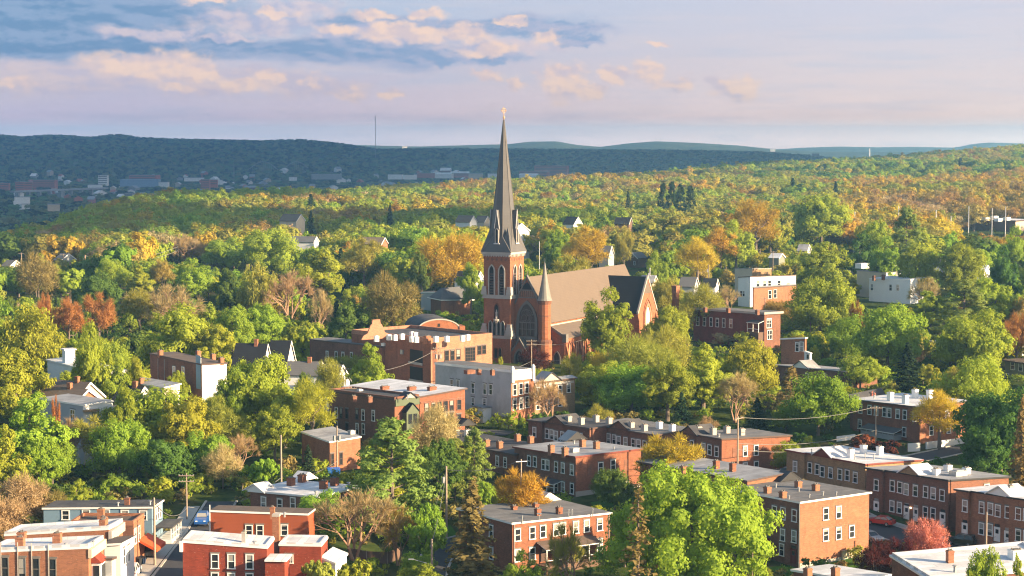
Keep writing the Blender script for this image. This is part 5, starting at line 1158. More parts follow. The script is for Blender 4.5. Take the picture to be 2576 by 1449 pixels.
for i in range(8): rb.tube(ring[i], tip[i], .07, .05, 5); rb.tube(corner({0: 0, 1: 0, 2: 1, 3: 1, 4: 2, 5: 2, 6: 3, 7: 3}[i]), ring[i], .10, .10, 5)
rb.build('ridge_roll', STONE_D, spire)
# broach pyramids on the corners
for cx_, cy_ in ((T2 - e, T2 - e), (T2 + e, T2 - e), (T2 + e, T2 + e), (T2 - e, T2 + e)):
    d = Vector((T2 - cx_, T2 - cy_)); a_ = MB(); sx = 1 if d.x > 0 else -1; sy = 1 if d.y > 0 else -1
    top = (cx_ + sx * 1.9, cy_ + sy * 1.9, zc(37.6)); a_.poly([(cx_, cy_, z0 + .02), (cx_ + sx * 3.0, cy_ + sy * .25, z0 + .3), top] if sx * sy > 0 else [(cx_ + sx * 3.0, cy_ + sy * .25, z0 + .3), (cx_, cy_, z0 + .02), top])
    a_.poly([(cx_ + sx * .25, cy_ + sy * 3.0, z0 + .3), (cx_, cy_, z0 + .02), top] if sx * sy > 0 else [(cx_, cy_, z0 + .02), (cx_ + sx * .25, cy_ + sy * 3.0, z0 + .3), top]); a_.build('broach', SLATE, spire)
# lucarnes on the four cardinal faces
for k in range(4):
    l_ = MB(); l_.prism([(-.55, -3.75, 0), (.55, -3.75, 0), (.55, -3.75, 4.0), (0, -3.75, 8.6), (-.55, -3.75, 4.0)], (0, 2.6, 0), 0); o = l_.build('lucarne', SLATE, spire, (T2, T2, zc(33.4)), k * math.pi / 2)
    f_ = arch_ring(.62, 3.6, .22, -3.95, -3.755).build('frame', STONE, o, (0, 0, .2)); f_ = arch_panel(.62, 3.6, -3.80, -3.752).build('pane', DARKVOID, o, (0, 0, .2))
    g_ = MB(); g_.tube((-.72, -3.85, 3.9), (0, -3.85, 8.7), .09, .07, 5); g_.tube((.72, -3.85, 3.9), (0, -3.85, 8.7), .09, .07, 5); g_.box(-.8, .8, -4.05, -3.752, -.1, .2); g_.build('trim', LATTICE, o)
fi = MB(); fi.tube((T2, T2, zt - .4), (T2, T2, zt + 2.2), .10, .06, 6); fi.lathe(T2, T2, [(.14, zt + .2), (.3, zt + .5), (.14, zt + .8)], 8)
for i in range(12):
    a0, a1 = 2 * math.pi * i / 12, 2 * math.pi * (i + 1) / 12
    fi.tube((T2 + .42 * math.cos(a0), T2 - .42 * math.cos(a0), zt + 2.3 + .5 * math.sin(a0)), (T2 + .42 * math.cos(a1), T2 - .42 * math.cos(a1), zt + 2.3 + .5 * math.sin(a1)), .08, .08, 4)
fi.tube((T2, T2, zt + 1.6), (T2, T2, zt + 3.3), .06, .05, 5); fi.tube((T2 - .5, T2 + .5, zt + 2.3), (T2 + .5, T2 - .5, zt + 2.3), .06, .06, 5); fi.build('finial_cross', mat('gilt', (.55, .36, .16), .5, .05, 1.0, metal=.3), spire)
# ---- nave
NU0, NU1, NC, NH = 2.75, 61.5, -3.5, 5.4; ZR, ZE = zc(24.9), zc(14.2)
mb = MB(); mb.prism([(NU0, NC - NH, -3), (NU0, NC + NH, -3), (NU0, NC + NH, ZE), (NU0, NC, ZR), (NU0, NC - NH, ZE)], (NU1 - NU0, 0, 0)); nave = mb.build('nave', BRICK_C, church)
rf = MB(); ov = .45; sl = math.hypot(NH, ZR - ZE); tt = .2
for sg in (-1, 1):
    ey = NC + sg * (NH + ov); ez = ZE - ov * (ZR - ZE) / NH; ny, nz = sg * (ZR - ZE) / sl * tt, NH / sl * tt
    rf.prism([(NU0 + .5, ey, ez), (NU0 + .5, NC, ZR), (NU0 + .5, NC + ny, ZR + nz), (NU0 + .5, ey + ny, ez + nz)][::-sg], (NU1 - NU0, 0, 0))
rf.build('roof', SHING_B, church)
cp = MB()
for sg in (-1, 1):
    ey = NC + sg * (NH + .2); ez = ZE - .2 * (ZR - ZE) / NH; ny, nz = sg * (ZR - ZE) / sl * .5, NH / sl * .5
    cp.prism([(NU0 - .25, ey, ez - .2), (NU0 - .25, NC, ZR - .2), (NU0 - .25, NC, ZR + .6), (NU0 - .25, ey, ez + .6)][::-sg], (.74, 0, 0))
cp.tube((NU0 + .1, NC, ZR + .4), (NU0 + .1, NC, ZR + 1.6), .12, .05, 5); cp.build('gable_coping', STONE_D, church)
gs = MB(); zg = zc(19.9); hw = NH * (ZR - zg) / (ZR - ZE) - .45; gs.prism([(NU0 - .12, NC - hw, zg + 1.9), (NU0 - .12, NC + hw, zg + 1.9), (NU0 - .12, NC, ZR - 1.2)], (.11, 0, 0)); gs.build('slate_gable', SHING_D, church)
gs = MB()
hw2 = hw + .6; gs.box(NU0 - .16, NU0 - .01, NC - hw2, NC + hw2, zg - .3, zg - .02); gs.box(NU0 - .16, NU0 - .01, NC - hw, NC + hw, zg + 1.6, zg + 1.899)
for i in range(8): y = NC - hw + .1 + i * (2 * hw - .2) / 7; gs.box(NU0 - .15, NU0 - .01, y - .1, y + .1, zg - .019, zg + 1.599)
gs.build('gable_arcade', STONE_D, church)
gothic('l', NU0, NC, zc(9.9), 4.5, 8.3, .75, GLASSV, STONE_D, tracery=1)
mb = MB(); mb.box(NU0 - .2, NU0 - .01, NC - 5.2, NC + 4.5, zc(8.6), zc(9.0)); mb.box(NU0 - .4, NU0 - .01, NC - 3.0, NC + 3.0, zc(9.1), zc(9.85)); mb.build('stone_course', STONE_D, nave)
# portal
pt = MB(); pz = zc(9.4); pv_ = NC + 1.0
pt.prism([(NU0 - 2.4, pv_ - 2.3, -3), (NU0 - 2.4, pv_ + 2.3, -3), (NU0 - 2.4, pv_ + 2.3, zc(5.6)), (NU0 - 2.4, pv_, pz - .4), (NU0 - 2.4, pv_ - 2.3, zc(5.6))], (2.39, 0, 0)); portal = pt.build('portal', BRICK_C, church)
cp = MB()
for sg in (-1, 1): cp.prism([(NU0 - 2.7, pv_ + sg * 2.7, zc(5.0)), (NU0 - 2.7, pv_, pz - .3), (NU0 - 2.7, pv_, pz + .25), (NU0 - 2.7, pv_ + sg * 2.7, zc(5.55))][::-sg], (2.68, 0, 0))
cp.build('gable_coping', STONE_D, portal); gothic('l', NU0 - 2.4, pv_, zc(1.2), 2.2, 5.2, .45, DARKVOID, STONE_D, name='door')
# ---- turret
tx, ty, tr = NU0 - .2, NC - NH + .3, 1.55
mb = MB(); mb.lathe(tx, ty, [(tr + .35, -3), (tr + .35, zc(8.3)), (tr, zc(9.0)), (tr, zc(19.0))], 12); tu = mb.build('turret', BRICK_C, church)
mb = MB(); mb.lathe(tx, ty, [(tr + .42, zc(8.3)), (tr + .42, zc(8.9)), (tr + .02, zc(9.3))], 12); mb.lathe(tx, ty, [(tr + .1, zc(18.3)), (tr + .25, zc(18.9)), (tr + .25, zc(19.2))], 12); mb.lathe(tx, ty, [(tr + .06, zc(15.2)), (tr + .06, zc(15.5))], 12); mb.build('stone_course', BRICK_D, tu)
mb = MB(); mb.lathe(tx, ty, [(tr + .42, zc(19.2)), (tr + .15, zc(19.8)), (tr - .15, zc(21.2)), (tr - .75, zc(24.3)), (.22, zc(28.2)), (.05, zc(29.0))], 16); mb.tube((tx, ty, zc(28.9)), (tx, ty, zc(30.0)), .05, .04, 5); mb.tube((tx, ty - .35, zc(29.5)), (tx, ty + .35, zc(29.5)), .05, .05, 5)
mb.build('cone_roof', mat('lead_roof', (.20, .19, .17),   .55, .14, .5, 'plaster', (.14, .13, .12)), tu)
# ---- clerestory band and aisle
AU0, AU1, AV = 4.2, 40.0, NC - NH - 4.6
mb = MB(); mb.prism([(AU0, AV, -3), (AU0, NC - NH - .001, -3), (AU0, NC - NH - .001, zc(12.2)), (AU0, AV, zc(9.7))], (AU1 - AU0, 0, 0)); aisle = mb.build('aisle', BRICK_C, church)
mb = MB(); mb.prism([(AU0 - .1, AV - .45, zc(9.5)), (AU0 - .1, NC - NH - .01, zc(12.25)), (AU0 - .1, NC - NH - .01, zc(12.5)), (AU0 - .1, AV - .45, zc(9.75))][::-1], (AU1 - AU0 + .1, 0, 0)); mb.build('roof', SHING_B, aisle)
mb = MB(); mb.prism([(AU0 - .35, AV - .3, zc(9.4)), (AU0 - .35, NC - NH - .02, zc(12.3)), (AU0 - .35, NC - NH - .02, zc(13.0)), (AU0 - .35, AV - .3, zc(10.2))][::-1], (.34, 0, 0)); mb.box(AU0 - .5, AU0 + .9, AV - .6, AV + .5, zc(8.6), zc(10.7)); mb.build('gable_coping', STONE_D, aisle)
mb = MB(); mb.box(AU0, AU1, NC - NH - .12, NC - NH - .003, zc(12.52), zc(12.85)); mb.box(AU0, AU1, NC - NH - .10, NC - NH - .003, zc(13.8), zc(14.0)); mb.build('stone_course', STONE, nave)
for i in range(9):
    u = AU0 + 2.4 + i * 4.0
    if i < 8:
        w_ = MB(); w_.prism([(.42 * math.cos(t_), -.05, .42 * math.sin(t_)) for t_ in np.linspace(0, 2 * math.pi, 11)[:-1]], (0, .045, 0)) if i % 2 else w_.prism([(x, -.05, z_ - .5) for x, z_ in arch_pts(.8, 1.1, 4)], (0, .045, 0))
        on_face('r', NC - NH, u, zc(13.3), w_, 'window', BRICK_D)
        p_ = MB(); p_.box(-.15, .15, -.09, -.004, zc(12.86), zc(13.79)); on_face('r', NC - NH, u + 2.0, 0, p_, 'pilaster', BRICK_C)
    u = AU0 + 2.6 + i * 4.0
    if u < AU1 - 1.5:
        gothic('r', AV, u, zc(3.2), 1.0, 5.2, .28, mat('stained_glass', (.40, .24, .15), .5, .15, 2.0), BRICK_C)
    mb = MB(); ub = AU0 + .6 + i * 4.0
    mb.hexa([(ub - .4, AV - 1.2, -3), (ub + .4, AV - 1.2, -3), (ub + .4, AV - .002, -3), (ub - .4, AV - .002, -3), (ub - .4, AV - .9, zc(5.5)), (ub + .4, AV - .9, zc(5.5)), (ub + .4, AV - .002, zc(9.0)), (ub - .4, AV - .002, zc(9.0))]); mb.build('buttress', BRICK_C, aisle)
gothic('l', AU0, AV + 2.2, zc(2.0), 1.5, 4.0, .3, DARKVOID, STONE_D)
# ---- transept
TU, TV, TH, TZ = 48.7, -16.6, 5.9, zc(22.6); TE = zc(13.6)
mb = MB(); mb.prism([(TU - TH, TV, -3), (TU + TH, TV, -3), (TU + TH, TV, TE), (TU, TV, TZ), (TU - TH, TV, TE)], (0, NC - TV, 0)); tp = mb.build('transept', BRICK_C, church)
rf = MB(); sl = math.hypot(TH, TZ - TE)
for sg in (-1, 1):
    ex = TU + sg * (TH + .4); ez = TE - .4 * (TZ - TE) / TH; nx, nz = sg * (TZ - TE) / sl * .2, TH / sl * .2
    rf.prism([(ex, TV + .3, ez), (TU, TV + .3, TZ), (TU + nx, TV + .3, TZ + nz), (ex + nx, TV + .3, ez + nz)][::sg], (0, NC - TV - .3, 0))
rf.build('roof', SHING_D, tp); cp = MB()  # near-black shingle puts the left slope's shade into the colour
for sg in (-1, 1): cp.prism([(TU + sg * (TH + .5), TV - .15, TE - .8), (TU, TV - .15, TZ - .15), (TU, TV - .15, TZ + .55), (TU + sg * (TH + .5), TV - .15, TE - .1)][::sg], (0, .5, 0))
cp.build('gable_coping', STONE, tp)
cp = MB(); cp.box(TU - 2.4, TU + 2.4, TV - .08, TV - .003, TZ - 4.4, TZ - 4.1); cp.prism([(TU - 2.2, TV - .05, TZ - 4.09), (TU + 2.2, TV - .05, TZ - 4.09), (TU, TV - .05, TZ - .8)], (0, .045, 0)); cp.build('gable_panel', SHING_B, tp)
o = gothic('r', TV, TU, zc(4.2), 3.0, 10.6, .9, mat('boarded_window', (.66, .56, .44), .8, .06, .5), BRICK_S)
on_face('r', TV, TU, zc(4.2), arch_ring(5.4, 12.4, .3, -.2, -.001), 'arch_moulding', BRICK_C)
mb = MB(); mb.box(-1.45, 1.45, -.14, -.065, .1, 3.0)
for i in range(3): mb.box(-1.2 + i * .85, -.5 + i * .85, -.16, -.141, .3, 2.8, 1)
mb.build('sash', [STONE, GLASSV], o)
mb = MB()
for sg in (-1, 1): mb.hexa([(TU + sg * TH - .7, TV - .9, -3), (TU + sg * TH + .7, TV - .9, -3), (TU + sg * TH + .7, TV - .002, -3), (TU + sg * TH - .7, TV - .002, -3), (TU + sg * TH - .6, TV - .5, zc(11)), (TU + sg * TH + .6, TV - .5, zc(11)), (TU + sg * TH + .6, TV - .002, zc(12.8)), (TU + sg * TH - .6, TV - .002, zc(12.8))])
mb.build('buttress', BRICK_C, tp)
cu_, cv_ = Vector((math.cos(CA), math.sin(CA))), Vector((-math.sin(CA), math.cos(CA))); co = Vector((cN.x, cN.y)) - cv_ * 17
FOOT.append((co, cu_, cv_, 64, 26)); BLDS += [(1213, 1320, 640, 915, 503), (1310, 1600, 675, 880, 500), (1500, 1655, 695, 840, 515)]
# ================================================================ trees one can tell apart
# kind, colour, centre x, top y, crown width (photo px), distance, label
T('maple', 'lime', 1742, 1183, 405, 262, 'biggest lime green round tree, filling the bottom between two brick houses')
T('snag', 'ochre', 1606, 1215, 150, 251, 'half dead grey conifer in front of the biggest lime green tree')
T('budding', 'gold', 1315, 1172, 132, 303, 'golden budding tree beside a pole, left of the red cornice house')
T('budding', 'gold', 1682, 1085, 150, 328, 'golden tree in front of the long brick terrace')
T('leafy', 'dark', 1547, 1181, 112, 322, 'small dark green spreading tree against the red cornice house wall')
T('spruce', 'ochre', 1188, 1208, 185, 268, 'tall brownish spruce standing between the lane and the wide grey roof')
T('pine', 'pine', 985, 1055, 225, 305, 'big feathery white pine in the centre foreground')
T('leafy', 'dark', 1100, 1102, 130, 322, 'dark green tree behind the big white pine')
T('pine', 'pine', 1193, 1078, 95, 328, 'pine with sunlit top left of the dark terrace roof')
T('pine', 'pine', 1145, 1105, 85, 326, 'smaller ragged pine right of the big white pine')
T('bare', 'tan', 890, 1228, 205, 284, 'large bare reddish tree with many fine twigs, right of the red houses')
T('bare', 'bronze', 1000, 1256, 110, 286, 'bare twiggy tree turning bronze, right of the large bare reddish tree')
T('leafy', 'green', 1070, 1265, 100, 283, 'small dark green tree beside the leaning utility pole')
T('leafy', 'green', 800, 1240, 130, 291, 'low bright green tree between the four chimney roof and the bare tree')
T('leafy', 'lime', 40, 880, 170, 372, 'lime green tree at the left edge, behind the flat grey house')
T('leafy', 'lime', 72, 985, 190, 334, 'broad lime green tree at the left edge beside the flat grey house')
T('leafy', 'lime', 100, 1100, 110, 322, 'lime green tree below the broad one at the left edge')
T('leafy', 'lime', 10, 1070, 140, 318, 'lime green tree cut by the left edge, lower left')
T('budding', 'tan', 45, 1205, 150, 300, 'tan budding tree at the left edge behind the brick houses')
T('budding', 'tan', 5, 1262, 120, 292, 'tan budding tree cut by the left edge, above the pilaster house')
T('budding', 'ochre', 120, 1240, 90, 302, 'olive budding bush tree behind the blue house roof')
T('leafy', 'green', 190, 1205, 80, 312, 'small green tree above the blue house roof')
T('leafy', 'green', 385, 985, 230, 352, 'wide green tree right of the flat grey house')
T('leafy', 'yellow', 462, 1010, 170, 346, 'yellow green tree next to the wide green tree, left middle')
T('leafy', 'lime', 318, 968, 100, 348, 'small lime tree just right of the flat grey house')
T('budding', 'olive', 545, 1000, 115, 353, 'tall airy olive tree under the white end wall')
T('leafy', 'green', 300, 1060, 150, 336, 'shaded green tree below the flat grey house')
T('leafy', 'dark', 420, 1110, 150, 332, 'dark green tree on the shaded bank, left middle')
T('leafy', 'lime', 648, 903, 190, 376, 'tall lime green tree in front of the twin gabled houses')
T('leafy', 'green', 585, 930, 90, 372, 'green tree touching the white end wall on its right')
T('leafy', 'lime', 715, 975, 120, 370, 'lime tree right of the tall one by the twin gabled houses')
T('budding', 'yellow', 785, 955, 110, 366, 'airy yellowish birch left of the brown house')
T('leafy', 'green', 690, 1030, 140, 352, 'green tree above the grassy bank, left of the workshop')
T('bare', 'tan', 600, 1090, 90, 342, 'bare orange brown tree on the grassy bank')
T('leafy', 'lime', 937, 862, 108, 412, 'bright lime round tree hiding the corner of the school')
T('budding', 'olive', 830, 903, 70, 402, 'young olive tree beside the white gabled house')
T('leafy', 'dark', 768, 935, 50, 398, 'dark bush tree below the low grey roofed house')
T('budding', 'tan', 1090, 1030, 125, 356, 'dense brown bushy tree in front of the red brick house')
T('leafy', 'lime', 1260, 904, 34, 425, 'little lime tree between school and grey stucco house')
T('budding', 'maroon', 1345, 880, 78, 478, 'dark red tree in front of the church doors')
T('leafy', 'lime', 1527, 733, 128, 484, 'lime green tree standing before the church transept')
T('leafy', 'lime', 1690, 768, 92, 500, 'lime green tree right of the transept gable, below the brick stack')
T('leafy', 'green', 1512, 915, 135, 416, 'dark green tree right of the gabled terrace')
T('budding', 'olive', 1610, 858, 165, 438, 'wide olive budding tree below the church aisle')
T('leafy', 'green', 1590, 925, 180, 408, 'broad green tree above the long brick terrace')
T('budding', 'olive', 1665, 838, 150, 455, 'airy olive tree right of the church aisle')
T('leafy', 'lime', 1770, 862, 142, 412, 'upright lime green tree behind the terrace end')
T('leafy', 'yellow', 1880, 860, 150, 426, 'yellow green tree right of the upright lime one')
T('leafy', 'green', 1680, 905, 130, 402, 'green tree between the broad green and the upright lime tree')
T('bare', 'tan', 1850, 930, 110, 400, 'bare tree among greens behind the terrace end')
T('spruce', 'spruce', 1715, 985, 60, 392, 'dark small spruce behind the terrace chimneys')
T('spruce', 'spruce', 1905, 1000, 70, 388, 'dark spruce left of the rounded green street tree')
T('leafy', 'green', 2060, 950, 172, 384, 'rounded green street tree left of the glazed porch house')
T('pine', 'ochre', 1990, 925, 75, 412, 'thin brownish pine left of the rounded street tree')
T('spruce', 'spruce', 2285, 862, 100, 440, 'dark pointed spruce in front of lime trees, right')
T('leafy', 'lime', 2452, 905, 180, 394, 'lime green tree right of the white roofed porch house')
T('budding', 'gold', 2365, 985, 118, 370, 'bronze gold tree before the porch house end wall')
T('leafy', 'dark', 2520, 985, 240, 342, 'massive dark green tree at the right edge')
T('leafy', 'dark', 2480, 1070, 130, 336, 'dark green tree under the massive one, right edge')
T('spruce', 'ochre', 2572, 1000, 80, 326, 'dark brown conifer cut by the right edge')
T('leafy', 'lime', 2446, 788, 192, 472, 'big round lime tree, upper right')
T('leafy', 'lime', 2235, 770, 180, 482, 'big round lime tree left of the dark pointed spruce')
T('leafy', 'green', 2130, 800, 110, 500, 'green tree left of the big round lime tree')
T('leafy', 'green', 2165, 900, 110, 452, 'green tree above the low brown terrace')
T('leafy', 'lime', 2064, 703, 178, 560, 'wide lime tree right of the bright orange house')
T('budding', 'russet', 2155, 760, 42, 520, 'tall narrow russet tree between two lime trees')
T('pine', 'pine', 2427, 706, 150, 560, 'white pine with layered branches, upper right')
T('leafy', 'lime', 2492, 696, 112, 572, 'lime tree right of the white pine')
T('leafy', 'green', 2345, 730, 90, 575, 'green tree left of the white pine')
T('budding', 'orange', 2560, 778, 70, 480, 'orange leaved tree at the right edge')
T('bare', 'tan', 2320, 690, 80, 640, 'bare pinkish tree right of the white flat house')
T('leafy', 'green', 2313, 611, 100, 700, 'round green tree above the white flat house')
T('leafy', 'green', 2229, 602, 80, 722, 'small round green tree right of the grey gabled house')
T('leafy', 'green', 2087, 611, 122, 702, 'round green tree left of the beige block')
T('leafy', 'green', 2424, 611, 116, 692, 'round green tree behind the white pine')
T('leafy', 'dark', 2527, 625, 78, 662, 'dark green tree near the right edge, below the brown store')
T('leafy', 'dark', 2161, 580, 96, 782, 'dark dome shaped tree over the grey gabled house')
T('leafy', 'lime', 2203, 551, 76, 802, 'lime dome shaped tree behind the dark dome tree')
T('pine', 'pine', 2281, 521, 100, 782, 'tall spreading pine left of the white light masts')
T('leafy', 'green', 2560, 575, 80, 760, 'green tree at the right edge under the brown store')
T('leafy', 'lime', 2067, 498, 152, 950, 'very wide lime tree on the right rise')
T('budding', 'gold', 1902, 504, 122, 902, 'golden tree on the right rise')
T('leafy', 'lime', 1853, 560, 92, 822, 'lime tree below the golden tree on the right rise')
T('budding', 'gold', 1479, 572, 108, 782, 'bright golden tree right of the spire')
T('leafy', 'green', 1405, 578, 72, 802, 'green tree between the spire and the golden tree')
T('leafy', 'yellow', 1318, 588, 44, 902, 'yellow green tree touching the spire foot')
T('budding', 'olive', 1434, 645, 112, 622, 'olive bushes right behind the nave roof')
T('budding', 'olive', 1570, 578, 48, 802, 'slim olive tree left of the barn roofed house')
T('leafy', 'green', 1654, 637, 58, 702, 'green tree right of the barn roofed house')
T('budding', 'gold', 1755, 598, 102, 762, 'gold green tree above the grey roofed house')
T('budding', 'gold', 1812, 562, 102, 822, 'golden oak on the right of the barn roofed house')
T('budding', 'olive', 1764, 716, 112, 562, 'airy olive tree right of the brick stack')
T('budding', 'olive', 1670, 696, 82, 592, 'olive tree left of the brick stack')
T('budding', 'gold', 1135, 594, 172, 702, 'wide golden tree left of the belfry')
T('budding', 'olive', 915, 600, 98, 732, 'round olive tree with dark limbs, left of the wide golden tree')
T('leafy', 'dark', 1060, 636, 60, 690, 'dark green tree under the wide golden tree')
T('leafy', 'green', 1185, 660, 64, 640, 'green tree just left of the belfry')
T('budding', 'ochre', 986, 702, 142, 562, 'shaggy olive brown tree above the school')
T('leafy', 'dark', 870, 750, 102, 522, 'dark round tree left of the shaggy olive brown one')
T('leafy', 'lime', 805, 624, 112, 682, 'tall lime tree at the middle left')
T('leafy', 'lime', 685, 577, 152, 802, 'wide lime tree on the far left rise')
T('willow', 'olive', 645, 672, 96, 602, 'pale olive willow shaped tree, left middle')
T('bare', 'tan', 725, 678, 118, 602, 'pinkish bare tree right of the pale olive tree')
T('bare', 'tan', 800, 720, 60, 560, 'small bare tree right of the pinkish bare one')
T('spruce', 'spruce', 981, 510, 30, 1100, 'small dark spruce left of the spire on the ridge')
T('spruce', 'spruce', 782, 527, 34, 1050, 'dark spruce beside the tan house on the rise')
for k_, (x_, y_) in enumerate(((1668, 462), (1690, 458), (1712, 463), (1736, 468))): T('pine', 'spruce', x_, y_, 34, 1260, 'dark pine in the clump of four on the ridge right of the spire', 'pines of the ridge clump')
T('spruce', 'spruce', 1580, 476, 28, 1240, 'dark pointed spruce left of the ridge pine clump')
T('willow', 'yellow', 82, 782, 172, 452, 'yellow green willow like tree at the left')
T('leafy', 'yellow', 232, 822, 104, 398, 'yellow green tree above the long white house')
T('leafy', 'lime', 450, 776, 192, 462, 'wide bright green tree left of the twin gabled houses')
T('leafy', 'lime', 545, 818, 112, 456, 'lime tree directly behind the white ended brick house')
T('leafy', 'green', 585, 768, 102, 502, 'green tree above the twin gabled houses, left')
T('leafy', 'lime', 655, 772, 122, 512, 'lime tree above the twin gabled houses, right')
T('budding', 'orange', 248, 740, 84, 542, 'bright orange tree in the left middle')
T('budding', 'orange', 172, 752, 80, 532, 'orange tree left of the brightest orange one')
T('budding', 'orange', 112, 730, 34, 545, 'small orange tree, farthest left of the orange ones')
T('bare', 'tan', 452, 706, 142, 562, 'large bare tan tree in the left middle')
T('budding', 'olive', 350, 720, 92, 572, 'olive budding tree left of the large bare tan tree')
T('budding', 'ochre', 95, 649, 114, 682, 'round olive tree near the power lines, left')
T('leafy', 'lime', 282, 656, 78, 722, 'lime tree right of the power line poles')
T('leafy', 'lime', 350, 666, 72, 702, 'lime tree second from the power line poles')
T('budding', 'bronze', 408, 648, 62, 712, 'bronze budding tree among limes, left')
T('leafy', 'lime', 482, 655, 98, 682, 'lime dome tree among darker ones, left middle')
T('leafy', 'dark', 240, 690, 122, 642, 'dark green tree in front of the power line poles')
T('leafy', 'dark', 575, 675, 78, 622, 'dark round tree, left middle')
T('bare', 'tan', 470, 585, 78, 902, 'bare tan tree on the left rise')
T('leafy', 'lime', 565, 600, 112, 852, 'lime tree on the left rise')
T('leafy', 'lime', 346, 897, 68, 402, 'lime tree left of the white ended brick house')
T('blossom', 'pink', 2333, 1306, 112, 279, 'pink blossoming tree in front of the white doors house')
T('budding', 'maroon', 2205, 1362, 96, 270, 'dark maroon shrub tree left of the blossoming tree')
T('budding', 'maroon', 2262, 1345, 90, 276, 'dark maroon bush under the pink blossoming tree')
T('leafy', 'lime', 2476, 1376, 116, 241, 'green tree at the bottom right corner, in front of white roofs')
T('leafy', 'green', 2566, 1392, 62, 240, 'green tree cut by the bottom right corner')
T('shrub', 'russet', 2172, 1092, 70, 364, 'reddish shrub in front of the glazed porch house')
T('shrub', 'maroon', 2235, 1108, 80, 361, 'dark red shrub behind the tan house chimneys')
T('shrub', 'lime', 1251, 1246, 46, 306, 'lime green bush beside the golden tree')
T('shrub', 'lime', 898, 1408, 96, 258, 'lime green bush at the bottom, right of the white shed')
T('shrub', 'olive', 795, 1404, 84, 256, 'olive bush at the bottom below the red wing')
T('column', 'dark', 1308, 1040, 22, 383, 'dark columnar cypress, left one of the pair by the grey stucco house')
T('column', 'dark', 1330, 1043, 22, 383, 'dark columnar cypress, right one of the pair by the grey stucco house')
T('bare', 'tan', 1382, 948, 92, 396, 'bare grey tree in front of the gabled terrace')
T('bare', 'olive', 1440, 1300, 112, 268, 'thin bare tree in front of the wide grey roofed house')
T('spruce', 'spruce', 775, 1120, 58, 332, 'small dark spruce left of the workshop')
T('shrub', 'green', 660, 1150, 80, 328, 'green shrub on the grassy bank')
T('shrub', 'pink', 2190, 985, 34, 395, 'pinkish shrub behind the rounded street tree')
LANDMARKS += [(1742, 1300, 'the biggest lime tree'), (990, 1160, 'the big white pine'), (248, 780, 'the bright orange tree'), (452, 740, 'the large bare tan tree'), (2285, 930, 'the dark pointed spruce'), (2427, 760, 'the white pine'), (1135, 640, 'the wide golden tree'), (1479, 610, 'the bright golden tree'), (82, 850, 'the willow like tree'), (2520, 1100, 'the massive dark tree'), (685, 620, 'the wide lime tree'), (2064, 760, 'the wide round lime'), (986, 760, 'the shaggy brown tree')]

T('bare', 'tan', 165, 1045, 100, 343, 'bare brown tree in front of the flat grey house')
T('budding', 'olive', 235, 1050, 120, 341, 'olive tree below the right corner of the flat grey house')
T('leafy', 'green', 130, 1110, 120, 334, 'green tree at the foot of the flat grey house')
T('budding', 'orange', 140, 1000, 24, 347, 'slim orange sapling against the flat grey house')
T('leafy', 'green', 520, 1090, 130, 338, 'green tree on the bank below the white end wall')
T('budding', 'tan', 560, 1130, 90, 332, 'tan brush tree on the grassy bank')

T('leafy', 'green', 285, 915, 80, 398, 'green tree in front of the long white house, right of the yellow green one')
T('leafy', 'lime', 195, 925, 60, 400, 'small lime tree in front of the long white house')

T('bare', 'tan', 1834, 712, 62, 640, 'pinkish bare tree before the long white house')
T('budding', 'bronze', 1968, 758, 96, 600, 'brown budding tree below the bright orange house')
# ================================================================ utility poles and cables
POLES = {}
def pole(key, q, top, base, D, label, arms=1, r=.16, can=0, lamp=0, ang=0.0, m=None):
    p = at_depth(*q(*top), D); g = tz(p.x, p.y); h = p.z - g
    rt = thing('utility_pole' if arms or can else 'light_mast' if m is LATTICE else 'utility_pole', label, 'pole', (p.x, p.y, g), ang, None)
    mb = MB(); mb.tube((0, 0, -.8), (0, 0, h), r, r * .72, 8); mb.build('shaft', m or WOOD, rt)
    for i in range(arms):
        a = MB(); zz = h - .35 - .9 * i; a.box(-1.2, 1.2, -r - .09, -r * .7, zz - .06, zz + .06); o = a.build('crossarm', WOOD, rt)
        for x in (-1.1, -.6, .6, 1.1):
            s_ = MB(); s_.lathe(x, -r - .04, [(.05, zz + .061), (.07, zz + .15), (.03, zz + .22)], 6); s_.build('insulator', METAL, o)
    for i in range(can):
        a = MB(); x = (-.45, .45, 0)[i]; a.lathe(x, -.3, [(.2, h - 2.6), (.24, h - 2.5), (.24, h - 1.7), (.1, h - 1.6)], 8); a.build('transformer', METAL, rt)
    if lamp:
        a = MB(); a.tube((0, 0, h * .62), (-2.6, 0, h * .70), .05, .04, 5); a.box(-3.2, -2.5, -.14, .14, h * .70 - .05, h * .70 + .08); a.build('lamp_arm', METAL, rt)
    POLES[key] = (Vector((p.x, p.y, g)), h, ang); return rt
pole('a', QL, (2125, 60), 0, 277, 'thick grey pole on the pavement beside the blue house porch', 0, .19)
pole('b', Q1, (1177, 800), 0, 309, 'brown pole with frayed crossarms on the grassy bank', 2, .14)
pole('c', Q2, (258, 558), 0, 322, 'tall pale pole on the bank left of the workshop', 0, .2)
pole('d', Q2, (1303, 755), 0, 305, 'tall pole with a transformer beside the lane', 0, .2, can=1)
pole('e', Q2, (1212, 1215), 0, 268, 'pale pole with a lamp arm at the bottom beside the lane', 0, .18, lamp=1)
pole('f', Q2, (703, 252), 0, 388, 'grey pole in front of the brown house side wall', 1, .14)
pole('g', Q2, (668, 130), 0, 415, 'pole beside the white gabled house, left of the school tree', 1, .15)
pole('h', Q2, (1253, 0), 0, 430, 'pole with two transformers before the school', 2, .16, can=2)
pole('i', Q9, (2197, 240), 0, 470, 'pole with wires in front of the church front', 2, .15)
pole('j', Q3, (1630, 440), 0, 330, 'pale pole before the end wall of the long terrace', 1, .18, ang=.9)
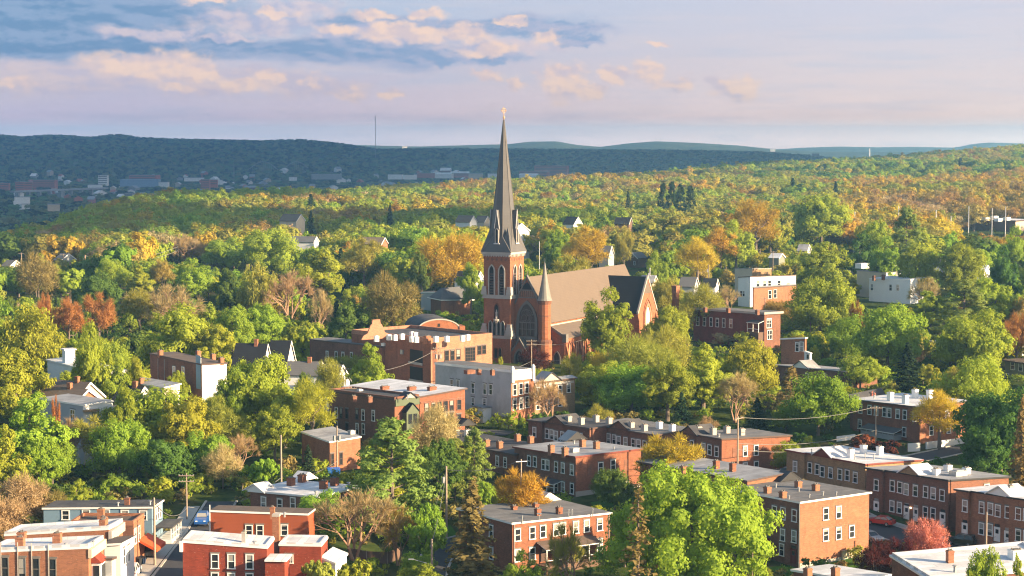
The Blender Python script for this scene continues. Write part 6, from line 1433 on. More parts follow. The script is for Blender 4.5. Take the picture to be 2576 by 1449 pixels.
pole('k', Q4, (851, 375), 0, 372, 'pole in front of the glazed porch house', 1, .14)
pole('l', Q4, (1550, 1045), 0, 288, 'pole standing before the right edge brick house', 0, .18)
pole('m', Q8, (703, 1005), 0, 560, 'pole with a wide crossarm among green trees, right', 1, .2)
pole('n', Q3, (1723, 1228), 0, 262, 'slim pole at the right foot of the biggest lime tree', 0, .1)
pole('o', Q2, (612, 500), 0, 343, 'pole with two transformers by the small workshop', 0, .15, can=2)
pole('p', Q7, (1360, 630), 0, 640, 'white pole right behind the church roof', 0, .2, can=1, m=LATTICE)
pole('q', Q7, (1817, 605), 0, 680, 'pale pole with transformer left of the long white house', 0, .2, can=1)
pole('r', Q8, (412, 500), 0, 740, 'slim pole left of the narrow green house', 1, .18)
pole('s', Q8, (350, 858), 0, 600, 'pole with curved lamp arms by the bright orange house', 1, .16)
pole('t', Q5, (543, 580), 0, 760, 'left reddish pole of the power line at the left', 0, .35, m=BARK_R)
pole('u', Q5, (660, 530), 0, 790, 'right reddish pole of the power line at the left', 0, .35, m=BARK_R)
pole('v', Q5, (490, 522), 0, 830, 'grey power pole with crossarm, far left', 1, .25)
pole('w', Q5, (165, 512), 0, 880, 'grey power pole farthest left among dark trees', 1, .25)
for i, (x, yt, y0) in enumerate(((1387, 150, 1050), (1678, 180, 960), (1793, 225, 1000), (1932, 150, 1090), (2113, 165, 1120), (2218, 153, 1110), (1047, 195, 1000))):
    pole('L%d' % i, Q8, (x, yt), 0, y0, ('leftmost but one tall white light mast by the brown store', 'tallest white light mast before the brown woods', 'thin white mast right of the tallest one', 'thin tan mast left of the brown store', 'left of the two white masts behind the brown store', 'right of the two white masts behind the brown store', 'leftmost pale mast by the spreading tree')[i], 0, .28, m=LATTICE)
pole('z', Q7, (502, 425), 0, 700, 'slim white flagpole between the spire and the golden tree', 0, .14, m=LATTICE)
def cable(pa, pb, sag, r, label, name='cable'):
    a, b_ = Vector(pa), Vector(pb); n = 14; pts = []
    for i in range(n + 1):
        t_ = i / n; p = a.lerp(b_, t_); p.z -= sag * 4 * t_ * (1 - t_); pts.append(p)
    mb = MB()
    for i in range(n): mb.tube(pts[i] - a, pts[i + 1] - a, r * .95, r * .95, 4, cap=i in (0, n - 1))
    o = mb.build(name, WIRE, None, a); tag(o, label, 'cable'); return o
def at_pole(k, down=.2, x=0.0):
    b_, h, an = POLES[k]; return b_ + Vector((x * math.cos(an), x * math.sin(an), h - down))
cable(at_pole('a', .6), at_pole('b', 5.5), 1.6, .05, 'cable from the pavement pole up to the bank pole')
cable(at_pole('b', 5.3), at_pole('c', 7.0), 1.8, .06, 'thick cable climbing the grassy bank to the pale pole')
cable(at_pole('c', 6.8), at_pole('o', 6.2), 1.0, .05, 'cable from the pale bank pole to the workshop pole')
cable(at_pole('o', .4), at_pole('f', 9.0), 1.5, .045, 'cable from the workshop pole past the brown house wall')
cable(at_pole('g', 5), at_pole('f', .6), .8, .06, 'bundled cable between the two poles left of the brown house')
cable(at_pole('f', .5), at_pole('h', 7.5), 1.2, .07, 'upper bright cable crossing before the school')
cable(at_pole('f', 2.6), at_pole('h', 9.5), 1.4, .06, 'lower bright cable crossing before the school')
cable(at_pole('h', 6.0), at_pole('i', 5.2), 1.8, .06, 'cable from the school pole to the church pole')
cable(at_pole('i', 4.6), at_depth(1480, 890, 455), 1.0, .06, 'cable from the church pole toward the trees on the right')
cable(at_pole('i', 1.0), at_depth(1475, 852, 500), .8, .05, 'upper cable from the church pole past the aisle')
cable(at_pole('h', 1.0, -1.1), at_pole('g', 1.0, 1.1), 1.5, .045, 'upper cable from the school pole to the left')
cable(at_pole('j', .3, 1.1), at_pole('k', .4, -1.1), 1.0, .05, 'top cable leaving the terrace pole to the right')
cable(at_pole('j', 4.5), at_pole('k', 4.6), 1.2, .055, 'second cable from the terrace pole to the right')
cable(at_pole('j', 5.6), at_pole('k', 5.8), 1.4, .055, 'third cable from the terrace pole to the right')
cable(at_pole('d', 1.0), at_pole('e', .5), .8, .045, 'cable between the two lane poles')
cable(at_pole('d', .5), at_depth(1311, 1158, 302), .8, .045, 'cable from the lane pole to the golden tree pole')
cable(at_pole('d', .6), at_ground(1098, 1300) if False else (POLES['d'][0].x - 3.2, POLES['d'][0].y - 2, POLES['d'][0].z), .0, .04, 'stay wire of the pole beside the lane')
for s_ in (0, 1.4, 2.8): cable(at_pole('t', .3 + s_), at_pole('u', .3 + s_), 3.0, .09, 'sagging power line between the reddish poles, %s' % ('top', 'middle', 'bottom')[int(s_ / 1.4)])
for s_ in (0, 1.6): cable(at_pole('u', .3 + s_), at_pole('u', .3 + s_) + Vector((32, 30, 2)), 3.0, .09, '%s power line right of the reddish poles' % ('upper', 'lower')[int(s_ / 1.6)])
rt = thing('utility_pole', 'slim pole inside the golden tree with a white crossarm', 'pole', (lambda p: (p.x, p.y, tz(p.x, p.y)))(at_depth(1311, 1155, 302)), .3)
hh = at_depth(1311, 1155, 302).z - tz(at_depth(1311, 1155, 302).x, 302); mb = MB(); mb.tube((0, 0, -.5), (0, 0, hh), .13, .1, 7); mb.build('shaft', WOOD, rt); mb = MB(); mb.box(-.9, .9, -.2, -.1, hh - .4, hh - .28); mb.build('crossarm', WHITE, rt)
# ================================================================ vehicles
def car(name, label, x, y, rz, col, kind='sedan', cat='car'):
    rt = thing(name, label, cat, (x, y, tz(x, y) + .07), rz)
    L = {'sedan': 4.6, 'suv': 4.7, 'pickup': 5.6}[kind]; W_ = .92 if kind != 'pickup' else 1.0
    if kind == 'pickup': low = [(-2.8, .45), (2.7, .45), (2.8, .8), (2.7, 1.15), (1.1, 1.25), (-2.75, 1.2)]; cab = [(1.05, 1.2), (.45, 1.85), (-1.0, 1.85), (-1.15, 1.2)]
    elif kind == 'suv': low = [(-2.3, .35), (2.3, .35), (2.35, .7), (2.2, .95), (1.0, 1.05), (-2.3, 1.05)]; cab = [(1.05, 1.0), (.35, 1.66), (-1.9, 1.68), (-2.25, 1.0)]
    else: low = [(-2.25, .35), (2.25, .35), (2.32, .62), (2.15, .82), (.95, .95), (-1.6, .98), (-2.25, .9)]; cab = [(1.05, .93), (.25, 1.43), (-.95, 1.43), (-1.8, .96)]
    n = 2 if True else 0
    def body(prof, w0, w1):
        mb = MB(); zmax = max(z for _, z in prof); zmin = min(z for _, z in prof); a = []
        for sg in (-1, 1): a.append([(px_, sg * (w0 + (w1 - w0) * (pz_ - zmin) / max(zmax - zmin, .01)), pz_) for px_, pz_ in prof])
        m_ = len(prof); mb.poly(a[0]); mb.poly(a[1][::-1])
        for i in range(m_): j = (i + 1) % m_; mb.poly([a[0][i], a[1][i], a[1][j], a[0][j]])
        return mb
    bo = body(low, W_, W_ * .96).build('body', col, rt)
    bv = bo.modifiers.new('soft', 'BEVEL'); bv.width = .09; bv.segments = 2
    gl = body(cab, W_ * .9, W_ * .70).build('windows', GLASS, rt)
    zt = max(z for _, z in cab); xs = [p[0] for p in cab if p[1] > zt - .06]
    mb = MB(); mb.box(min(xs) - .08, max(xs) + .08, -W_ * .72, W_ * .72, zt - .01, zt + .06); ro = mb.build('roof', col, rt)
    pi = MB()
    for sg in (-1, 1):
        for i in (0, 3): pi.tube((cab[i][0], sg * W_ * .9, cab[i][1]), (cab[1 if i == 0 else 2][0], sg * W_ * .71, zt), .055, .05, 5)
        xm = sum(xs) / len(xs); pi.tube((xm, sg * W_ * .91, cab[0][1]), (xm, sg * W_ * .71, zt), .05, .05, 5)
    pi.build('pillar', col, rt)
    for sx in (-1, 1):
        for sg in (-1, 1):
            w = MB(); w.tube((0, -.11, 0), (0, .11, 0), .34, .34, 14); o = w.build('wheel', TRIM_D, rt, (sx * L * .30, sg * (W_ - .06), .34)); w = MB(); w.tube((0, -.125 if sg < 0 else .1, 0), (0, -.1 if sg < 0 else .125, 0), .2, .2, 10); w.build('rim', METAL, o)
    xf = max(p[0] for p in low); xb = min(p[0] for p in low); zh = .72 if kind != 'pickup' else .95
    for sg in (-1, 1):
        h_ = MB(); h_.box(xf - .12, xf + .02, sg * W_ * .62 - .16, sg * W_ * .62 + .16, zh - .08, zh + .08); h_.build('headlight', WHITE, rt)
        h_ = MB(); h_.box(xb - .03, xb + .06, sg * W_ * .68 - .15, sg * W_ * .68 + .15, zh, zh + .16); h_.build('tail_light', TRIM_R, rt)
    return rt
P = at_ground(*Q4(880, 1128)); car('red_car', 'bright red saloon car parked at the kerb', P.x, P.y, R(146), paint('paint_red', (.45, .012, .008)))
P = at_ground(*Q4(815, 1228)); car('silver_car', 'silver car parked beside the sunlit end wall', P.x, P.y, R(-62), paint('paint_silver', (.32, .35, .38)))
P = at_ground(*Q4(1390, 1255)); car('black_car', 'black estate car parked before the right edge brick house', P.x, P.y, R(146), paint('paint_black', (.012, .012, .014)), 'suv')
P = at_ground(*Q1(1292, 1122)); car('blue_pickup', 'blue pickup truck facing the camera at the top of the left street', P.x - .3, P.y, R(-88), paint('paint_blue', (.02, .10, .36)), 'pickup', 'pickup')
P = at_ground(*QL(2060, 860)); car('dark_car', 'dark hatchback half under the orange awning', P.x, P.y, R(96), paint('paint_charcoal', (.02, .024, .028)), 'suv')
P = at_ground(*QL(1880, 1140)); car('white_car', 'white car at the bottom beside the narrow white house', P.x - .5, P.y, R(92), paint('paint_white', (.7, .7, .7)), 'suv')
P = at_ground(*Q4(290, 812)); car('silver_car', 'silver car parked left of the tan brick house', P.x, P.y, R(150), MATS['paint_silver'])
P = at_ground(*Q8(1640, 1245)); car('white_van', 'white van showing between lime trees at the right', P.x, P.y, R(150), MATS['paint_white'], 'suv', 'van')
P = at_ground(*Q8(2230, 1285)); car('white_car', 'white car behind the big round lime tree at the right', P.x, P.y, R(150), MATS['paint_white'], 'suv')
# ================================================================ small things
def bin_(name, label, p, w, d, h, m, rz=0.0, lid=None):
    rt = thing(name, label, 'bin', (p.x, p.y, p.z), rz); mb = MB(); mb.hexa([(-w / 2, -d / 2, .12), (w / 2, -d / 2, .12), (w / 2, d / 2, .12), (-w / 2, d / 2, .12), (-w / 2 - .08, -d / 2 - .12, h), (w / 2 + .08, -d / 2 - .12, h), (w / 2 + .08, d / 2, h), (-w / 2 - .08, d / 2, h)]); mb.build('body', m, rt)
    mb = MB(); mb.hexa([(-w / 2 - .1, -d / 2 - .15, h + .003), (w / 2 + .1, -d / 2 - .15, h + .003), (w / 2 + .1, d / 2, h + .003), (-w / 2 - .1, d / 2, h + .003), (-w / 2 - .1, -d / 2 - .15, h + .06), (w / 2 + .1, -d / 2 - .15, h + .06), (w / 2 + .1, d / 2, h + .28), (-w / 2 - .1, d / 2, h + .28)]); mb.build('lid', lid or TRIM_D, rt)
    for sx in (-1, 1):
        w_ = MB(); w_.tube((sx * w * .4 - .04, d * .35, .12), (sx * w * .4 + .04, d * .35, .12), .12, .12, 8); w_.build('wheel', TRIM_D, rt)
p = at_ground(*Q2(592, 822)); bin_('dumpster', 'blue dumpster beside the small workshop', p, 2.0, 1.3, 1.3, BLUEP, .2, BLUEP)
p = at_ground(*QL(1910, 1000)); bin_('wheelie_bin', 'dark wheelie bin on the pavement, left of two', p, .6, .6, 1.0, TRIM_D, 1.2)
p = at_ground(*QL(1965, 985)); bin_('wheelie_bin', 'dark blue wheelie bin on the pavement, right of two', p, .6, .6, 1.0, mat('plastic_navy', (.02, .04, .09), .5), 1.2)
p = at_ground(*Q4(690, 1330)); rt = thing('storage_boxes', 'tan wooden storage boxes against the sunlit end wall', 'crate', p, R(34))
mb = MB(); mb.box(-2.2, -.03, -.6, .6, 0, 1.2); mb.build('left_box', BEIGE_W, rt); mb = MB(); mb.box(.03, 1.8, -.6, .6, 0, 1.25); mb.build('right_box', BEIGE_W, rt)
mb = MB(); mb.box(-2.3, 1.9, -.7, .7, 1.26, 1.36); mb.build('lid', WOOD, rt)
p = at_ground(*Q4(622, 1345)); rt = thing('blue_game_board', 'bright blue board lying tilted on the lawn by the sunlit end wall', 'board', (p.x, p.y, p.z + .1), R(20)); rt.rotation_euler = (R(35), 0, R(10))
mb = MB(); mb.box(-.9, .9, -.65, .65, 0, .1); mb.build('board', BLUEP, rt); mb = MB(); mb.box(-.5, .5, -.3, .3, .101, .12); mb.box(-.7, -.6, -.5, .5, .101, .12); mb.build('panel', mat('plastic_sky', (.10, .35, .75), .5), rt)
# lawn by the sunlit end wall
def patch(name, q, pts, m, lift=.05):
    P_ = [at_ground(*q(*p_)) for p_ in pts]; c = sum((Vector(p_) for p_ in P_), Vector()) / len(P_); mb = MB(); n = 6
    for i in range(len(P_)):
        a_, b2 = P_[i], P_[(i + 1) % len(P_)]
        for r_ in range(n):
            f0, f1 = r_ / n, (r_ + 1) / n; q_ = [c.lerp(a_, f0), c.lerp(a_, f1), c.lerp(b2, f1), c.lerp(b2, f0)]
            q_ = [(v_.x, v_.y, tz(v_.x, v_.y) + lift) for v_ in q_]; mb.poly(q_ if r_ else q_[1:])
    o = mb.build(name, m); o['kind'] = 'structure'; return o
LAWN = mat('lawn_green', (.060, .130, .022), 1.0, .2, .8, spec=0)
patch('lawn', Q4, [(100, 1400), (300, 1385), (620, 1330), (780, 1320), (740, 1420), (560, 1500), (200, 1520)], LAWN)
patch('lawn', Q3, [(700, 985), (960, 945), (1100, 960), (900, 1030), (720, 1030)], LAWN)
patch('lawn', Q2, [(1180, 1150), (1330, 1130), (1380, 1200), (1250, 1240), (1150, 1300)], LAWN)
# ---- fences
def fence(name, label, pts, h, m, post=2.4):
    p0 = pts[0]; rt = thing(name, label, 'fence', (p0.x, p0.y, p0.z)); 
    for a, b_ in zip(pts[:-1], pts[1:]):
        n = max(1, int((b_ - a).length / post)); d = (b_ - a).normalized(); nn = Vector((-d.y, d.x, 0)) * .04
        for i in range(n):
            p_, q_ = a.lerp(b_, i / n) - p0, a.lerp(b_, (i + 1) / n) - p0; mb = MB(); z = Vector((0, 0, h))
            mb.hexa([p_ - nn, q_ - nn, q_ + nn, p_ + nn, p_ - nn + z, q_ - nn + z, q_ + nn + z, p_ + nn + z]); mb.build('panel', m, rt)
            mb = MB(); mb.box(p_.x - .06, p_.x + .06, p_.y - .06, p_.y + .06, p_.z - .3, p_.z + h + .12); mb.build('post', WOOD, rt)
    return rt
fence('board_fence', 'dark board fence behind the white shed and bare tree', [at_ground(*Q2(x, y)) for x, y in ((690, 1345), (800, 1365), (930, 1372), (1010, 1340))], 1.7, BROWN_W)
fence('board_fence', 'pale low fence left of the rounded street tree', [at_ground(*Q4(x, y)) for x, y in ((600, 600), (720, 585))], 1.0, WHITE)
fence('board_fence', 'grey fence at the foot of the massive dark tree', [at_ground(*Q4(x, y)) for x, y in ((1050, 665), (1130, 660))], 1.6, WHITE)
# ---- billboard like white board on a pole beside the brown house
p = at_depth(*Q2(460, 360), 372); rt = thing('sign_board', 'blank white board on a pole among trees left of the brown house', 'sign', (p.x, p.y, tz(p.x, p.y)), -.5); h = p.z - tz(p.x, p.y)
mb = MB(); mb.tube((0, .12, -.5), (0, .12, h + .5), .1, .1, 7); mb.build('post', METAL, rt); mb = MB(); mb.box(-1.2, 1.2, -.06, .019, h - 1.4, h + 1.4); mb.build('board', WHITE, rt)
# ================================================================ the valley city, mast, towers
QV1 = conv(0, 450 / 1.4907, 2.0125 * 1.4907); QV2 = conv(1280 / 1.4907, 450 / 1.4907, 2.0125 * 1.4907); QV3 = conv(2560 / 1.4907, 450 / 1.4907, 2.0125 * 1.4907)
V_WHITE = mat('valley_white', (.64, .62, .60), .8, .08, .1); V_RED = mat('valley_brick', (.34, .11, .08), .9, .1, .1); V_GREY = mat('valley_grey', (.24, .25, .28), .8, .1, .1); V_BLUE = mat('valley_blue', (.16, .24, .36), .8, .1, .1); V_TAN = mat('valley_tan', (.40, .33, .26), .9, .1, .1)
def vb(q, x0, x1, yt, yb, D, m, label, name='valley_building', group='buildings far in the valley', roof=None, gable=0, depth=None, wins=1, chim=0):
    """a building far in the valley: left and right x, top and bottom y in the photo, at distance D"""
    a, b_ = at_depth(*q(x0, yt), D), at_depth(*q(x1, yt), D); w = b_.x - a.x; z0 = z_at(D, q(0, yb)[1]); h = a.z - z0; d = depth or max(12, min(40, w * .5)); cx_ = (a.x + b_.x) / 2
    rt = thing(name, label, 'building', (cx_, D, z0), R(wr2.uniform(-14, 14)), group); mb = MB(); mb.box(-w / 2, w / 2, 0, d, -5, h if not gable else h * .6); mb.build('wall', m, rt)
    r_ = MB()
    if gable: r_.prism([(-w / 2 - .5, -.5, h * .6), (w / 2 + .5, -.5, h * .6), (w / 2 + .5, d / 2, h), (-w / 2 - .5, d / 2, h)], (0, 0, .4)); r_.prism([(w / 2 + .5, d + .5, h * .6), (-w / 2 - .5, d + .5, h * .6), (-w / 2 - .5, d / 2, h), (w / 2 + .5, d / 2, h)], (0, 0, .4))
    else: r_.box(-w / 2 - .4, w / 2 + .4, -.4, d + .4, h + .01, h + .8)
    r_.build('roof', roof or V_GREY, rt)
    if wins and h > 7:
        fl = max(1, int(h / 3.6)); nw = max(2, min(24, int(w / 4)))
        for f in range(fl):
            zz = (f + .5) * h / fl * (.6 if gable else 1); g = MB()
            g.box(-w * .46, w * .46, -.25, -.01, zz - .7, zz + .7); g.build('window_band', V_WIN, rt)
    FARFREE.append((cx_, D + d / 2, w / 2 + 6)); return rt
wr2 = random.Random(11)
V_WIN = mat('valley_windows', (.07, .075, .085), .4, .1, .3)
# left: red mills, tower block, blue shed
vb(QV1, 0, 65, 478, 530, 3900, V_RED, 'red brick mill at the far left edge of the valley')
vb(QV1, 115, 180, 468, 520, 3950, V_RED, 'second red mill block from the left edge of the valley')
vb(QV1, 182, 240, 470, 522, 3900, V_RED, 'third red mill block from the left edge of the valley')
vb(QV1, 245, 415, 455, 512, 4100, V_RED, 'longest red mill row at the left of the valley')
vb(QV1, 740, 808, 418, 480, 4300, V_WHITE, 'grey white tower block in the valley', depth=18)
vb(QV1, 905, 1195, 452, 490, 4200, V_BLUE, 'long blue shed in the valley', roof=V_BLUE, wins=0)
vb(QV1, 970, 1180, 418, 450, 4500, V_RED, 'dark mill rising behind the long blue shed')
vb(QV1, 1515, 1580, 450, 515, 3700, V_RED, 'left of the two red brick blocks in the valley')
vb(QV1, 1580, 1640, 453, 490, 3760, V_RED, 'right of the two red brick blocks in the valley')
vb(QV1, 1390, 1540, 437, 447, 4600, V_WHITE, 'long white roof right of the long blue shed', wins=0)
vb(QV1, 1190, 1265, 470, 490, 4200, V_WHITE, 'white shed touching the long blue shed', wins=0)
vb(QV1, 660, 760, 490, 505, 3900, V_WHITE, 'white roofs below the tower block', wins=0)
vb(QV1, 1840, 1930, 498, 530, 3400, V_RED, 'reddish roofed block left of the white tank', gable=1)
vb(QV1, 110, 220, 583, 605, 2900, V_WHITE, 'white flat building in the dark valley trees, left', wins=0)
vb(QV1, 815, 900, 615, 640, 2500, V_WHITE, 'pale building deep in the trees, left of the golden ridge', wins=1)
vb(QV1, 940, 1000, 555, 620, 2800, V_GREY, 'grey steep building in the dark valley trees')
vb(QV1, 360, 450, 640, 655, 2300, V_TAN, 'tan low roof in the dark trees, left', wins=0)
vb(QV1, 1480, 1530, 523, 545, 3400, V_TAN, 'tan roofed house below the red brick blocks', gable=1)
vb(QV1, 2180, 2240, 432, 442, 4600, V_WHITE, 'white shed near the arched bridge', wins=0)
vb(QV1, 2350, 2576, 412, 432, 4500, V_GREY, 'grey warehouse row right of the arched bridge', wins=0)
# centre
vb(QV2, 745, 825, 362, 412, 5000, V_RED, 'tall red block of the valley works left of the spire', roof=V_WHITE, gable=1)
vb(QV2, 680, 830, 398, 425, 4800, V_WHITE, 'white roofed works hall in front of the tall red block', roof=V_WHITE, gable=1, wins=0)
vb(QV2, 825, 965, 390, 420, 4900, V_RED, 'pale roofed works hall right of the tall red block', roof=V_WHITE, gable=1)
vb(QV2, 570, 700, 402, 422, 4800, V_RED, 'low dark works building left of the tall red block')
vb(QV2, 1455, 1705, 348, 425, 5000, V_RED, 'big dark red plant building right of the spire', roof=V_RED)
vb(QV2, 1340, 1560, 388, 425, 4700, V_RED, 'lower dark wing left of the big dark red plant')
vb(QV2, 1340, 1480, 405, 430, 4500, V_WHITE, 'white roofed shed in front of the dark wing', roof=V_WHITE, gable=1, wins=0)
vb(QV2, 1105, 1200, 408, 422, 4500, V_WHITE, 'white long roof just left of the spire', roof=V_WHITE, wins=0)
vb(QV2, 960, 1065, 405, 425, 4600, V_TAN, 'tan works building left of the spire', wins=1)
vb(QV2, 1755, 1790, 410, 432, 4600, V_WHITE, 'small white cube right of the big dark red plant', wins=0)
for i, (x0, x1, y0) in enumerate(((1915, 2000, 412), (2040, 2145, 405), (2160, 2250, 403), (2255, 2340, 405), (2400, 2500, 402))): vb(QV2, x0, x1, y0, y0 + 18, 4700, V_WHITE, 'white warehouse, %s in the row of five right of the plant' % ('first', 'second', 'third', 'fourth', 'fifth')[i], roof=V_WHITE, wins=0)
vb(QV2, 350, 460, 412, 432, 4500, V_WHITE, 'white low roofs left of the works', wins=0)
vb(QV2, 475, 570, 418, 432, 4400, V_WHITE, 'bright white roof before the low works building', roof=V_WHITE, wins=0)
vb(QV2, 2435, 2480, 352, 362, 6300, V_WHITE, 'twin white specks on the hillside right', wins=0)
vb(QV2, 1785, 1920, 230, 238, 8500, V_WHITE, 'white row on the hill crest right of the spire', wins=0)
vb(QV2, 460, 498, 200, 212, 8200, V_WHITE, 'white building on the skyline left of the spire', wins=0)
vb(QV3, 660, 700, 218, 232, 9500, V_WHITE, 'white building on the hill crest at the right', wins=0)
vb(QV3, 975, 1030, 255, 300, 7000, V_GREY, 'grey plant building at the right end of the valley')
vb(QV3, 1030, 1205, 287, 298, 7000, V_WHITE, 'long white bridge like shed at the right end of the valley', wins=0)
# scattered little houses of the valley town: nothing tells these apart
hs = MB(); hs.prism([(-5, -4, -8), (5, -4, -8), (5, -4, 5), (0, -4, 8.5), (-5, -4, 5)], (0, 9, 0)); hme = hs.mesh('valley_house', [V_WHITE])
hr = MB(); hr.prism([(-5.6, -4.5, 4.7), (0, -4.5, 8.7), (0, -4.5, 9.2), (-5.6, -4.5, 5.2)], (0, 10, 0)); hr.prism([(0, -4.5, 8.7), (5.6, -4.5, 4.7), (5.6, -4.5, 5.2), (0, -4.5, 9.2)], (0, 10, 0)); hre = hr.mesh('valley_roof', [V_GREY])
for i in range(150):
    px_ = wr2.uniform(20, 2150); D = wr2.uniform(2500, 5200)
    if px_ > 1350 and D < 3400: D += 1300
    p = at_depth(px_, 400, D); z = tz(p.x, D)
    if z > -25: continue
    rt = thing('valley_house', 'small pale house speck among the blue valley trees', 'house', (p.x, D, z + wr2.uniform(2, 6)), wr2.uniform(0, 3), 'houses of the valley town')
    s_ = wr2.uniform(.8, 1.5); rt.scale = (s_ * wr2.uniform(.8, 1.6), s_, s_)
    w = link('wall', hme, rt); w.material_slots[0].link = 'OBJECT'; w.material_slots[0].material = wr2.choice([V_WHITE, V_WHITE, V_TAN, V_GREY, V_RED])
    w = link('roof', hre, rt); w.material_slots[0].link = 'OBJECT'; w.material_slots[0].material = wr2.choice([V_GREY, V_WHITE, V_RED, V_GREY])
    FARFREE.append((p.x, D, 8 * s_))
# radio masts
def mast(px_, yt, yb, D, w, label, guys=True, name='radio_mast'):
    p = at_depth(px_, yt, D); z0 = z_at(D, yb); h = p.z - z0; rt = thing(name, label, 'mast', (p.x, D, z0)); mb = MB()
    for i in range(3):
        a = i * 2.094; mb.tube((w * math.cos(a), w * math.sin(a), -20), (w * math.cos(a), w * math.sin(a), h * .93), w * .45, w * .45, 4)
    n = int(h / (w * 5))
    for k in range(n):
        for i in range(3):
            a, b_ = i * 2.094, (i + 1) * 2.094; mb.tube((w * math.cos(a), w * math.sin(a), h * .93 * k / n), (w * math.cos(b_), w * math.sin(b_), h * .93 * (k + 1) / n), w * .15, w * .15, 3)
    mb.tube((0, 0, h * .92), (0, 0, h), w * .4, w * .3, 5); mb.build('lattice', MASTM, rt)
    return rt
MASTM = mat('mast_grey', (.20, .19, .20), .6, .05, .1)
mast(944, 285, 388, 6000, .9, 'tall thin radio mast on the far hillside left of the spire')
mast(588, 408, 440, 4700, .8, 'short mast in the valley above the red blocks')
mast(1650, 347, 357, 10500, 1.2, 'thin mast on the right far hill, left of two')
mast(1661, 348, 357, 10500, 1.2, 'thin mast on the right far hill, right of two')
# water tower, chimney
def tank(px_, yt, yb, wpx, D, label, leg=True):
    p = at_depth(px_, yt, D); z0 = z_at(D, yb); h = p.z - z0; r_ = wpx * D / F / 2; rt = thing('water_tower', label, 'water tower', (p.x, D, z0)); mb = MB()
    mb.lathe(0, 0, [(r_ * .95, h * .1), (r_, h * .25), (r_, h * .8), (r_ * .6, h * .97), (.1, h)], 16); mb.build('tank', V_WHITE, rt); mb = MB()
    for i in range(6): a = i * 1.047; mb.tube((r_ * .8 * math.cos(a), r_ * .8 * math.sin(a), -30), (r_ * .8 * math.cos(a), r_ * .8 * math.sin(a), h * .12), .5, .5, 5)
    mb.build('stand', MASTM, rt)
tank(2207, 397, 408, 17, 3600, 'pale round water tower above the right hill woods')
tank(587, 458, 468, 6, 4600, 'small white tank in the valley by the short mast')
p = at_depth(2187, 374, 9000); z0 = z_at(9000, 393); rt = thing('factory_chimney', 'white factory chimney on the right skyline', 'chimney', (p.x, 9000, z0)); mb = MB(); h = p.z - z0; mb.tube((0, 0, -10), (0, 0, h), 4.2, 3.2, 12); mb.build('shaft', V_WHITE, rt); mb = MB(); mb.tube((0, 0, h + .01), (0, 0, h + 1.2), 3.5, 3.5, 12); mb.build('cap', MASTM, rt)
# long bridge in the valley at left, arched bridge further right
a, b_ = at_depth(*QV1(90, 535), 3500), at_depth(*QV1(800, 508), 3700); rt = thing('road_bridge', 'long dark road bridge crossing the valley at the left', 'bridge', a)
d = b_ - a; L = d.length; rt.rotation_euler = (0, -math.atan2(d.z, math.hypot(d.x, d.y)), math.atan2(d.y, d.x)); mb = MB(); mb.box(0, L, -6, 6, -3, 0); mb.build('deck', V_GREY, rt)
for i in range(9): mb = MB(); x = L * (i + .5) / 9; mb.box(x - 2, x + 2, -4, 4, -30, -3.01); mb.build('pier', V_GREY, rt)
a, b_ = at_depth(*QV1(1860, 390), 5200), at_depth(*QV1(2560, 388), 5200); rt = thing('arch_bridge', 'pale steel arched bridge in the valley left of the works', 'bridge', a); L = (b_ - a).x
mb = MB(); mb.box(0, L, -5, 5, -3, 0); mb.build('deck', V_GREY, rt)
for x0, x1 in ((0, .36), (.38, .70)):
    mb = MB(); n = 16; pts = [(L * (x0 + (x1 - x0) * i / n), 0, 26 * math.sin(math.pi * i / n)) for i in range(n + 1)]
    for i in range(n): mb.tube(pts[i], pts[i + 1], 1.0, 1.0, 4); mb.tube(pts[i], (pts[i][0], 0, 0), .35, .35, 3)
    mb.build('arch', V_GREY, rt)
# ================================================================ filler trees and woods
def vnoise(x, y, s, seed):
    """smooth value noise on arrays"""
    rng = np.random.default_rng(seed); G = rng.random((64, 64)); u = x / s; v = y / s
    i = np.floor(u).astype(int); j = np.floor(v).astype(int); fu = sst(u - i); fv = sst(v - j)
    g = lambda a, b_: G[a % 64, b_ % 64]
    return (g(i, j) * (1 - fu) + g(i + 1, j) * fu) * (1 - fv) + (g(i, j + 1) * (1 - fu) + g(i + 1, j + 1) * fu) * fv
wr = np.random.default_rng(99)
def blocked(x, y, w, h):
    z = tz(x, y)
    for o, u, v, lu, lv in FOOT:
        d = Vector((x, y)) - o; a = d.dot(u); b_ = d.dot(v); m = w * .38 + .5
        if -m < a < lu + m and -m < b_ < lv + m: return True
    for fine, wd in PATHS:
        for p in fine[::3]:
            if (p.x - x) ** 2 + (p.y - y) ** 2 < (wd * .5 + w * .3) ** 2: return True
    px, pt = proj(x, y, z + h); _, pb = proj(x, y, z); hw = w * .5 * F / y
    for x0, x1, y0, y1, D in BLDS + TCLEAR:
        if y < D and px + hw > x0 and px - hw < x1 and pt < y1 and pb > y0: return True
    return False
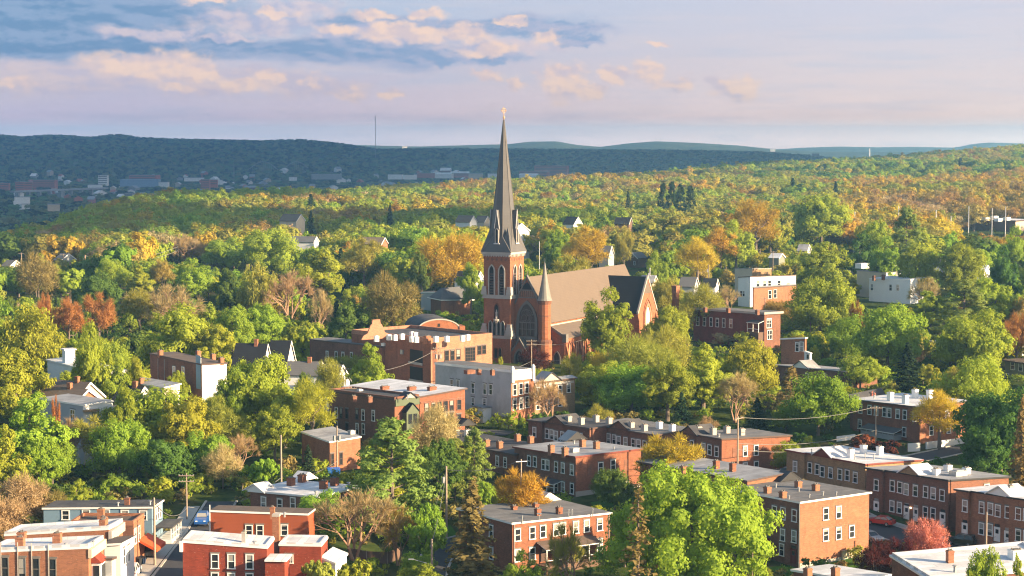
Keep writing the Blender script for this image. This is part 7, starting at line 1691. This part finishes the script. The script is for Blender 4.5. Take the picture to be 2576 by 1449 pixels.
def colour_probs(p, py, y, n):
    """odds of each crown colour (WOODCLS order) from place; n: patch noise 0..1"""
    pr = np.array([.31, .27, .09, .16, .06, .012, .018, .05, .025, .003])
    if y > 1150: pr = np.array([.15, .08, .03, .33, .06, .09, .14, .13, .008, .004])
    elif y > 820: pr = np.array([.25, .18, .06, .25, .08, .05, .04, .07, .02, .004])
    if p > 2080 and 800 < y < 1900: pr = np.array([.02, .03, .02, .24, .03, .16, .36, .12, .010, .004])
    if p > 1900 and y > 1900: pr = np.array([.03, .10, .28, .34, .03, .05, .07, .08, .04, .0])
    if p < 330 and 560 < y < 1050: pr = np.array([.07, .22, .25, .18, .03, .03, .06, .12, .04, .01])
    if n > .62: pr = pr * np.array([2.2, 1.6, .6, .6, 1.3, .6, .3, .3, .5, .5])
    elif n < .36: pr = pr * np.array([.4, .6, 1.0, 1.4, .8, 1.6, 1.8, 1.9, 1, 1])
    return pr / pr.sum()
# candidates on a jittered grid, nearest first
cand = []
y = 262.0
while y < 3400:
    stepd = 9.2 if y < 640 else (12.8 if y < 1600 else 14.0)
    x0, x1 = (-150 - 1288) / F * y, (2720 - 1288) / F * y
    for x in np.arange(x0, x1, stepd): cand.append((x + wr.uniform(-.42, .42) * stepd, y + wr.uniform(-.42, .42) * stepd))
    y += stepd * (1.0 if y < 1200 else 1.15)
cand = np.array(cand); cx_, cy_ = cand[:, 0], cand[:, 1]
pp = 1288 + F * cx_ / cy_; E = np.interp(pp, EP, ED)
keep = cy_ < E + 260
cand = cand[keep]; cx_, cy_, pp = cand[:, 0], cand[:, 1], pp[keep]
N1 = vnoise(cx_, cy_, 55, 3) * .6 + vnoise(cx_, cy_, 170, 4) * .4
Zc = terr(cx_, cy_); N2 = vnoise(cx_, cy_, 38, 31) * .7 + vnoise(cx_, cy_, 120, 32) * .3
CORD = [WOODCLS.index(c_) for c_ in ('spruce', 'dark', 'green', 'lime', 'yellow', 'olive', 'gold', 'bronze', 'tan', 'russet')]
IND_MAX = 300
pts = []; idx = []; siz = []
KIND_OF = dict(lime='leafy', green='leafy', dark='leafy', olive='budding', yellow='leafy', gold='budding', bronze='budding', tan='bare', spruce='spruce', russet='budding')
COLW = dict(lime='lime green', green='mid green', dark='dark green', olive='olive', yellow='yellow green', gold='golden', bronze='bronze', tan='pinkish tan', spruce='dark', russet='russet')
AUTO = []
order = np.argsort(cy_)
for q in order:
    x, y, p, nz = cx_[q], cy_[q], pp[q], N1[q]
    pc = colour_probs(p, 0, y, nz)[CORD]; un = float(sst((N2[q] - .22) / .56)); uu = (.62 * un + .38 * wr.random()) if y > 640 else wr.random()
    cl = WOODCLS[CORD[min(9, int(np.searchsorted(np.cumsum(pc), uu * .9999)))]]
    w = float(np.clip(wr.normal(11.0, 2.4) if y < 640 else wr.normal(16.5, 3.4), 8, 24)); h = float(np.clip(wr.normal(13.5, 2.6), 7, 19)); h = float(np.clip(w * wr.uniform(.8, 1.2), 9, 19.5)) if y > 640 else h
    if y > 1100: w *= 1.1; h = h
    if cl == 'spruce': w *= .6; h *= 1.15
    if cl == 'tan': h *= .9
    if y < 1260:
        if any((x - a) ** 2 + (y - b_) ** 2 < (r * .62 + w * .3) ** 2 for a, b_, r, _ in TREES if abs(y - b_) < 18): continue
        ok = False
        for sc in (1.0, .7, .45):
            if not blocked(x, y, w * sc, h * sc): ok = True; break
        if not ok: continue
        w *= sc; h *= sc
    if y < 640 and NTREE < IND_MAX:
        px, py = proj(x, y, Zc[q] + h)
        k = KIND_OF[cl] if h > 4.5 else 'shrub'
        col_ = cl if cl != 'tan' else 'tan'
        o = put_tree(k, col_, x, y, w, h, None); AUTO.append((o, px, py, k, cl, w, h, y))
    else:
        pts.append((x, y, Zc[q] - .5 - 2.0 * min(1, max(0, (y - 900) / 400)) - 6.0 * min(1, max(0, (y - 850) / 250)) * float(np.clip((330 - p) / 200, 0, 1)))); s = w / 13.0; hs = h / (15.0 if cl == 'spruce' else 13.0)
        if cl == 'spruce': s = w / 6.6
        siz.append((s, s, hs)); idx.append(WOODCLS.index(cl) * 3 + int(wr.integers(0, 3)))
woodland = scatter_obj('woodland', pts, idx, siz, wood_nodes(WOODC), 'mixed spring woodland of green, olive and bronze crowns covering the plateau behind the church', 'woodland')
print('trees', NTREE, 'woodland', len(pts))
# low undergrowth between the houses
upts = []; usz = []; uix = []
def in_foot(x, y, m):
    for o, u, v, lu, lv in FOOT:
        d = Vector((x, y)) - o; a = d.dot(u); b_ = d.dot(v)
        if -m < a < lu + m and -m < b_ < lv + m: return True
    for fine, wd in PATHS:
        for p in fine[::3]:
            if (p.x - x) ** 2 + (p.y - y) ** 2 < (wd * .5 + 1.6) ** 2: return True
    return False
y = 262.0
while y < 640:
    x0, x1 = (-60 - 1288) / F * y, (2640 - 1288) / F * y
    for x in np.arange(x0, x1, 3.4):
        a, b_ = x + wr.uniform(-1.6, 1.6), y + wr.uniform(-1.6, 1.6)
        nz = float(vnoise(np.array([a]), np.array([b_]), 22, 21)[0]); lft = 1.0 if a < -12 else .62
        if wr.random() > (.15 + .9 * nz) * lft or in_foot(a, b_, 1.9): continue
        s = wr.uniform(.45, 1.15) * (.7 + .5 * nz); upts.append((a, b_, tz(a, b_) - .25)); usz.append((s, s, s * wr.uniform(.7, 1.1))); uix.append(int(wr.integers(0, len(UNDER))))
    y += 3.6
scatter_obj('undergrowth', upts, uix, usz, wood_nodes(UNDERC), 'tangled low bushes and brush covering the ground between the houses', 'undergrowth')
print('under', len(upts))
# labels for the filler trees: colour, size and nearest landmark
from collections import defaultdict
groups = defaultdict(list)
FORM = dict(leafy='full round', budding='airy budding', bare='bare twiggy', spruce='narrow conical', shrub='low bushy')
NOUN = dict(leafy='tree', budding='tree', bare='tree', spruce='spruce', shrub='shrub')
for rec in AUTO:
    o, px, py, k, cl, w, h, y = rec
    best = min(LANDMARKS, key=lambda L: ((L[0] - px) / 1.0) ** 2 + ((L[1] - py) / .8) ** 2)
    dx, dy = px - best[0], py - best[1]
    if abs(dx) > 60: rel = 'left of' if dx < 0 else 'right of'
    else: rel = 'beyond' if dy < 0 else 'in front of'
    size = 'small ' if h < 9 else ('tall ' if h > 15.5 else '')
    lab = '%s%s %s %s %s %s' % (size, COLW[cl], FORM[k], NOUN[k], rel, best[2])
    if len(lab.split()) > 13: lab = '%s%s %s %s %s' % (size, COLW[cl], NOUN[k], rel, best[2])
    groups[lab].append(rec)
ORD = ['first', 'second', 'third', 'fourth', 'fifth', 'sixth', 'seventh', 'eighth', 'ninth', 'tenth']
for lab, rs in groups.items():
    if len(rs) == 1: rs[0][0]['label'] = lab
    else:
        rs.sort(key=lambda r: r[1])
        for i, r in enumerate(rs): r[0]['label'] = lab + ', ' + (('leftmost of %d' % len(rs)) if i == 0 else ('rightmost of %d' % len(rs)) if i == len(rs) - 1 else (ORD[min(i, 9)] + ' from left'))
        for r in rs: r[0]['group'] = 'trees among the houses'
# ---- the valley floor and the far slopes
pts = []; siz = []; idx = []
def addfar(y0, y1, step, s):
    y = y0
    while y < y1:
        st = step * (y / y0)
        xs = np.arange((-120 - 1288) / F * y, (2700 - 1288) / F * y, st)
        xs = xs + wr.uniform(-.45, .45, len(xs)) * st; ys_ = y + wr.uniform(-.5, .5, len(xs)) * st * 2.0
        n1 = vnoise(xs, ys_, 160, 8); zz = terr(xs, ys_); Ee = np.interp(1288 + F * xs / ys_, EP, ED)
        m = (wr.random(len(xs)) < np.where(ys_ < 5600, .62 + .5 * n1, 1.0)) & (ys_ > Ee + 200)
        for a, b_, c_ in zip(xs[m], ys_[m], zz[m]):
            if any(abs(a - fx) < fr and -fr < b_ - fy < fr for fx, fy, fr in FARFREE): continue
            if any(abs(a - fx - (b_ - fy) * fx / fy) < fr and -60 < b_ - fy < 0 for fx, fy, fr in FARFREE): continue
            k = s * wr.uniform(.75, 1.3) * (y / y0) ** .8
            pts.append((a, b_, c_ - 1.5)); siz.append((k, k, min(k, 1.15) * wr.uniform(.75, 1.05))); idx.append(int(wr.integers(0, 6)))
        y += st * 2.1
addfar(1250, 4800, 9.5, 1.0)
addfar(4800, 7300, 16.0, 1.35)
scatter_obj('far_woodland', pts, idx, siz, wood_nodes(FARC), 'blue hazed woods of the wide valley and the hills beyond it', 'woodland')
print('far', len(pts))
# ---- the cloud bank whose shade lies on the valley (unseen above and right of the picture, shaped for that shade)
cr = np.random.default_rng(17); cb = MB(); HC = 950.0; off_ = np.array([SUN_AZ.x, SUN_AZ.y]) * HC / math.tan(SUN_EL)
def puff(cx_, cy_, cz_, r_, fl):
    pr_ = [(r_ * math.sin(t_), cz_ - r_ * fl * math.cos(t_)) for t_ in np.linspace(.05, math.pi - .05, 7)]; cb.lathe(cx_, cy_, pr_, 12, ph=cr.uniform(0, 6))
yy = 980.0
while yy < 7600:
    p0, p1 = -700, np.interp(yy, [980, 1150, 1500, 1800, 2100, 2600, 3000, 3600, 5000, 7600], [40, 200, 330, 520, 1050, 1800, 2020, 2350, 2500, 2100])
    st = 150 if yy < 2600 else 260
    xs = np.arange((p0 - 1288) / F * yy, (p1 - 1288) / F * yy - st * .3, st)
    for x_ in xs: puff(x_ + off_[0] + cr.uniform(-40, 40), yy + off_[1] + cr.uniform(-40, 40) + st * .4, HC + cr.uniform(-20, 60), st * cr.uniform(.72, 1.0), .45)
    yy += st
cm_ = bpy.data.materials.new('cloud_white'); cm_.use_nodes = True; cbs = cm_.node_tree.nodes['Principled BSDF']; cbs.inputs['Base Color'].default_value = (.8, .8, .82, 1); cbs.inputs['Roughness'].default_value = 1.0
co_ = cb.build('cloud_bank', cm_); co_['kind'] = 'stuff'; co_['label'] = 'broad bank of cloud out of view, placed to shade the valley'; co_['category'] = 'cloud'
# ---------------------------------------------------------------- air
hz = MB(); hz.box(-9000, 9000, -700, 14200, -260, 146)
haze = hz.build('haze', bpy.data.materials.new('haze_air')); haze['kind'] = 'stuff'
haze['label'] = 'thin blue evening haze over the valley'; haze['category'] = 'haze'
hm = haze.data.materials[0]; hm.use_nodes = True; t = NT(hm.node_tree); t.n.clear()
pv = t.new('ShaderNodeVolumePrincipled'); pv.inputs['Color'].default_value = (.28, .61, .98, 1); pv.inputs['Density'].default_value = 0.00009; pv.inputs['Anisotropy'].default_value = .1
ho = t.new('ShaderNodeOutputMaterial'); t.l.new(pv.outputs[0], ho.inputs['Volume'])
